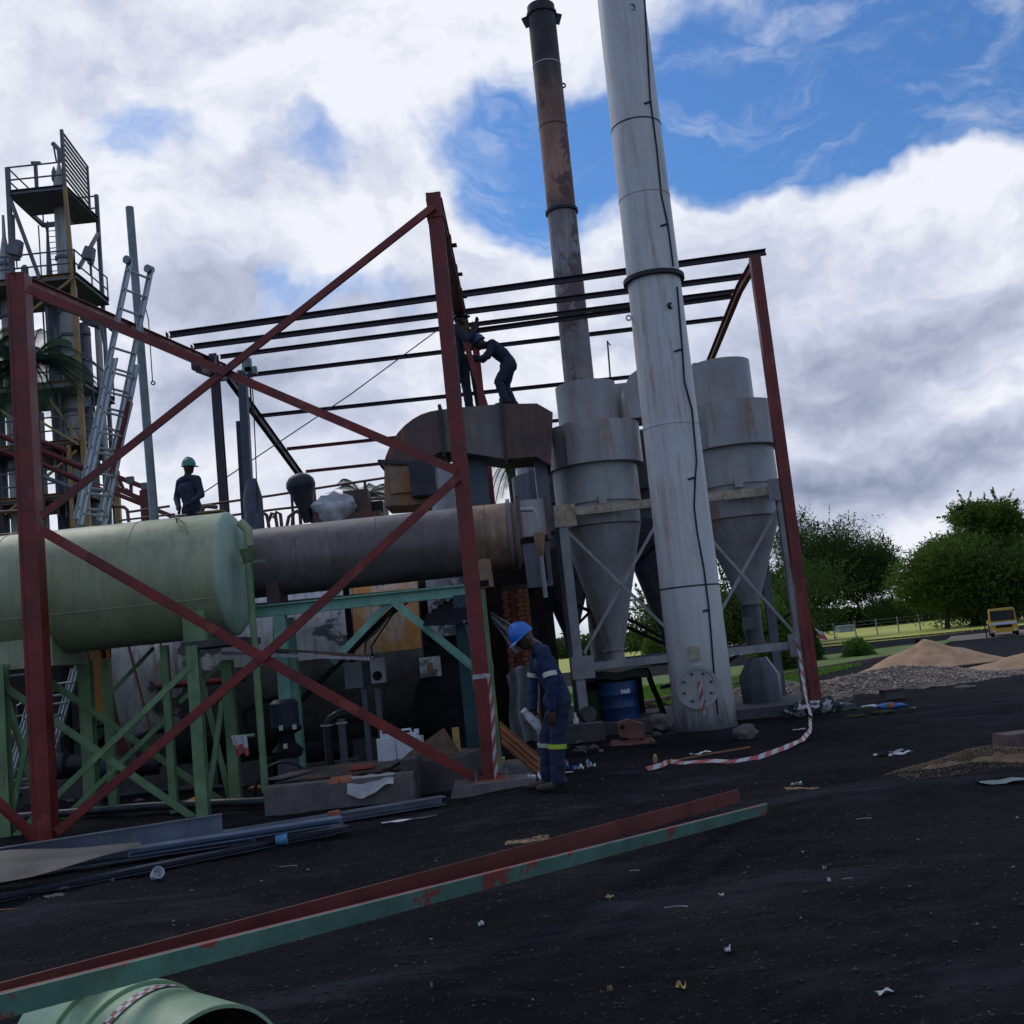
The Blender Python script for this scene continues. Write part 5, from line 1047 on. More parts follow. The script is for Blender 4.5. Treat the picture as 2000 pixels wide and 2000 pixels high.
# poles
mb = MB(); a = at(253, 405, 15.6); b = at(304, 1020, 15.6); x_ = b.x; mb.cone((b.x, 15.6, 2.9), (a.x, 15.6, a.z), .066, .060, 20); mb.obj('steel_pole', POLE, label='tall plain grey steel pole rising left of the lone worker', cat='pole')
y = 15.45; mb = MB(); mb.tube([at(284, 600, y), at(290, 625, y), at(298, 745, y)], .008, 5)
mb.lathe(at(299, 748, y), [(-.01, .02), (-.01, .035), (.01, .035), (.01, .02), (-.01, .02)], (0, 1, 0), 12); mb.obj('hoist_rope', HOSE, label='rope with a small ring hanging from the grey pole', cat='rope')
MPOST = mat('dark_blue_grey_mast', (.07, .085, .12), .5, .2, .3, 4, rust=.1)
t = Thing('derrick_pole', 'thick dark steel mast with a chain hoist behind the tank', 'mast', (q(478, 990, 16.6).x, 16.6, ZP))
a = q(457, 700, 16.6); b = q(476, 990, 16.6); mb = MB(); mb.beam((b.x - .04, 16.6, ZP), (a.x, 16.6, a.z), .13, .13, 'box', up=(0, 1, 0)); t.part('post', mb, MPOST)
a = q(454, 794, 16.7); mb = MB(); mb.beam((q(476, 990, 16.7).x - .1, 16.75, ZP), (a.x, 16.75, a.z), .15, .12, 'box', up=(0, 1, 0)); t.part('side_post', mb, DSTEEL)
mb = MB(); mb.lathe((b.x + .05, 16.55, 0), [(ZP, .15), (q(478, 940, 16.6).z, .15), (q(475, 905, 16.6).z, .08)], (0, 0, 1), 20); t.part('sleeve', mb, MPOST)
mb = MB(); mb.box(q(466, 690, 16.5), (.14, .1, .22)); mb.box(q(474, 700, 16.5), (.18, .1, .12)); t.part('hoist_head', mb, POLE)
mb = MB(); mb.tube([q(474, 695, 16.4), q(478, 760, 16.4), q(482, 850, 16.4), q(486, 965, 16.4)], .009, 5); mb.tube([q(470, 700, 16.4), q(474, 760, 16.4), q(476, 785, 16.4)], .014, 5); t.part('chain', mb, HOSE)

# ------------------------------------------------------------------ clutter under the tanks
def clutter():
    # electrical boxes
    y = 14.2; t = Thing('control_panel', 'group of grey electrical boxes on posts, one with a round black hole', 'electrical panel', (q(690, 1270, y).x, y, 0))
    for i, (x0, y0_, x1, y1_) in enumerate(((652, 1248, 682, 1300), (686, 1247, 697, 1294), (701, 1240, 723, 1290))):
        a = q(x0, y1_, y); b = q(x1, y0_, y); mb = MB(); mb.bb(a.x, b.x, y, y + .18, a.z, b.z); bx = t.part('box', mb, FRAM if i == 2 else MATS['oily_dark_steel'] if i == 1 else mat('grey_panel_paint', (.16, .17, .18), .5, 0, .2, 4, rust=.1))
        if i == 2: c = q(712, 1275, y - .005); mb = MB(); mb.lathe((c.x, y + .02, c.z), [(0, .062), (.03, .062), (.03, 0)], (0, -1, 0), 24); t.part('dial', mb, BLACK, parent=bx)
    for px in (687, 712): mb = MB(); a = q(px, 1300, y + .1); mb.beam((a.x, y + .1, 0), (a.x, y + .1, a.z), .07, .07); t.part('post', mb, CYCD)
    # flat ducts (white strips) near the centre of the X
    y = 13.0; mb = MB(); mb.beam(q(420, 1232, y), q(700, 1243, y), .16, .035); mb.obj('cable_tray', FRAM, label='long thin white edged tray pointing right below the dark drum', cat='cable tray')
    mb = MB(); mb.beam(q(515, 1225, y + .4), q(700, 1238, y + .4), .18, .03); mb.obj('cable_tray', RUSTD, label='second thin rusty tray just behind the white edged one', cat='cable tray')
    for k in range(6): c = q(690 + k * 3.2, 1241, 12.95); mb = MB(); mb.box(c, (.012, .05, .03)); mb.obj('tray_bolt', REDD if k % 2 else TWHIT, label='small red and white studs at the tip of the tray', cat='stud', group='studs at the tray tip')
    # vertical pump
    y = 13.2; c = q(548, 1490, y); t = Thing('vertical_pump', 'dark vertical pump with a motor on top under the dark drum', 'pump', (c.x, y, 0)); X = c.x
    mb = MB(); mb.lathe((X, y, 0), [(0, .13), (q(548, 1425, y).z, .13)], (0, 0, 1), 24); t.part('barrel', mb, CYCD)
    mb = MB(); mb.lathe((X, y, 0), [(q(548, 1428, y).z, .17), (q(548, 1415, y).z, .19), (q(548, 1400, y).z, .10), (q(548, 1385, y).z, .10), (q(548, 1378, y).z, .19), (q(548, 1370, y).z, .19)], (0, 0, 1), 24); t.part('flange_ring', mb, BLACK)
    mb = MB(); mb.lathe((X, y, 0), [(q(548, 1372, y).z, .17), (q(548, 1325, y).z, .17), (q(548, 1318, y).z, .12), (q(548, 1317, y).z, 0)], (0, 0, 1), 28)
    t.part('motor', mb, mat('navy_motor_paint', (.012, .016, .035), .5))
    for px, py in ((537, 1371), (562, 1369), (545, 1405)): mb = MB(); mb.box((q(px, py, y).x, y - .19, q(px, py, y).z), (.045, .03, .055)); t.part('label_plate', mb, SILT)
    # pipes with white gaskets
    y = 14.0; mb = MB(); x_ = q(622, 1430, y).x
    mb.tube([Vector((x_, y, 0)), Vector((x_, y, q(620, 1370, y).z)), q(624, 1356, y), q(636, 1350, y), q(668, 1338, y + .3)], .06, 14); t = Thing('bent_pipe', 'dark bent pipe with an elbow left of the white containers', 'pipe', (x_, y, 0)); t.part('pipe', mb, DARKM)
    mb = MB(); mb.lathe((x_, y, 0), [(q(620, 1368, y).z - .01, .07), (q(620, 1368, y).z - .01, .09), (q(620, 1368, y).z + .01, .09), (q(620, 1368, y).z + .01, .07)], (0, 0, 1), 20); t.part('gasket', mb, TWHIT)
    y = 13.9; x2 = q(648, 1410, y).x; mb = MB(); z0 = q(650, 1442, y).z; z1 = q(645, 1364, y).z; mb.cyl((x2, y, z0 - .12), (x2, y, z1 + .05), .05, 14); t = Thing('sight_pipe', 'short pale upright pipe between two white gaskets', 'pipe', (x2, y, z0)); t.part('pipe', mb, CYCD)
    for z in (z0, z1): mb = MB(); mb.lathe((x2, y, z), [(-.01, .05), (-.01, .075), (.01, .075), (.01, .05)], (0, 0, 1), 20); t.part('gasket', mb, TWHIT)
    # loop of hose
    mb = MB(); c = at(556, 1570, 12.9); mb.tube([c + Vector((math.cos(g) * .34, math.sin(g * 2) * .05, math.sin(g) * .38 + .1)) for g in np.linspace(0, 3.3, 24)], .018, 8); mb.obj('rubber_hose', HOSE, label='arched black hose in front of the vertical pump', cat='hose')
    # concrete pit with plates
    y = 12.3; a = q(526, 1532, 11.9); b = q(772, 1478, 12.1)
    t = Thing('concrete_pit', 'low concrete pit with steel plates across its top', 'concrete pit', (-2.1, 12.4, 0)); zt = .28
    mb = MB(); mb.bb(-2.95, -1.35, 11.72, 11.98, -.05, zt); t.part('front_wall', mb, CONC); mb = MB(); mb.bb(-1.5, -1.33, 11.99, 13.2, -.05, zt + .12); t.part('side_wall', mb, CONCD); mb = MB(); mb.bb(-2.95, -2.8, 11.99, 13.2, -.05, zt - .01); t.part('side_wall', mb, CONC)
    mb = MB(); mb.bb(-2.8, -1.5, 11.99, 13.2, -.05, .06); t.part('floor', mb, BLACK)
    mb = MB(); mb.box((-2.15, 12.55, zt + .03), (1.5, .95, .02), Matrix.Rotation(.05, 3, 'Z') @ Matrix.Rotation(.03, 3, 'X')); t.part('cover_plate', mb, mat('dark_rusty_plate', (.06, .05, .045), .7, .2, .4, 5, rust=.4, bump=.4))
    mb = MB(); mb.box((-1.62, 12.5, zt + .055), (.12, 1.0, .02), Matrix.Rotation(-.12, 3, 'Z')); t.part('bar', mb, CONCD); mb = MB(); mb.box((-2.78, 12.35, zt + .055), (.2, .6, .02), Matrix.Rotation(-.45, 3, 'Z')); t.part('bar', mb, CONC)
    mb = MB(); mb.box((-1.98, 12.33, zt + .06), (.26, .2, .03), Matrix.Rotation(.08, 3, 'Z')); mb.obj('red_brick_tile', mat('red_tile', (.28, .05, .03), .7, 0, .2, 6), label='flat red tile lying on the plates over the pit', cat='tile')
    for i, (px, py) in enumerate(((652, 1528), (675, 1526))): c = gnd(px, py, zt + .05); mb = MB(); mb.box((c.x, c.y, zt + .06), (.12, .07, .035), Matrix.Rotation(.4 * i, 3, 'Z')); mb.obj('brick_chunk', BRICK, label=('left' if i == 0 else 'right') + ' one of two orange brick chunks at the back of the pit', cat='brick')
    mb = MB(); mb.box((-2.13, 11.83, zt + .015), (.22, .14, .03), Matrix.Rotation(.2, 3, 'Z')); mb.obj('brick_chunk', BRICK, label='orange brick fragment on the front wall of the pit', cat='brick')
    mb = MB(); A = Vector((-2.05, 11.9, zt + .012)); mb.sheet(lambda u, v: A + Vector((u * .5, -.24 * v - .02, .006 * math.sin(u * 17) + (-.0 if v < .5 else -(v - .5) * (.30 + .12 * math.sin(u * 5))) )), 16, 8); mb.obj('cloth', mat('dirty_white_cloth', (.36, .36, .37), .8, 0, .25, 8), label='dirty white cloth draped over the front wall of the pit', cat='cloth')
    # dark ramp wall right of the pit
    mb = MB(); mb.box((-1.0, 12.9, .15), (.55, 1.3, .36), Matrix.Rotation(-.25, 3, 'Z'), .9); mb.obj('concrete_block', CONCD, label='dark sloping concrete block right of the pit', cat='block')
    mb = MB(); mb.box((-1.18, 12.55, .40), (.5, .05, .32), Matrix.Rotation(-.5, 3, 'Y') @ Matrix.Rotation(.3, 3, 'Z')); mb.obj('steel_plate', mat('brown_rusty_plate', (.14, .08, .05), .7, .1, .4, 5, rust=.4), label='rust brown plate leaning at the right end of the pit', cat='metal sheet')
    # white jerry cans
    def can(px, py, w, h, d, lab, yy, rz):
        c = at(px, py, yy); t = Thing('plastic_container', lab, 'container', (c.x, yy, c.z)); bm = bmesh.new(); bmesh.ops.create_cube(bm, size=1, matrix=Matrix.Translation((c.x, yy, c.z + h / 2)) @ Matrix.Rotation(rz, 4, 'Z') @ Matrix.Diagonal((w, d, h, 1)))
        bmesh.ops.bevel(bm, geom=bm.edges[:], offset=.05, segments=4, affect='EDGES'); mb = MB(); bm.verts.index_update(); mb.add([v.co.copy() for v in bm.verts], [tuple(v.index for v in f.verts) for f in bm.faces]); bm.free(); t.part('body', mb, WHITEP)
        mb = MB(); o = Vector((c.x, yy, c.z + h)); mb.tube([o + Vector((-w * .3, 0, -.01)), o + Vector((-w * .28, 0, .04)), o + Vector((w * .05, 0, .04)), o + Vector((w * .07, 0, -.01))], .014, 8); t.part('handle', mb, WHITEP); mb = MB(); mb.cyl(o + Vector((w * .28, 0, -.01)), o + Vector((w * .28, 0, .035)), .03, 12); t.part('cap', mb, WHITEP)
    can(763, 1500, .27, .40, .22, 'left white plastic container behind the middle red brace', 12.95, .1); can(806, 1502, .30, .42, .25, 'right larger white plastic container behind the middle red brace', 12.8, -.08)
    mb = MB(); mb.bb(-.98, -.90, 12.98, 13.05, .1, .62); mb.obj('timber_post', WOOD, label='short timber upright behind the white containers', cat='timber')
    # yellow timber blocks
    for i in range(5):
        c = gq(872 + (i % 3) * 12, 1432 - (i // 3) * 14, 0); mb = MB(); mb.box((-.72 + (i % 3) * .13, 13.4, .12 + (i // 3) * .13), (.11, .2, .11), Matrix.Rotation(random.uniform(-.1, .1), 3, 'Z')); mb.obj('timber_block', WOOD, label='yellow timber end block stacked beside the middle red column', cat='timber', group='stacked timber blocks')
    # black corrugated sheet on top, hanging plastic
    y = 13.1; a = q(797, 1160, y); b = q(890, 1175, y); mb = MB()
    mb.sheet(lambda u, v: Vector((a.x + (b.x - a.x) * u, y + .5 * v - .1, q(797 + 93 * u, 1182 - 4 * u, y).z + v * (.14 + .20 * math.sin(min(1, u * 1.4) * 1.55)) + .016 * math.sin(u * 46) * v)), 80, 6)
    mb.obj('corrugated_sheet', BLACK, label='black corrugated roofing sheet bent under the green beam', cat='roof sheet')
    y = 13.0; A = q(872, 1170, y); Bq = q(905, 1175, y); mb = MB()
    mb.sheet(lambda u, v: A.lerp(Bq, u) + Vector((.10 * v + .03 * math.sin(v * 6 + u * 3), .06 * math.sin(u * 9 + v * 4), -(.95 - .35 * u) * v)), 18, 24); mb.obj('plastic_sheet', SHEETP, label='clear plastic sheeting hanging left of the middle red column', cat='plastic sheet')
    y = 13.6; A = q(948, 1190, y); mb = MB(); mb.sheet(lambda u, v: A + Vector((-.12 + .35 * u * v + .25 * v, .05 * math.sin(u * 12), .15 - .45 * v + .1 * u)), 14, 14); mb.obj('plastic_sheet', SHEETP, label='scrap of clear plastic caught right of the green post', cat='plastic sheet')
    y = 12.9; A = q(955, 1275, y); mb = MB(); mb.sheet(lambda u, v: A + Vector((.36 * u + .02 * math.sin(v * 8), .05 * math.sin(u * 14), -.88 * v + .10 * math.sin(u * 3.1))), 16, 22); mb.obj('plastic_sheet', mat('grey_plastic_sheet', (.15, .15, .16), .4, 0, .25, 5, bump=.3, bscale=18), label='grey plastic sheet hanging behind the blue helmeted worker', cat='plastic sheet')
    # rusty corrugated sheet leaning right of mid column
    y = 12.6; A = at(975, 1405, y); B2 = at(1040, 1452, 12.2); mb = MB()
    mb.sheet(lambda u, v: A.lerp(at(1050, 1470, 12.2), u) + Vector((0, -.05 * v, -.02 - .26 * v)) + Vector((0, .03 * math.sin(v * 22), .02 * math.sin(v * 22))), 10, 40); mb.obj('corrugated_sheet', CORR, label='rusty orange corrugated sheet beside the middle red column', cat='roof sheet')
    # background posts between boiler and brick pier
    for px, w, m, yy in ((952, .12, BLACK, 14.5), (962, .10, MATS['navy_motor_paint'], 14.3), (920, .16, mat('dark_teal_post', (.02, .06, .07), .5), 13.4)):
        c = at(px, 1400, yy); mb = MB(); mb.beam((c.x, yy, 0), (c.x, yy, 2.2), w, w, 'I', up=(0, 1, 0)); mb.obj('steel_post', m, label={952: 'black upright post right of the middle red column', 962: 'navy upright post just right of the black one', 920: 'dark teal post half hidden by the middle red column'}[px], cat='post')
    # orange stair
    y = 18.5; t = Thing('orange_stair', 'orange painted steel stair partly hidden behind the green tank legs', 'stair', (q(190, 1300, y).x, y, 0))
    for px in (180, 205): mb = MB(); a = q(px, 1225, y); mb.beam(a, Vector((a.x + .02, y, 1.0)), .20 if px == 180 else .06, .1); t.part('post', mb, ORNG)
    mb = MB(); mb.beam(q(150, 1230, y), q(158, 1270, y), .12); t.part('stringer', mb, ORNG); mb = MB(); mb.beam(q(170, 1405, y), q(200, 1375, y), .14); t.part('stringer', mb, ORNG)
    for k in range(5): mb = MB(); mb.beam(q(195, 1245 + k * 24, y), q(218, 1243 + k * 24, y), .2, .04); t.part('tread', mb, ORNG)
    mb = MB(); mb.beam(q(125, 1450, 17.5), q(230, 1335, 17.5), .28, .22); mb.obj('inclined_duct', DARKM, label='dark inclined chute below the orange stair', cat='chute')
    mb = MB(); a = q(228, 1225, 16.2); mb.beam((a.x, 16.2, 0), (a.x, 16.2, 3.0), .22, .2); mb.obj('steel_post', REDD, label='dark red post at the left edge of the silver boiler', cat='post')
    for i, (px, py, pxx) in enumerate(((20, 1320, 100), (20, 1400, 100), (25, 1480, 105))): mb = MB(); mb.tube([at(px, py, 17), at(pxx, py - 8, 17)], .018, 6); mb.obj('thin_rail', FRAM, label='thin pale rail behind the left red column', cat='rail', group='thin rails behind the left red column')
    # pipes on the ground
    for p, q2, r, l in (((-20, 1600), (620, 1560), .05, 'long dark pipe lying along the ground under the green legs'), ((180, 1560), (480, 1535), .035, 'thin dark pipe lying behind the green legs')):
        a = gnd(*p, .05); b = gnd(*q2, .05); mb = MB(); mb.tube([a, a.lerp(b, .5) + Vector((0, .1, .02)), b], r, 10); mb.obj('ground_pipe', DARKM, label=l, cat='pipe')
    # machinery mass under the green tank
    for i, (px, py, sx, sz, yy, m) in enumerate(((120, 1500, .9, .7, 16.0, DARKM), (260, 1510, 1.0, .6, 15.5, DARKM), (380, 1480, .8, .9, 15.4, BLACK), (40, 1480, .7, 1.1, 17.5, DARKM), (640, 1490, .9, .5, 15.3, BLACK), (480, 1440, .5, .8, 15.2, BLACK))):
        c = at(px, py, yy); mb = MB(); t = Thing('yard_machine', ['squat dark gearbox behind the left red column', 'dark pump set under the middle of the green tank', 'black motor housing beneath the green tank end', 'dark upright cabinet at the far left edge', 'low black pump bed under the dark drum', 'narrow black cabinet behind the green drain pipe'][i], 'machine', (c.x, yy, 0))
        mb.bb(c.x - sx / 2, c.x + sx / 2, yy - .3, yy + .4, -.02, sz * .4); t.part('base', mb, CONCD); mb = MB(); mb.lathe((c.x - sx * .4, yy, sz * .65), [(0, 0), (0, sz * .3), (sx * .5, sz * .3), (sx * .55, sz * .22), (sx * .8, sz * .22), (sx * .8, 0)], (1, 0, 0), 24); t.part('motor', mb, m)
        mb = MB(); mb.tube([Vector((c.x, yy, sz * .8)), Vector((c.x, yy, sz * 1.25)), Vector((c.x + .25, yy + .2, sz * 1.4)), Vector((c.x + .7, yy + .3, sz * 1.4))], .04, 8); t.part('pipe', mb, m)
    for i in range(9):
        px = 120 + i * 45 + random.uniform(-12, 12); c = gnd(px, 1575 - (i % 3) * 12); mb = MB(); mb.blob((c.x, c.y + .3, .03), .05 + .02 * (i % 3), 1, .3, i, (1.4, 1, .5)); mb.obj('rubble_lump', [CONC, CONCD, BRICK][i % 3], label=['pale grey', 'dark sooty', 'orange brick'][i % 3] + ' rubble lump lying under the green tank', cat='rubble', group='rubble lumps under the green tank')
    mb = MB(); c = gnd(372, 1572, .04); mb.blob(c + Vector((0, .1, .02)), .07, 2, .4, 5, (1.2, .8, .7)); mb.obj('orange_rag', mat('orange_rag', (.42, .17, .03), .8, 0, .3, 20), label='crumpled orange rag beside the green leg', cat='rag')
    # tyre / drum area
    y = 18.9; t = Thing('steel_drum', 'blue steel oil drum with white torn label under the left cyclone', 'drum', (q(1170, 1365, 17.7).x, 17.7, .12)); X = q(1169, 1330, 17.7).x; z0 = .16; z1 = q(1168, 1285, 17.7).z; r = .31
    h = z1 - z0; mb = MB(); pr = [(z0, r - .01), (z0, r)]
    for k in (1, 2): zc_ = z0 + h * k / 3; pr += [(zc_ - .02, r), (zc_, r + .014), (zc_ + .02, r)]
    pr += [(z1, r), (z1, r - .012), (z1 - .02, r - .014), (z1 - .02, 0)]; mb.lathe((X, 17.7, 0), pr, (0, 0, 1), 48); t.part('barrel', mb, BLUED)
    mb = MB(); c = q(1176, 1304, 17.7); n = 10; mb.add([Vector((X + .02 + k * .016, 17.7 - math.sqrt(max(0, r * r - (.02 + k * .016) ** 2)) - .004, c.z + (.035 if j else -.03) + .02 * random.uniform(-1, 1))) for j in (0, 1) for k in range(n)], [(k, k + 1, k + 1 + n, k + n) for k in range(n - 1)]); t.part('label_scrap', mb, PAPER, flat=True)
    # tarpaulin shelter
    t = Thing('tarpaulin_cover', 'dark green tarpaulin draped as a canopy over the blue drum', 'tarpaulin', (X, 18.2, .1))
    A = q(1092, 1272, 17.5); B2 = q(1222, 1262, 17.5); mb = MB(); mb.sheet(lambda u, v: Vector((A.x + (B2.x - A.x) * u, 17.5 + 1.1 * v, A.z + (B2.z - A.z) * u + .03 * math.sin(u * 9 + v * 5) + .05 * v)), 16, 10); t.part('top', mb, RUBB)
    mb = MB(); mb.sheet(lambda u, v: Vector((B2.x + .02 + .22 * v * 1.0, 17.5 + 1.0 * u, B2.z - (B2.z - .12) * v + .02 * math.sin(v * 12 + u * 6))), 10, 16); t.part('side', mb, RUBB)
    mb = MB(); mb.sheet(lambda u, v: Vector((A.x + (B2.x - A.x) * u, 18.6, A.z - (A.z - .1) * v)), 8, 8); t.part('back', mb, RUBB)
    mb = MB(); mb.sheet(lambda u, v: Vector((A.x + (B2.x - A.x) * u, 17.49 - .02 * math.sin(u * 20), A.z + (B2.z - A.z) * u - .12 * v - .02 * math.sin(u * 14))), 16, 4); t.part('valance', mb, RUBB)
    mb = MB(); gx = q(1125, 1320, 17.9); mb.bb(q(1108, 1320, 17.9).x, q(1136, 1320, 17.9).x, 17.8, 18.3, .15, gx.z + .15); mb.obj('green_box', mat('dark_olive_paint', (.035, .05, .02), .6), label='dark olive box beside the blue drum', cat='box')
    # compressor
    y = 15.5; c = q(1189, 1415, y); t = Thing('air_compressor', 'old faded red compressor with a tank and a motor in front of the blue drum', 'compressor', (c.x, y, 0)); zt_ = q(1189, 1415, y).z
    mb = MB(); mb.lathe((q(1148, 1412, y).x, y, zt_), [(0, 0), (.01, .12), (.05, .165), (.62, .165), (.66, .12), (.67, 0)], (1, 0, -.03), 32); t.part('tank', mb, COMP)
    for sx in (.12, .50): mb = MB(); mb.beam((q(1148, 1412, y).x + sx, y, 0), (q(1148, 1412, y).x + sx, y, zt_ - .1), .05); t.part('foot', mb, COMP)
    p = q(1192, 1375, y); mb = MB(); mb.prism([(-.20, -.06), (-.06, -.13), (.16, -.13), (.17, .06), (-.05, .14), (-.2, .10)], p + Vector((0, -.12, 0)), p + Vector((0, .14, 0)), up=(0, 0, 1)); mt = t.part('motor', mb, COMP)
    mb = MB(); mb.cyl(p + Vector((-.14, -.13, .05)), p + Vector((-.14, -.15, .05)), .03, 12); t.part('port', mb, BLACK, parent=mt); mb = MB(); mb.beam(p + Vector((0, 0, -.14)), p + Vector((0, 0, -.2)), .2); t.part('mount', mb, COMP)
    # stones
    for (px, py, r, l, yy) in ((1408, 1385, .13, 'rounded grey boulder right of the silver stack base', None), (1258, 1372, .17, 'bundle of grey rubble left of the silver stack base', None)):
        c = gnd(px * K, py * K + 12); mb = MB(); mb.blob((c.x, c.y + (0 if px > 1300 else .4), r * .7), r, 3, .2, px, (1.15, .9, .85)); mb.obj('boulder', CONC, label=l, cat='boulder')
    mb = MB(); c = gnd(1155, 1430, .16); mb.lathe((c.x + .05, 17.2, .32), [(-.05, 0), (-.05, .13), (.05, .13), (.05, 0)], (.4, -1, .1), 24); mb.obj('pressure_gauge', CONCD, label='round dusty disc leaning beside the cyclone frame leg', cat='disc')
    c = at(1127, 1432, 16.6); mb = MB(); mb.lathe((c.x, 16.6, .16), [(0, .045), (.16, .045), (.2, .02), (.25, .02), (.25, 0)], (0, 0, 1), 14); mb.obj('white_bottle', WHITEP, label='small white bottle standing on the plinth behind the worker', cat='bottle')
    mb = MB(); xa_ = at(1095, 1470, 16.4).x; xb_ = at(1185, 1470, 16.4).x; mb.box(((xa_ + xb_) / 2, 16.4, .12), (xb_ - xa_, .4, .26), None, .97); mb.obj('concrete_plinth', CONCD, label='low concrete kerb block behind the standing worker', cat='kerb')
    for i in range(26):
        px = 1010 + rs.uniform(0, 330); yy = 14.5 + rs.uniform(0, 2.5); c = at(px, 1420, yy); mb = MB(); r = rs.uniform(.03, .08); mb.blob((c.x, yy, r * .4 + (0 if yy < 17 else .15)), r, 1, .35, i, (1.3, 1, .6)); mb.obj('rubble_lump', [CONCD, CONC, MATS['dark_rusty_plate'], BRICK2][i % 4], label=['sooty concrete', 'pale concrete', 'rusty brown', 'blackened brick'][i % 4] + ' rubble lump around the cyclone plinth', cat='rubble', group='rubble lumps by the cyclones')
clutter()

# ------------------------------------------------------------------ people
def person(lab, base, J, face, vox, cols, helmet, bands=(), seed=0, hands=True, extra=None):
    """J: joint name -> local Vector. face: unit vector the face looks along. cols: (jacket, trousers, boot, skin)."""
    t = Thing('person', lab, 'person', base); Bv = Vector(base); J = {k: (v if isinstance(v, float) else Vector(v)) for k, v in J.items()}
    bm = bmesh.new(); segs = []
    def sph(c, r, sc=(1, 1, 1), M=None, sub=3):
        m4 = Matrix.Translation(c) @ (M.to_4x4() if M is not None else Matrix.Identity(4)) @ Matrix.Diagonal((r * sc[0], r * sc[1], r * sc[2], 1)); bmesh.ops.create_icosphere(bm, subdivisions=sub, radius=1, matrix=m4)
    def cap(a, b, ra, rb, tag, off=Vector((0, 0, 0))):
        a = a + off; b = b + off; d = (b - a); L = max(d.length, 1e-4); qd = d.to_track_quat('Z', 'Y'); m4 = Matrix.Translation((a + b) / 2) @ qd.to_matrix().to_4x4()
        bmesh.ops.create_cone(bm, cap_ends=True, segments=18, radius1=ra, radius2=rb, depth=L, matrix=m4); sph(a, ra * .995, sub=2); sph(b, rb * .995, sub=2); segs.append((a, b, (ra + rb) / 2, tag))
    sd = (J['shR'] - J['shL']).normalized(); up = (J['neck'] - J['waist']).normalized(); fwd = sd.cross(up).normalized()
    hs = (J['hipR'] - J['hipL']).normalized()
    for s_ in (-1, 1):
        cap(J['waist'] + sd * s_ * .055, J['chest'] + sd * s_ * .070, .105, .108, 0); cap(J['pelvis'] + hs * s_ * .06, J['waist'] + sd * s_ * .045, .108, .102, 0)
    cap(J['chest'] + sd * .07, J['chest'] - sd * .07, .11, .11, 0); cap(J['shL'] + sd * .02, J['neck'] - up * .03, .068, .055, 0); cap(J['shR'] - sd * .02, J['neck'] - up * .03, .068, .055, 0)
    sph(J['pelvis'] - fwd * .035, .125, (1.15, .95, .95), None)
    cap(J['neck'] - up * .02, J['head'] - (J['head'] - J['neck']).normalized() * .04, .056, .052, 3)
    for s_ in 'LR':
        cap(J['sh' + s_], J['el' + s_], .066, .052, 0); cap(J['el' + s_], J['wr' + s_], .053, .040, 0)
        cap(J['hip' + s_], J['kn' + s_], .100, .075, 1); cap(J['kn' + s_], J['an' + s_], .074, .066, 1)
        d = (J['toe' + s_] - J['an' + s_]); a0 = J['an' + s_] + Vector((0, 0, -.035)); cap(a0 - d.normalized() * .05, a0 + d * .45, .045, .046, 2); cap(a0 + d * .4, J['toe' + s_], .046, .036, 2)
        # hand
        w = J['wr' + s_]; hd = J.get('hd' + s_, (w - J['el' + s_]).normalized()); hd = Vector(hd).normalized(); ax = J.get('hs' + s_, sd.cross(hd) if abs(sd.dot(hd)) < .8 else fwd.cross(hd)); ax = Vector(ax).normalized(); pn = hd.cross(ax).normalized()
        M = Matrix((ax, hd, pn)).transposed(); pc = w + hd * .055; sph(pc, 1, (.042, .055, .018), M, 3); segs.append((w, w + hd * .10, .03, 3)); cap(w - hd * .03, w + hd * .02, .028, .027, 3)
        cu = J.get('curl' + s_, .5)
        for k, (o, ln) in enumerate(((-.030, .068), (-.010, .078), (.010, .074), (.029, .058))):
            p = pc + ax * o + hd * .045; dd = hd; 
            for j in range(3):
                dd = (Matrix.Rotation(cu * .55 * (1 + .15 * k), 3, ax) @ dd); p2 = p + dd * ln * (.42, .32, .26)[j]; cap(p, p2, .0095 - .0008 * j, .0090 - .0008 * j, 3); p = p2
        sg = -1; p = w + hd * .03 + ax * -.032; dd = (hd * .75 - ax * .75 + pn * .25).normalized()
        for j in range(2): p2 = p + dd * (.036, .030)[j]; cap(p, p2, .012 - .001 * j, .0105, 3); p = p2; dd = (dd + hd * .5).normalized()
    # head
    f = Vector(face).normalized(); hu = (J['head'] - J['neck']).normalized(); hu = (hu - f * hu.dot(f)).normalized(); hs_ = f.cross(hu).normalized(); HM = Matrix((hs_, f, hu)).transposed(); hc = J['head']
    sph(hc, 1, (.075, .094, .108), HM); sph(hc + f * .030 - hu * .055, 1, (.052, .058, .058), HM); sph(hc + f * .095 - hu * .012, 1, (.011, .016, .024), HM, 2); sph(hc + f * .078 + hu * .028, 1, (.05, .018, .012), HM, 2)
    sph(hc + f * .080 - hu * .052, 1, (.022, .014, .009), HM, 2); sph(hc + f * .068 - hu * .088, 1, (.022, .018, .016), HM, 2)
    for s_ in (-1, 1): sph(hc + hs_ * s_ * .076 - f * .005 - hu * .01, 1, (.010, .018, .030), HM, 2)
    segs.append((hc - hu * .05, hc + hu * .05, .10, 3))
    me = bpy.data.meshes.new('body_src'); bm.to_mesh(me); bm.free(); o = bpy.data.objects.new('body_src', me); C.objects.link(o)
    md = o.modifiers.new('r', 'REMESH'); md.mode = 'VOXEL'; md.voxel_size = vox; ms = o.modifiers.new('s', 'SMOOTH'); ms.factor = .5; ms.iterations = 3
    dg = bpy.context.evaluated_depsgraph_get(); dg.update(); me2 = bpy.data.meshes.new_from_object(o.evaluated_get(dg)); bpy.data.objects.remove(o)
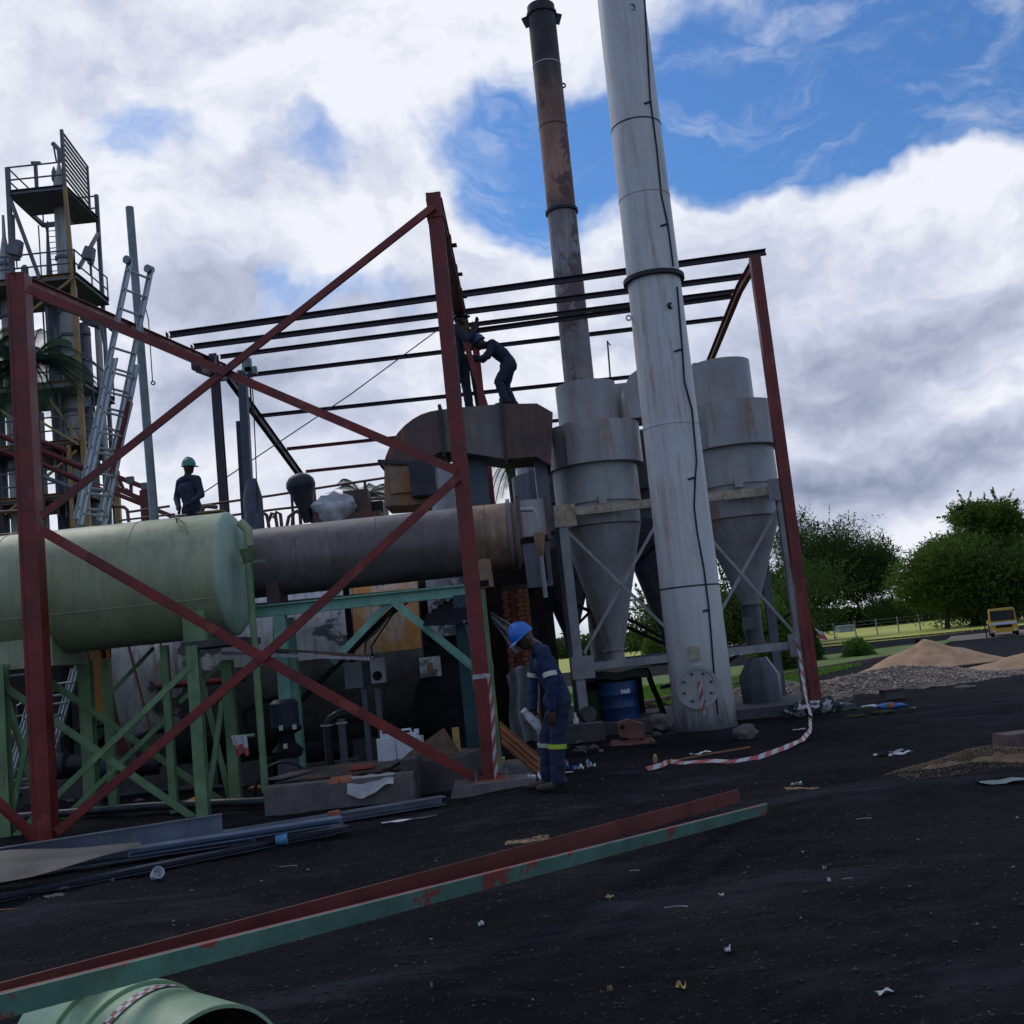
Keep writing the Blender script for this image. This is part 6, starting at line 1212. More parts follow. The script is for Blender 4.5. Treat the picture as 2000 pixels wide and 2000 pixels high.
    n = len(me2.vertices); co = np.empty(n * 3, np.float32); me2.vertices.foreach_get('co', co); co = co.reshape(-1, 3)
    best = np.full(n, 1e9); tag = np.zeros(n, int)
    for a, b, r, tg in segs:
        a_ = np.array(a); d = np.array(b - a); tt = np.clip(((co - a_) @ d) / max(d @ d, 1e-9), 0, 1); ds = np.linalg.norm(co - a_ - tt[:, None] * d, axis=1) - r; mk = ds < best; best[mk] = ds[mk]; tag[mk] = tg
    # cloth folds
    nr = np.empty(n * 3, np.float32); me2.vertices.foreach_get('normal', nr) if False else None
    nrm = np.array([v.normal[:] for v in me2.vertices])
    amp = np.where(tag == 3, 0, np.where(tag == 2, .001, .0085)); ph = np.array([noise.noise(Vector((c_[0] * 9 + seed, c_[1] * 9, c_[2] * 15))) + .5 * noise.noise(Vector((c_[0] * 24, c_[1] * 24 + seed, c_[2] * 30))) for c_ in co])
    co = co + nrm * (ph * amp + np.where((tag == 0) | (tag == 1), .004, 0))[:, None]; me2.vertices.foreach_set('co', co.astype(np.float32).ravel())
    for m in cols: me2.materials.append(m)
    pm = [0] * len(me2.polygons)
    for p in me2.polygons: pm[p.index] = int(np.bincount(tag[list(p.vertices)], minlength=4).argmax())
    me2.polygons.foreach_set('material_index', pm); me2.polygons.foreach_set('use_smooth', [True] * len(me2.polygons)); me2.update()
    bo = bpy.data.objects.new('body', me2); C.objects.link(bo); bo.parent = t.o; me2.name = 'body'
    # helmet
    if helmet:
        mb = MB(); O = Bv + hc + hu * .035; n1 = 28
        for (r_, h_, nm) in ((0, 0, 0),):
            rows = [(1.0, 0.0), (1.0, .02), (.97, .05), (.86, .085), (.66, .115), (.38, .135), (.02, .142)]; vs = []
            for rr, hh in rows:
                for i in range(n1): g = 2 * math.pi * i / n1; vs.append(O + (hs_ * math.cos(g) * .104 + f * math.sin(g) * .125) * rr + hu * hh * 1.0)
            mb.add(vs, [(k * n1 + i, k * n1 + (i + 1) % n1, (k + 1) * n1 + (i + 1) % n1, (k + 1) * n1 + i) for k in range(len(rows) - 1) for i in range(n1)])
            vs = []
            for k in range(2):
                for i in range(n1): g = 2 * math.pi * i / n1; fr = max(0, math.sin(g)); e = (.012 + .055 * fr ** 1.6) * k; vs.append(O + hs_ * math.cos(g) * (.103 + e * .5) + f * (math.sin(g) * .124 + (e if fr > 0 else -.012 * k)) - hu * (.012 + .012 * fr) * k)
            mb.add(vs, [(i, (i + 1) % n1, n1 + (i + 1) % n1, n1 + i) for i in range(n1)])
        hm = MB.obj(mb, 'helmet', helmet, t.o, t.o)
        mb = MB(); 
        for s_ in (-.035, 0, .035): mb.tube([O + hs_ * s_ + f * math.cos(g) * .112 * (1 - abs(s_) * 2) + hu * (math.sin(g) * .136 + .012) for g in np.linspace(.35, math.pi - .35, 12)], .006, 6)
        mb.obj('helmet_ridge', helmet, hm, t.o)
    for a, b, f0, r, m, w in bands:
        A = Bv + J[a]; B_ = Bv + J[b]; d = (B_ - A).normalized(); c = A.lerp(B_, f0); mb = MB(); mb.lathe(c, [(-w, r - .004), (-w, r + .006), (w, r + .005), (w, r - .004)], d, 24); mb.obj('reflective_band', m, t.o, t.o)
    if extra: extra(t, Bv, J)
    return t
bp = gnd(1085, 1553); bp.z = gz1(bp.x, bp.y) + .012
def hand_bottle(t, Bv, J): pass
JW = dict(pelvis=(.15, 0, .87), waist=(.10, 0, 1.03), chest=(.03, 0, 1.22), neck=(-.05, 0, 1.43), head=(-.15, -.015, 1.51),
          shL=(.03, -.19, 1.36), shR=(-.03, .19, 1.35), elL=(.075, -.25, 1.07), elR=(-.10, .21, 1.07), wrL=(.055, -.215, .80), wrR=(-.13, .13, .80),
          hipL=(.15, -.09, .85), hipR=(.14, .09, .86), knL=(.07, -.11, .48), knR=(-.03, .09, .48), anL=(.04, -.12, .10), anR=(-.06, .10, .10), toeL=(-.15, -.13, .035), toeR=(-.26, .09, .035),
          hdL=(-.10, -.05, -1), hdR=(-.25, -.1, -1), hsL=(1, -.2, 0), curlL=.35, curlR=1.0)
person('worker in navy overalls and blue hard hat stooping right of the middle red column', bp, JW, (-.80, -.22, -.52), .0085, [COVER, COVERT, BOOT, SKIN], HBLUE,
       bands=[('shL', 'elL', .80, .066, SILT, .024), ('shR', 'elR', .80, .066, SILT, .022), ('knL', 'anL', .16, .088, LIME, .022), ('knR', 'anR', .14, .088, SILT, .02)], seed=3)
# pocket flaps as reflective patches are on the jacket; bottle in his far hand
h = bp + Vector((-.17, .10, .71)); d = Vector((-.45, -.1, .62)).normalized(); mb = MB(); o = h - d * .13; mb.lathe(o, [(0, 0), (0, .042), (.15, .045), (.19, .030), (.20, .030), (.205, .036), (.235, .036), (.235, 0)], d, 20)
mb.obj('plastic_bottle', WHITEP, label='white plastic bottle held in the stooping worker\'s hand', cat='bottle')
# helper: joints from silhouettes (x right in metres, z up)
p1 = q(361, 985, 18.2); p1.z = ZP + .2
J1 = dict(pelvis=(.04, 0, .92), waist=(.02, 0, 1.06), chest=(-.02, 0, 1.26), neck=(-.02, .0, 1.47), head=(.02, -.01, 1.60), shL=(-.16, .08, 1.40), shR=(.16, -.08, 1.39),
          elL=(-.24, .10, 1.13), elR=(.23, -.12, 1.12), wrL=(-.15, -.12, .93), wrR=(.12, -.26, 1.00), hipL=(-.05, 0, .90), hipR=(.12, 0, .90), knL=(-.06, -.04, .48), knR=(.14, -.04, .48), anL=(-.06, 0, .10), anR=(.16, 0, .10), toeL=(-.08, -.20, .03), toeR=(.18, -.20, .03))
sc_ = 1.06
person('lone worker in green hard hat standing on the walkway behind the green tank', p1, {k: Vector(v) * sc_ for k, v in J1.items()}, (.96, -.25, -.05), .012, [DCLOTH, DCLOTH, BOOT, SKIN], HGREEN, seed=5)
y = 17.2; p2 = at(988, 790, y); p2.z = at(960, 792, y - .3).z - .0
ZD = p2.z
J2 = dict(pelvis=(.13, 0, .72), waist=(.06, 0, .85), chest=(-.08, 0, 1.0), neck=(-.22, 0, 1.10), head=(-.33, 0, 1.13), shL=(-.12, -.18, 1.06), shR=(-.14, .18, 1.06), elL=(-.20, -.22, .84), elR=(-.30, .2, .90), wrL=(-.42, -.12, .82), wrR=(-.52, .08, .95),
          hipL=(.12, -.09, .70), hipR=(.12, .09, .70), knL=(-.08, -.12, .42), knR=(.02, .12, .38), anL=(.0, -.12, .10), anR=(.12, .12, .10), toeL=(-.16, -.12, .035), toeR=(-.05, .12, .035), hdL=(-1, .1, -.1), hdR=(-1, 0, .1))
person('worker crouching forward on the brown duct, reaching left towards the steel post', p2, J2, (-.85, -.05, -.5), .012, [DCLOTH, DCLOTH, BOOT, SKIN], HDARK, seed=8)
p3 = at(905, 797, y); p3.z = ZD - .05; p3.x += .02
J3 = dict(pelvis=(-.02, 0, .93), waist=(-.02, 0, 1.06), chest=(-.0, 0, 1.27), neck=(.02, 0, 1.48), head=(.06, 0, 1.62), shL=(-.03, -.19, 1.42), shR=(.0, .19, 1.42), elL=(.14, -.22, 1.20), elR=(.16, .18, 1.30), wrL=(.28, -.12, 1.35), wrR=(.30, .1, 1.5),
          hipL=(-.08, -.07, .91), hipR=(.04, .08, .91), knL=(-.10, -.10, .50), knR=(.06, .1, .50), anL=(-.10, -.12, .10), anR=(.08, .1, .10), toeL=(.06, -.15, .035), toeR=(.26, .08, .035), hdL=(.6, 0, .8), hdR=(.4, 0, .9))
person('worker standing on the duct against the middle red column, half hidden by the rafter', p3, J3, (1, -.1, .1), .012, [DCLOTH, DCLOTH, BOOT, SKIN], HDARK, seed=9)
# post the two workers hold
a = at(950, 795, 17.0); b = at(921, 690, 17.0); mb = MB(); mb.beam(a + Vector((0, 0, -.05)), at(908, 665, 17.0), .09, .09, 'I', up=(0, 1, 0)); mb.obj('steel_post', RED, label='short steel post standing on the duct between the two workers', cat='post')

# ------------------------------------------------------------------ barrier tape on the ground
g_ = lambda x, y, z=.05: (lambda p: Vector((p.x, p.y, gz1(p.x, p.y) + z)))(gq(x, y, 0))
ribbon([g_(1222, 1461), g_(1250, 1452), g_(1262, 1441), g_(1290, 1446), g_(1345, 1443), g_(1380, 1442), g_(1430, 1432), g_(1480, 1415), g_(1515, 1400), g_(1530, 1385), g_(1531, 1372, .1), q(1530, 1350, 14.6), q(1522, 1322, 15.5), q(1516, 1290, 16.2), q(1508, 1230, 16.9), q(1502, 1205, 17.1)], .055, 'barrier_tape', 'long red and white tape trailing on the ground up to the right red column', seg=.17, tw_=.35, tilt=.75)
ribbon([q(1532, 1180, 17.2), q(1545, 1192, 17.2), q(1558, 1208, 17.1)], .08, 'barrier_tape', 'short red and white tape end fluttering right of the right red column', seg=.12)
mb = MB(); a = gq(1258, 1438, .03); b = gq(1415, 1410, .03); mb.tube([a, a.lerp(b, .5) + Vector((0, .05, 0)), b], .012, 6); mb.obj('copper_pipe', mat('copper_rust', (.30, .12, .05), .6, .2, .3, 9), label='thin orange brown rod lying beside the silver stack base', cat='rod')

# ------------------------------------------------------------------ litter
def scrap(px, py, w, d, m, name, lab, cat='litter', rz=0, crumple=.3, hgt=.02, grp=None):
    c = gnd(px, py, .0); c.z = gz1(c.x, c.y) + .004; mb = MB(); s_ = random.random() * 50; cr = math.cos(rz); sr = math.sin(rz)
    def P(u, v):
        x = (u - .5) * w; y_ = (v - .5) * d; z = hgt * (.5 + crumple * 3 * noise.noise(Vector((u * 3 + s_, v * 3, s_)))) ; x += .12 * w * noise.noise(Vector((v * 4, s_, 0))); return c + Vector((x * cr - y_ * sr, x * sr + y_ * cr, max(.002, z)))
    mb.sheet(P, 7, 5); return mb.obj(name, m, label=lab, cat=cat, group=grp)
def lump(px, py, r, m, name, lab, cat='litter', sq=(1, 1, .6), grp=None):
    c = gnd(px, py, 0); c.z = gz1(c.x, c.y) + r * sq[2] * .6; mb = MB(); mb.blob(c, r, 2, .25, px, sq); return mb.obj(name, m, label=lab, cat=cat, group=grp)
def cup(px, py, r, h, m, lab, ax=(0, 0, 1)):
    c = gnd(px, py, 0); c.z = gz1(c.x, c.y) + r; mb = MB(); a = Vector(ax); mb.lathe(c - a * h / 2, [(0, 0), (0, r * .8), (h, r), (h, r * .92), (.01, r * .72)], ax, 20); return mb.obj('cup', m, label=lab, cat='cup')
cup(306, 1716, .048, .085, WHITEP, 'crushed white cup lying on the black ground below the channels', (.5, -.6, .35))
cup(551, 1652, .05, .10, mat('light_blue_plastic', (.07, .22, .38), .4), 'light blue ribbed plastic cup in front of the channel pile', (1, .15, 0))
c = gnd(656, 1622); mb = MB(); mb.box((c.x, c.y, .09), (.10, .07, .17), Matrix.Rotation(-.08, 3, 'Y')); mb.obj('brick_chunk', BRICK, label='orange brick standing on end before the galvanised channels', cat='brick')
scrap(800, 1603, .5, .06, PAPER, 'paper_strip', 'long white strip with a curled end right of the channel pile', rz=.25)
scrap(347, 1683, .20, .045, PAPER, 'paper_strip', 'straight white strip beside the olive strip near the channels', rz=.22)
scrap(397, 1672, .26, .05, mat('olive_scrap', (.12, .09, .03), .8), 'paper_strip', 'olive brown strip beside the white strip near the channels', rz=.25)
scrap(100, 1746, .24, .05, CONC, 'wood_chip', 'grey chip of wood lying at lower left', rz=.2); scrap(105, 1758, .16, .07, CONCD, 'wood_chip', 'grey brown flake just below the grey chip at lower left')
a = gnd(-20, 1778, .015); b = gnd(122, 1770, .015); mb = MB(); mb.tube([a, b], .006, 5); mb.obj('twig', mat('copper_rust', (.3, .12, .05)), label='thin brown rod at the left edge of the ground', cat='twig')
scrap(1052, 1534, .20, .10, PAPER, 'paper', 'crumpled white paper by the left boot of the stooping worker', crumple=.9, hgt=.06)
c = gnd(1040, 1522, .05); mb = MB(); mb.box((c.x, c.y, .07), (.07, .05, .06), Matrix.Rotation(.3, 3, 'Z')); mb.obj('wood_block', WOOD, label='small yellow block beside the crumpled white paper', cat='wood block')
for i in range(9): scrap(1100 + rs.uniform(0, 60), 1496 + rs.uniform(-8, 10), .07, .05, [PAPER, BLUEL, FRAM][i % 3], 'litter_scrap', ['white', 'blue', 'grey'][i % 3] + ' scrap of litter on the ground behind the stooping worker', rz=rs.uniform(0, 3), crumple=.8, hgt=.03, grp='blue and white scraps behind the worker')
scrap(1090, 1515, .34, .03, PAPER, 'paper_strip', 'thin white strip right of the stooping worker', rz=.2)
scrap(1372, 1470, .30, .08, PAPER, 'paper_strip', 'crumpled white strip lying along the thin orange rod', rz=.15, crumple=.8)
lump(1280, 1485, .05, WOOD, 'corn_cob', 'small yellow cob standing left of the tape end', sq=(.5, .5, 1.4))
# right side litter
c = gnd(1700, 1386); mb = MB(); ax = Vector((1, -.1, .05)); mb.lathe(c + Vector((-.13, 0, .035)), [(0, 0), (0, .034), (.20, .034), (.23, .012), (.27, .012), (.27, 0)], ax, 18); mb.obj('plastic_bottle', WHITEP, label='white topped blue bottle lying nearest the right red column', cat='bottle')
mb = MB(); mb.lathe(c + Vector((-.08, 0.001, .035)), [(0, .0345), (0, .036), (.12, .036), (.12, .0345)], ax, 18); mb.obj('bottle_label', BLUEL, label='blue label round the bottle nearest the right red column', cat='label')
c = gnd(1738, 1386); mb = MB(); mb.blob(c + Vector((0, 0, .05)), .12, 2, .3, 3, (1.7, .5, .4)); mb.obj('plastic_wrapper', BLUEL, label='crumpled blue wrapper right of the white topped bottle', cat='wrapper')
mb = MB(); mb.blob(c + Vector((.0, -.06, .07)), .05, 2, .3, 7, (1, .4, .9)); mb.obj('orange_patch', mat('orange_print', (.55, .16, .05), .5), label='orange scrap on top of the blue wrapper', cat='wrapper')
scrap(1775, 1387, .2, .03, FRAM, 'paper_strip', 'thin pale tail right of the blue wrapper')
for i, (px, py) in enumerate(((1655, 1390), (1690, 1388), (1725, 1394), (1670, 1402))): lump(px, py, .09, mat('dark_green_weed', (.03, .04, .01), .9, bump=.5), 'weed_clump', 'flattened dark green weed clump between the bottle and the red column', cat='weeds', sq=(2.0, 1, .3), grp='weed clumps by the right red column')
lump(1646, 1388, .05, mat('orange_print', (.5, .2, .1)), 'orange_rag', 'orange and white rag by the foot of the right red column', cat='rag', sq=(2, .8, .6))
for i, (px, py, w) in enumerate(((1570, 1386, .16), (1617, 1375, .12))):
    c = at(px, py, 16.6); mb = MB(); mb.blob(Vector((c.x, 16.6, .12)), w, 2, .5, i + 2, (1.3, .6, .9)); mb.obj('torn_sack', mat('torn_sack_white', (.50, .50, .53), .7, 0, .3, 9, patch=(.02, .02, .025), patchamt=.6), label=['torn black and white sack left of the right red column foot', 'torn black and white sack right of the right red column foot'][i], cat='sack')
c = gnd(1744, 1366); mb = MB(); mb.box((c.x, c.y, .09), (.34, .22, .14), Matrix.Rotation(.1, 3, 'Z')); mb.obj('brown_block', CONCD, label='dark brown block on the ground in front of the gravel heap', cat='block')
mb = MB(); mb.box((c.x - .02, c.y - .02, .17), (.36, .25, .02), Matrix.Rotation(.1, 3, 'Z')); mb.obj('board', mat('brown_concrete', (.12, .08, .07)), label='thin board on top of the dark brown block', cat='board')
lump(1650, 1370, .10, CONC, 'stone', 'single brown stone below the left end of the gravel heap', cat='stone', sq=(1.3, .7, .5))
lump(1886, 1347, .12, CONC, 'stone', 'flat pale stone right of the gravel heap', cat='stone', sq=(1.8, .7, .3)); lump(1865, 1312, .09, mat('red_tile', (.2, .05, .04)), 'red_rag', 'small dark red bundle at the foot of the sand pile', cat='rag', sq=(1.4, .7, .5))
scrap(1735, 1466, .30, .10, FRAM, 'plastic_scrap', 'flattened pale plastic right of the trailing tape', crumple=.9, rz=.1); scrap(1760, 1468, .28, .05, PAPER, 'paper_strip', 'white torn strip beside the flattened pale plastic', crumple=.8, rz=.2)
scrap(1555, 1524, .10, .05, PAPER, 'paper', 'white scrap at the left of the yellow sand streak', crumple=.8); scrap(1960, 1546, .34, .10, mat('pale_blue_plastic', (.16, .20, .20)), 'plastic_sheet', 'pale bluish plastic strip under the rubble mound', rz=-.15, crumple=.5)
scrap(1560, 1430, .18, .05, FRAM, 'plastic_scrap', 'grey plastic corner under the bend of the tape', rz=.2)
scrap(1728, 1938, .07, .022, PAPER, 'paper', 'small bright white paper scrap near the bottom right', rz=.2); scrap(1190, 1755, .05, .03, WOOD, 'wood_chip', 'pale wood chip in the middle of the empty ground', rz=-.8)
scrap(940, 1806, .03, .03, PAPER, 'paper', 'white speck of paper below the teal beam', crumple=.7)
for i in range(9):
    px = rs.uniform(60, 1980); py = rs.uniform(1650, 1960)
    yl = 1938 - (px + 60) * .256
    if abs(py - yl) < 90 or (px < 620 and py > 1850): continue
    scrap(px, py, rs.uniform(.015, .05), rs.uniform(.008, .02), [PAPER, FRAM, WOOD][i % 3], 'litter_scrap', ['tiny white', 'tiny grey', 'tiny yellow'][i % 3] + ' scrap strewn over the black foreground', rz=rs.uniform(0, 3), crumple=.6, grp='tiny pale scraps in the foreground')
for px, py, l in ((1300, 1777, .12), (1230, 1703, .06), (1650, 1720, .10), (545, 1696, .14), (1905, 1728, .08), (1675, 1602, .10)):
    a = gnd(px, py, .012); mb = MB(); mb.tube([a + Vector((math.cos(u) * l, math.sin(u * 1.3) * l * .3, .004)) for u in np.linspace(0, 1.6, 6)], .0025, 4); mb.obj('wire_scrap', FRAM, label='thin curled scrap of pale wire on the ground', cat='wire', group='curled wire scraps')

# ------------------------------------------------------------------ trees
def leaf_cloud(P, size, seed, flat=.5, asp=.35):
    n = len(P); r = np.random.RandomState(seed); a = r.normal(size=(n, 3)); a /= np.linalg.norm(a, axis=1)[:, None]; b = r.normal(size=(n, 3)); b -= (b * a).sum(1)[:, None] * a; b /= np.linalg.norm(b, axis=1)[:, None]
    s = size * r.uniform(.5, 1.3, n)[:, None]; V = np.stack([P - a * s, P - b * s * asp, P + a * s, P + b * s * asp], 1); return V.reshape(-1, 3)
def quads_obj(name, V, m, parent, loc):
    co = (V - np.array(loc)).astype(np.float32); n = len(co) // 4; fc = np.arange(n * 4, dtype=np.int32)
    me = bpy.data.meshes.new(name); me.vertices.add(len(co)); me.vertices.foreach_set('co', co.ravel()); me.loops.add(len(fc)); me.loops.foreach_set('vertex_index', fc); me.polygons.add(n)
    me.polygons.foreach_set('loop_start', np.arange(0, n * 4, 4, dtype=np.int32)); me.polygons.foreach_set('loop_total', np.full(n, 4, dtype=np.int32)); me.update(); me.materials.append(m)
    o = bpy.data.objects.new(name, me); C.objects.link(o); o.parent = parent; return o
def tree(lab, base, h, wr, seed, m, n=16000, size=.13, lobes=9, low=.18, trunkr=.22, lean=(0, 0), name='acacia_tree', squash=.75, spray=.25, grp=None):
    r = np.random.RandomState(seed); t = Thing(name, lab, 'tree', base, grp); B = np.array(base, float)
    Ls = []
    for k in range(lobes):
        g = r.uniform(0, 6.28); rad = wr * r.uniform(.15, .68); z = h * r.uniform(low + .18, .80); Ls.append((np.array([math.cos(g) * rad + lean[0] * z, math.sin(g) * rad + lean[1] * z, z]), wr * r.uniform(.32, .52)))
    Ls.append((np.array([lean[0] * h * .5, 0, h * .5]), wr * .80)); Ls.append((np.array([lean[0] * h * .5 + wr * .2, 0, h * .42]), wr * .66)); Ls.append((np.array([lean[0] * h * .5 - wr * .3, 0, h * .42]), wr * .62))
    pts = []
    for c, rr in Ls:
        k = int(n * rr ** 2 / sum(l_[1] ** 2 for l_ in Ls)); d = r.normal(size=(k, 3)); d /= np.linalg.norm(d, axis=1)[:, None]; rad = rr * (r.uniform(0, 1, k) ** .42) * (1 + .0 * d[:, 0])
        cl = fbm(d[:, 0] * 3 + seed, d[:, 2] * 3 + d[:, 1] * 2, 1.6, 3, seed) * 1.6; rad = rad * (1 + cl * .8); keep = fbm(d[:, 0] * 5 + c[0], d[:, 2] * 5 + c[2], 1.5, 2, seed + 3) > -.22
        p = c + d * rad[:, None] * np.array([1, 1, squash]); pts.append(p[keep])
    # upward sprays on the outline
    for k in range(int(150 * spray * 2)):
        c, rr = Ls[r.randint(len(Ls))]; d = r.normal(size=3); d[2] = abs(d[2]) * .8 + .15; d /= np.linalg.norm(d); L = rr * r.uniform(.2, .55); q0 = c + d * rr * .85 * np.array([1, 1, squash]); dd = d + r.normal(size=3) * .3; dd[2] += .2; tt = r.uniform(0, 1, 34)
        pts.append(q0 + np.outer(tt, dd * L) + r.normal(size=(34, 3)) * .05 * (1.2 - tt)[:, None])
    P = np.concatenate(pts); P = P[P[:, 2] > h * low * (.8 + .4 * r.uniform(size=len(P)))] + B
    quads_obj('crown', leaf_cloud(P, size, seed), m, t.o, base)
    mb = MB(); fork = h * (.16 + .06 * r.uniform()); bx = Vector(base); top = bx + Vector((lean[0] * fork + .1, lean[1] * fork, fork)); mb.tube([bx - Vector((0, 0, .2)), bx.lerp(top, .5) + Vector((.05, 0, 0)), top], [trunkr, trunkr * .75, trunkr * .62], 10); t.part('trunk', mb, BARK)
    for c, rr in Ls:
        e = bx + Vector(c); mid = top.lerp(e, .5) + Vector((0, 0, -.12 * h * .5)); mb = MB(); mb.tube([top, mid, e], [trunkr * .45, trunkr * .28, trunkr * .1], 7); t.part('limb', mb, BARK)
    return t
def tb(px, py): return gfar(px, py)
b1 = tb(1690, 1224); tree('large dark feathery acacia tree standing right of the right red column', b1, 1.04 * (zat(1640, 990, b1.y) - b1.z), 1.05 * (at(1760, 1100, b1.y).x - at(1520, 1100, b1.y).x) / 2, 3, LEAF, 100000, .19, 13, .16, .3, (-.22, 0), squash=.85, spray=.6)
b2 = tb(1850, 1228); tree('broad green acacia tree with a leaning trunk left of the yellow truck', b2, zat(1860, 1015, b2.y) - b2.z, (at(1985, 1100, b2.y).x - at(1765, 1100, b2.y).x) / 2, 11, LEAF2, 90000, .155, 12, .20, .26, (.06, 0), spray=.4)
b3 = b2 + Vector((6.5, 4, -.05)); tree('tall green acacia tree behind the yellow truck at the right edge', b3, 1.16 * (zat(1985, 955, b3.y) - b3.z), 4.3, 21, LEAF2, 80000, .16, 11, .22, .3, spray=.4)
b4 = tb(1775, 1219) + Vector((0, 6, 0)); tree('small low green tree in the gap between the two big acacias', b4, 3.6, 3.6, 31, LEAF, 16000, .15, 8, .12, .16, spray=.3)
for i, (px, dy, hh, w, lab) in enumerate(((1560, 30, 7.5, 6, 'distant dark tree just right of the right red column'), (1480, 22, 6, 6, 'distant tree seen between the cyclone legs'), (1900, 32, 6.0, 6, 'distant tree behind the broad acacia'), (1985, 24, 7.5, 6, 'distant tree at the right edge behind the truck'), (1330, 26, 6, 6, 'distant tree hidden behind the silver stack'))):
    a_, b_ = ray(px, 1220); yy = 66 + dy; tree(lab, Vector((a_ * yy, yy, gh(yy))), hh, w, 50 + i, LEAF, 15000, .20, 8, .02, .2, spray=.3)
# far hedge line
def hedge():
    r = np.random.RandomState(2); n = 60000; X = r.uniform(-60, 150, n); Y = 150 + r.uniform(-3, 3, n); top = 2.6 + 1.8 * (fbm(X, X * 0, .12, 4, 5) + .2); Z = -.85 + r.uniform(0, 1, n) * np.maximum(top, .6)
    o = quads_obj('hedge', leaf_cloud(np.stack([X, Y, Z], 1), .38, 4), LEAF, None, (0, 0, 0)); props(o, label='distant line of bushes and trees closing off the field', kind='stuff')
hedge()
def bush(lab, base, h, w, seed, m, n=2600, size=.10):
    r = np.random.RandomState(seed); t = Thing('bush', lab, 'bush', base); d = r.normal(size=(n, 3)); d /= np.linalg.norm(d, axis=1)[:, None]; d[:, 2] = np.abs(d[:, 2]); rad = r.uniform(0, 1, n) ** .4 * (1 + .5 * fbm(d[:, 0] * 3, d[:, 2] * 3, 2, 3, seed))
    P = d * rad[:, None] * np.array([w, w, h]) + np.array(base); quads_obj('foliage', leaf_cloud(P, size, seed, asp=.3), m, t.o, base)
    mb = MB(); 
    for k in range(6): g = k; mb.tube([Vector(base), Vector(base) + Vector((math.cos(g) * w * .4, math.sin(g) * w * .4, h * .7))], [.03, .01], 5)
    t.part('stems', mb, BARK)
b = gfar(1676, 1282); bush('round bright green bush on the lawn between gravel heap and field', b, 1.0, .85, 4, BUSHM)
b = gfar(1590, 1290); bush('tall leafy green bush just right of the right red column', b + Vector((-.5, 0, 0)), 2.6, 1.1, 6, LEAF, 5000, .13); b = gfar(1545, 1310); bush('leafy bush between the right cyclone legs', b + Vector((-.2, 1, 0)), 2.9, 1.2, 7, LEAF2, 5200, .13)
b = gfar(1295, 1300); bush('dark green bush seen left of the silver stack', b + Vector((0, 3, 0)), 2.2, 1.3, 9, LEAF2, 4500, .13); b = gfar(1240, 1255); bush('palm like bush behind the left cyclone cone', b + Vector((0, 0, 0)), 3.4, 2.2, 10, LEAF2, 5200, .20)
b = gfar(1915, 1222); bush('small dark bush left of the truck wheels', b, .9, .9, 12, LEAF, 1200, .12)
def palm(lab, base, h, nf, L, seed, m=PALM, tr=.16):
    r = np.random.RandomState(seed); t = Thing('palm_tree', lab, 'palm tree', base); Bv = Vector(base); top = Bv + Vector((0, 0, h)); mb = MB(); mb.tube([Bv, Bv + Vector((.05, 0, h * .5)), top], [tr * 1.3, tr, tr * .9], 10); t.part('trunk', mb, BARK)
    for k in range(nf):
        g = k / nf * 6.28 + r.uniform(-.2, .2); el = r.uniform(-.2, 1.1); pts = []; V = []
        for j in range(13):
            u = j / 12; rad = L * u * math.cos(el) * (1 - .1 * u); z = L * (math.sin(el) * u - .75 * u * u * (1.1 - el * .35)); pts.append(top + Vector((math.cos(g) * rad, math.sin(g) * rad, z)))
        mb = MB(); mb.tube(pts, [.03 * (1 - .8 * j / 12) for j in range(13)], 5); side = Vector((-math.sin(g), math.cos(g), 0))
        for j in range(1, 44):
            u = j / 44; i0 = min(11, int(u * 12)); p = pts[i0].lerp(pts[i0 + 1], u * 12 - i0); ll = L * .30 * math.sin(math.pi * (.12 + .85 * u)); d = (pts[i0 + 1] - pts[i0]).normalized()
            for s_ in (-1, 1): e = p + (side * s_ + d * .6).normalized() * ll + Vector((0, 0, -ll * .45)); w = d * .011; mb.add([p - w, p + w, e], [(0, 1, 2)])
        t.part('frond', mb, m, flat=True)
b = at(60, 700, 30); palm('large palm crown in front of the distillation tower at the far left', Vector((b.x, 30, -.2)), b.z + .1, 46, 2.2, 3)
b = at(-25, 670, 29); palm('palm crown cut by the left edge of the picture', Vector((b.x, 29, -.2)), b.z - .2, 20, 2.0, 5)
b = at(708, 945, 34); palm('feathery palm top left of the rusty duct', Vector((b.x, 34, -.3)), b.z - .2, 16, 1.9, 7); b = at(1000, 935, 36); palm('palm crown seen through the duct arch', Vector((b.x, 36, -.3)), b.z + .8, 20, 2.2, 9)
b = at(1030, 905, 33); palm('palm crown above the white tank at the right end of the arch', Vector((b.x, 33, -.3)), b.z + .8, 16, 1.6, 12)
for i, (x0, x1, yt, lab) in enumerate(((843, 897, 915, 'white silo top seen under the left side of the duct arch'), (1016, 1046, 915, 'grey silo top seen under the right side of the arch'))):
    a = at(x0, 980, 22); b = at(x1, 980, 22); zt_ = at(x0, yt, 22).z; r_ = (b.x - a.x) / 2; mb = MB(); mb.lathe(((a.x + b.x) / 2, 22, 0), [(0, r_), (zt_, r_), (zt_ + .1, r_ * .6), (zt_ + .12, 0)], (0, 0, 1), 36); mb.obj('silo', mat('white_silo_paint', (.42, .43, .45), .5, .1, .1, 2, streak=.2) if i == 0 else FRAM, label=lab, cat='silo')
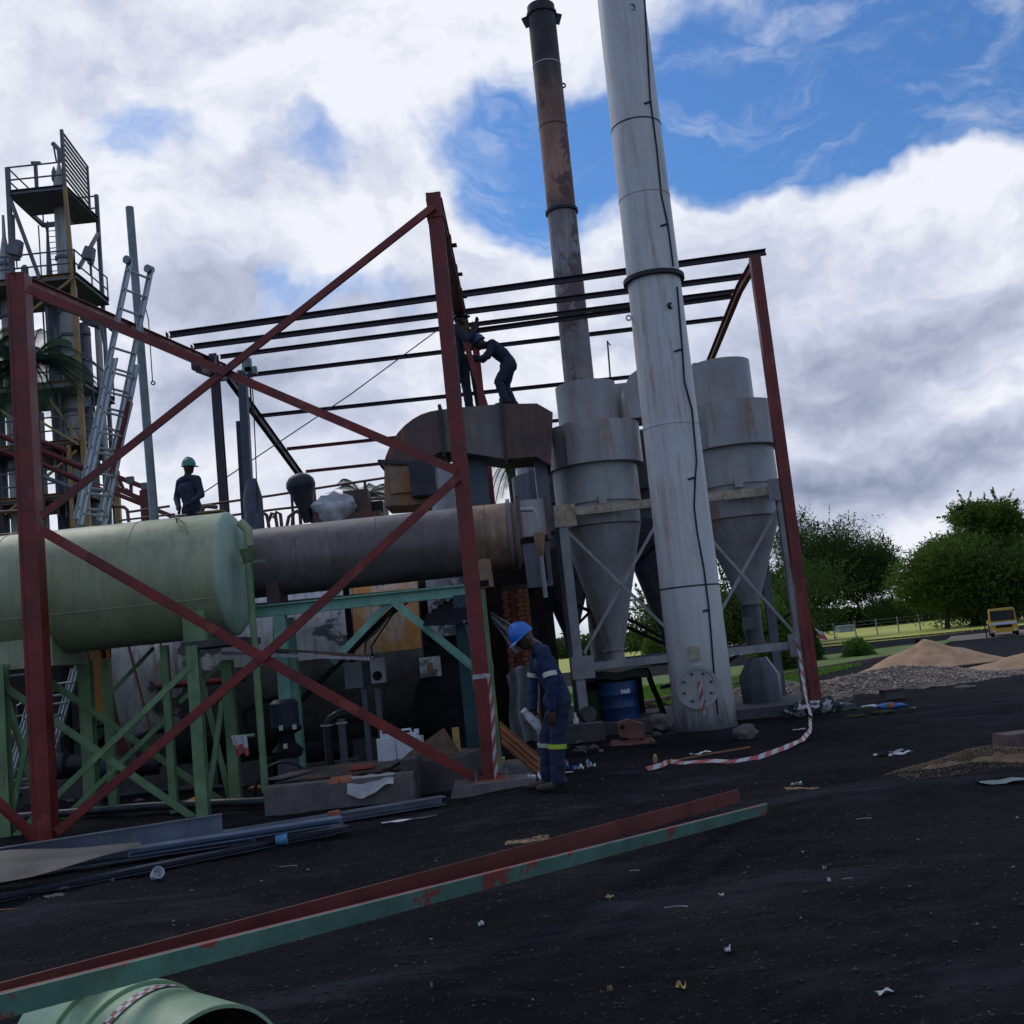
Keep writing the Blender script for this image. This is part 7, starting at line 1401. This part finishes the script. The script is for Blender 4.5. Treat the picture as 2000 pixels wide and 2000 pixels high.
# fence far
def fence():
    a = gfar(1590, 1222); b = gfar(1960, 1208); t = Thing('field_fence', 'row of thin pale posts fencing the far side of the field', 'fence', (a.x, 82, -.85)); me = boxmesh('post', (.09, .09, 1.5), FRAM)
    for i in range(34): x = 12 + i * 1.9; t.piece('post', me, (x, 96, -.15))
    for z in (.2, .5): mb = MB(); mb.tube([(12, 96, z), (75, 96, z)], .012, 4); t.part('wire', mb, FRAM)
fence()
mb = MB(); c = at(1735, 1199, 110); mb.bb(c.x - .9, c.x + .9, 125, 127, -.9, -.2); mb.bb(c.x - 1.0, c.x + 1.0, 124.8, 127.2, -.2, -.05); mb.obj('far_shed', mat('pale_blue_shed', (.25, .30, .36), .8), label='tiny pale blue shed roof beyond the field', cat='shed')
# ------------------------------------------------------------------ truck
def truck():
    g = gfar(1964, 1243); y = g.y; s_ = 50 / 2030 * y; W = s_ * .97; x = g.x; z0 = g.z; k = W / 1.9; t = Thing('flatbed_truck', 'yellow truck with a white bumper band facing the camera at the right edge', 'truck', (x, y, z0))
    def b(n, x0, x1, y0_, y1_, z0_, z1_, m, par=None): mb = MB(); mb.bb(x + x0 * k, x + x1 * k, y + y0_ * k, y + y1_ * k, z0 + z0_ * k, z0 + z1_ * k); return t.part(n, mb, m, parent=par)
    bm_ = MB(); bm_.prism([(-.92, .55), (.92, .55), (.92, 1.15), (.86, 1.98), (.78, 2.06), (-.78, 2.06), (-.86, 1.98), (-.92, 1.15)], (x, y, z0), (x, y + 1.6 * k, z0)); bm_.v = [(x + (v[0] - x) * k, v[1], z0 + (v[2] - z0) * k) for v in bm_.v]; t.part('cab', bm_, TRUCKY)
    b('windscreen', -.80, .80, -.03, .0, 1.18, 1.90, GLASS); b('wiper', -.4, .1, -.05, -.04, 1.2, 1.22, BLACK); b('white_band', -.90, .90, -.04, 0, .88, 1.06, WHITEP); b('grille', -.55, .55, -.05, -.01, .66, .84, BLACK); b('bumper', -.95, .95, -.14, -.02, .34, .58, TRUCKY)
    for sx in (-1, 1):
        b('headlight', min(sx * .62, sx * .82), max(sx * .62, sx * .82), -.17, -.14, .40, .52, PAPER); b('mirror_arm', min(sx * .95, sx * 1.12), max(sx * .95, sx * 1.12), .0, .05, 1.62, 1.66, BLACK); b('mirror', min(sx * 1.02, sx * 1.18), max(sx * 1.02, sx * 1.18), -.02, .04, 1.25, 1.62, BLACK)
        for yy in (.45, 3.6):
            mb = MB(); mb.lathe((x + sx * .82 * k, y + yy * k, z0 + .40 * k), [(-.12 * k, 0), (-.12 * k, .40 * k), (.12 * k, .40 * k), (.12 * k, 0)], (1, 0, 0), 24); w = t.part('wheel', mb, HOSE); mb = MB(); mb.lathe((x + sx * .82 * k, y + yy * k, z0 + .40 * k), [(-.13 * k, 0), (-.13 * k, .2 * k), (.13 * k, .2 * k), (.13 * k, 0)], (1, 0, 0), 16); t.part('rim', mb, FRAM, parent=w)
    b('load_bed', -.95, .95, 1.7, 5.0, .75, .92, DARKM); b('side_board', -.97, -.93, 1.7, 5.0, .92, 1.3, TRUCKY); b('side_board', .93, .97, 1.7, 5.0, .92, 1.3, TRUCKY); b('chassis', -.4, .4, .2, 5.0, .45, .7, BLACK)
truck()
for o_ in C.objects:
    if o_.name == 'flatbed_truck': o_.rotation_euler = (0, 0, R(-21))
a = gfar(1928, 1246); mb = MB(); mb.tube([a, at(1923, 1222, a.y)], .04, 6); mb.obj('leaning_stake', BARK, label='thin leaning stake just left of the yellow truck', cat='stake')
c = gfar(1792, 1256); mb = MB(); mb.cyl(c, c + Vector((0, 0, .25)), .14, 12); mb.obj('black_bin', BLACK, label='small black bin behind the top of the sand pile', cat='bin')
# bird
c = at(1874, 995, 60); mb = MB(); mb.lathe(c + Vector((-.25, 0, 0)), [(0, 0), (.08, .05), (.25, .07), (.42, .03), (.55, .01)], (1, 0, .05), 10)
for s_ in (-1, 1): mb.add([c + Vector((-.1, 0, 0)), c + Vector((.12, 0, 0)), c + Vector((.05, s_ * .55, .10)), c + Vector((-.06, s_ * .5, .10))], [(0, 1, 2, 3)])
mb.obj('bird', BLACK, label='tiny dark bird in the grey sky above the right trees', cat='bird')
# grass on the small lawn
def grass():
    r = np.random.RandomState(9); n = 26000; X = r.uniform(1, 20, n); Y = r.uniform(22.2, 36, n); Z = np.vectorize(gh)(Y) + .05; k = X < (l2.x + (Y - l2.y) * .45); X, Y, Z = X[k], Y[k], Z[k]
    V = leaf_cloud(np.stack([X, Y, Z], 1), .07, 3); V = V.reshape(-1, 4, 3); V[:, 2, 2] += .05; o = quads_obj('lawn_grass', V.reshape(-1, 3), GRASSM, None, (0, 0, 0)); props(o, label='short green grass on the lawn behind the gravel heap', kind='stuff')
grass()
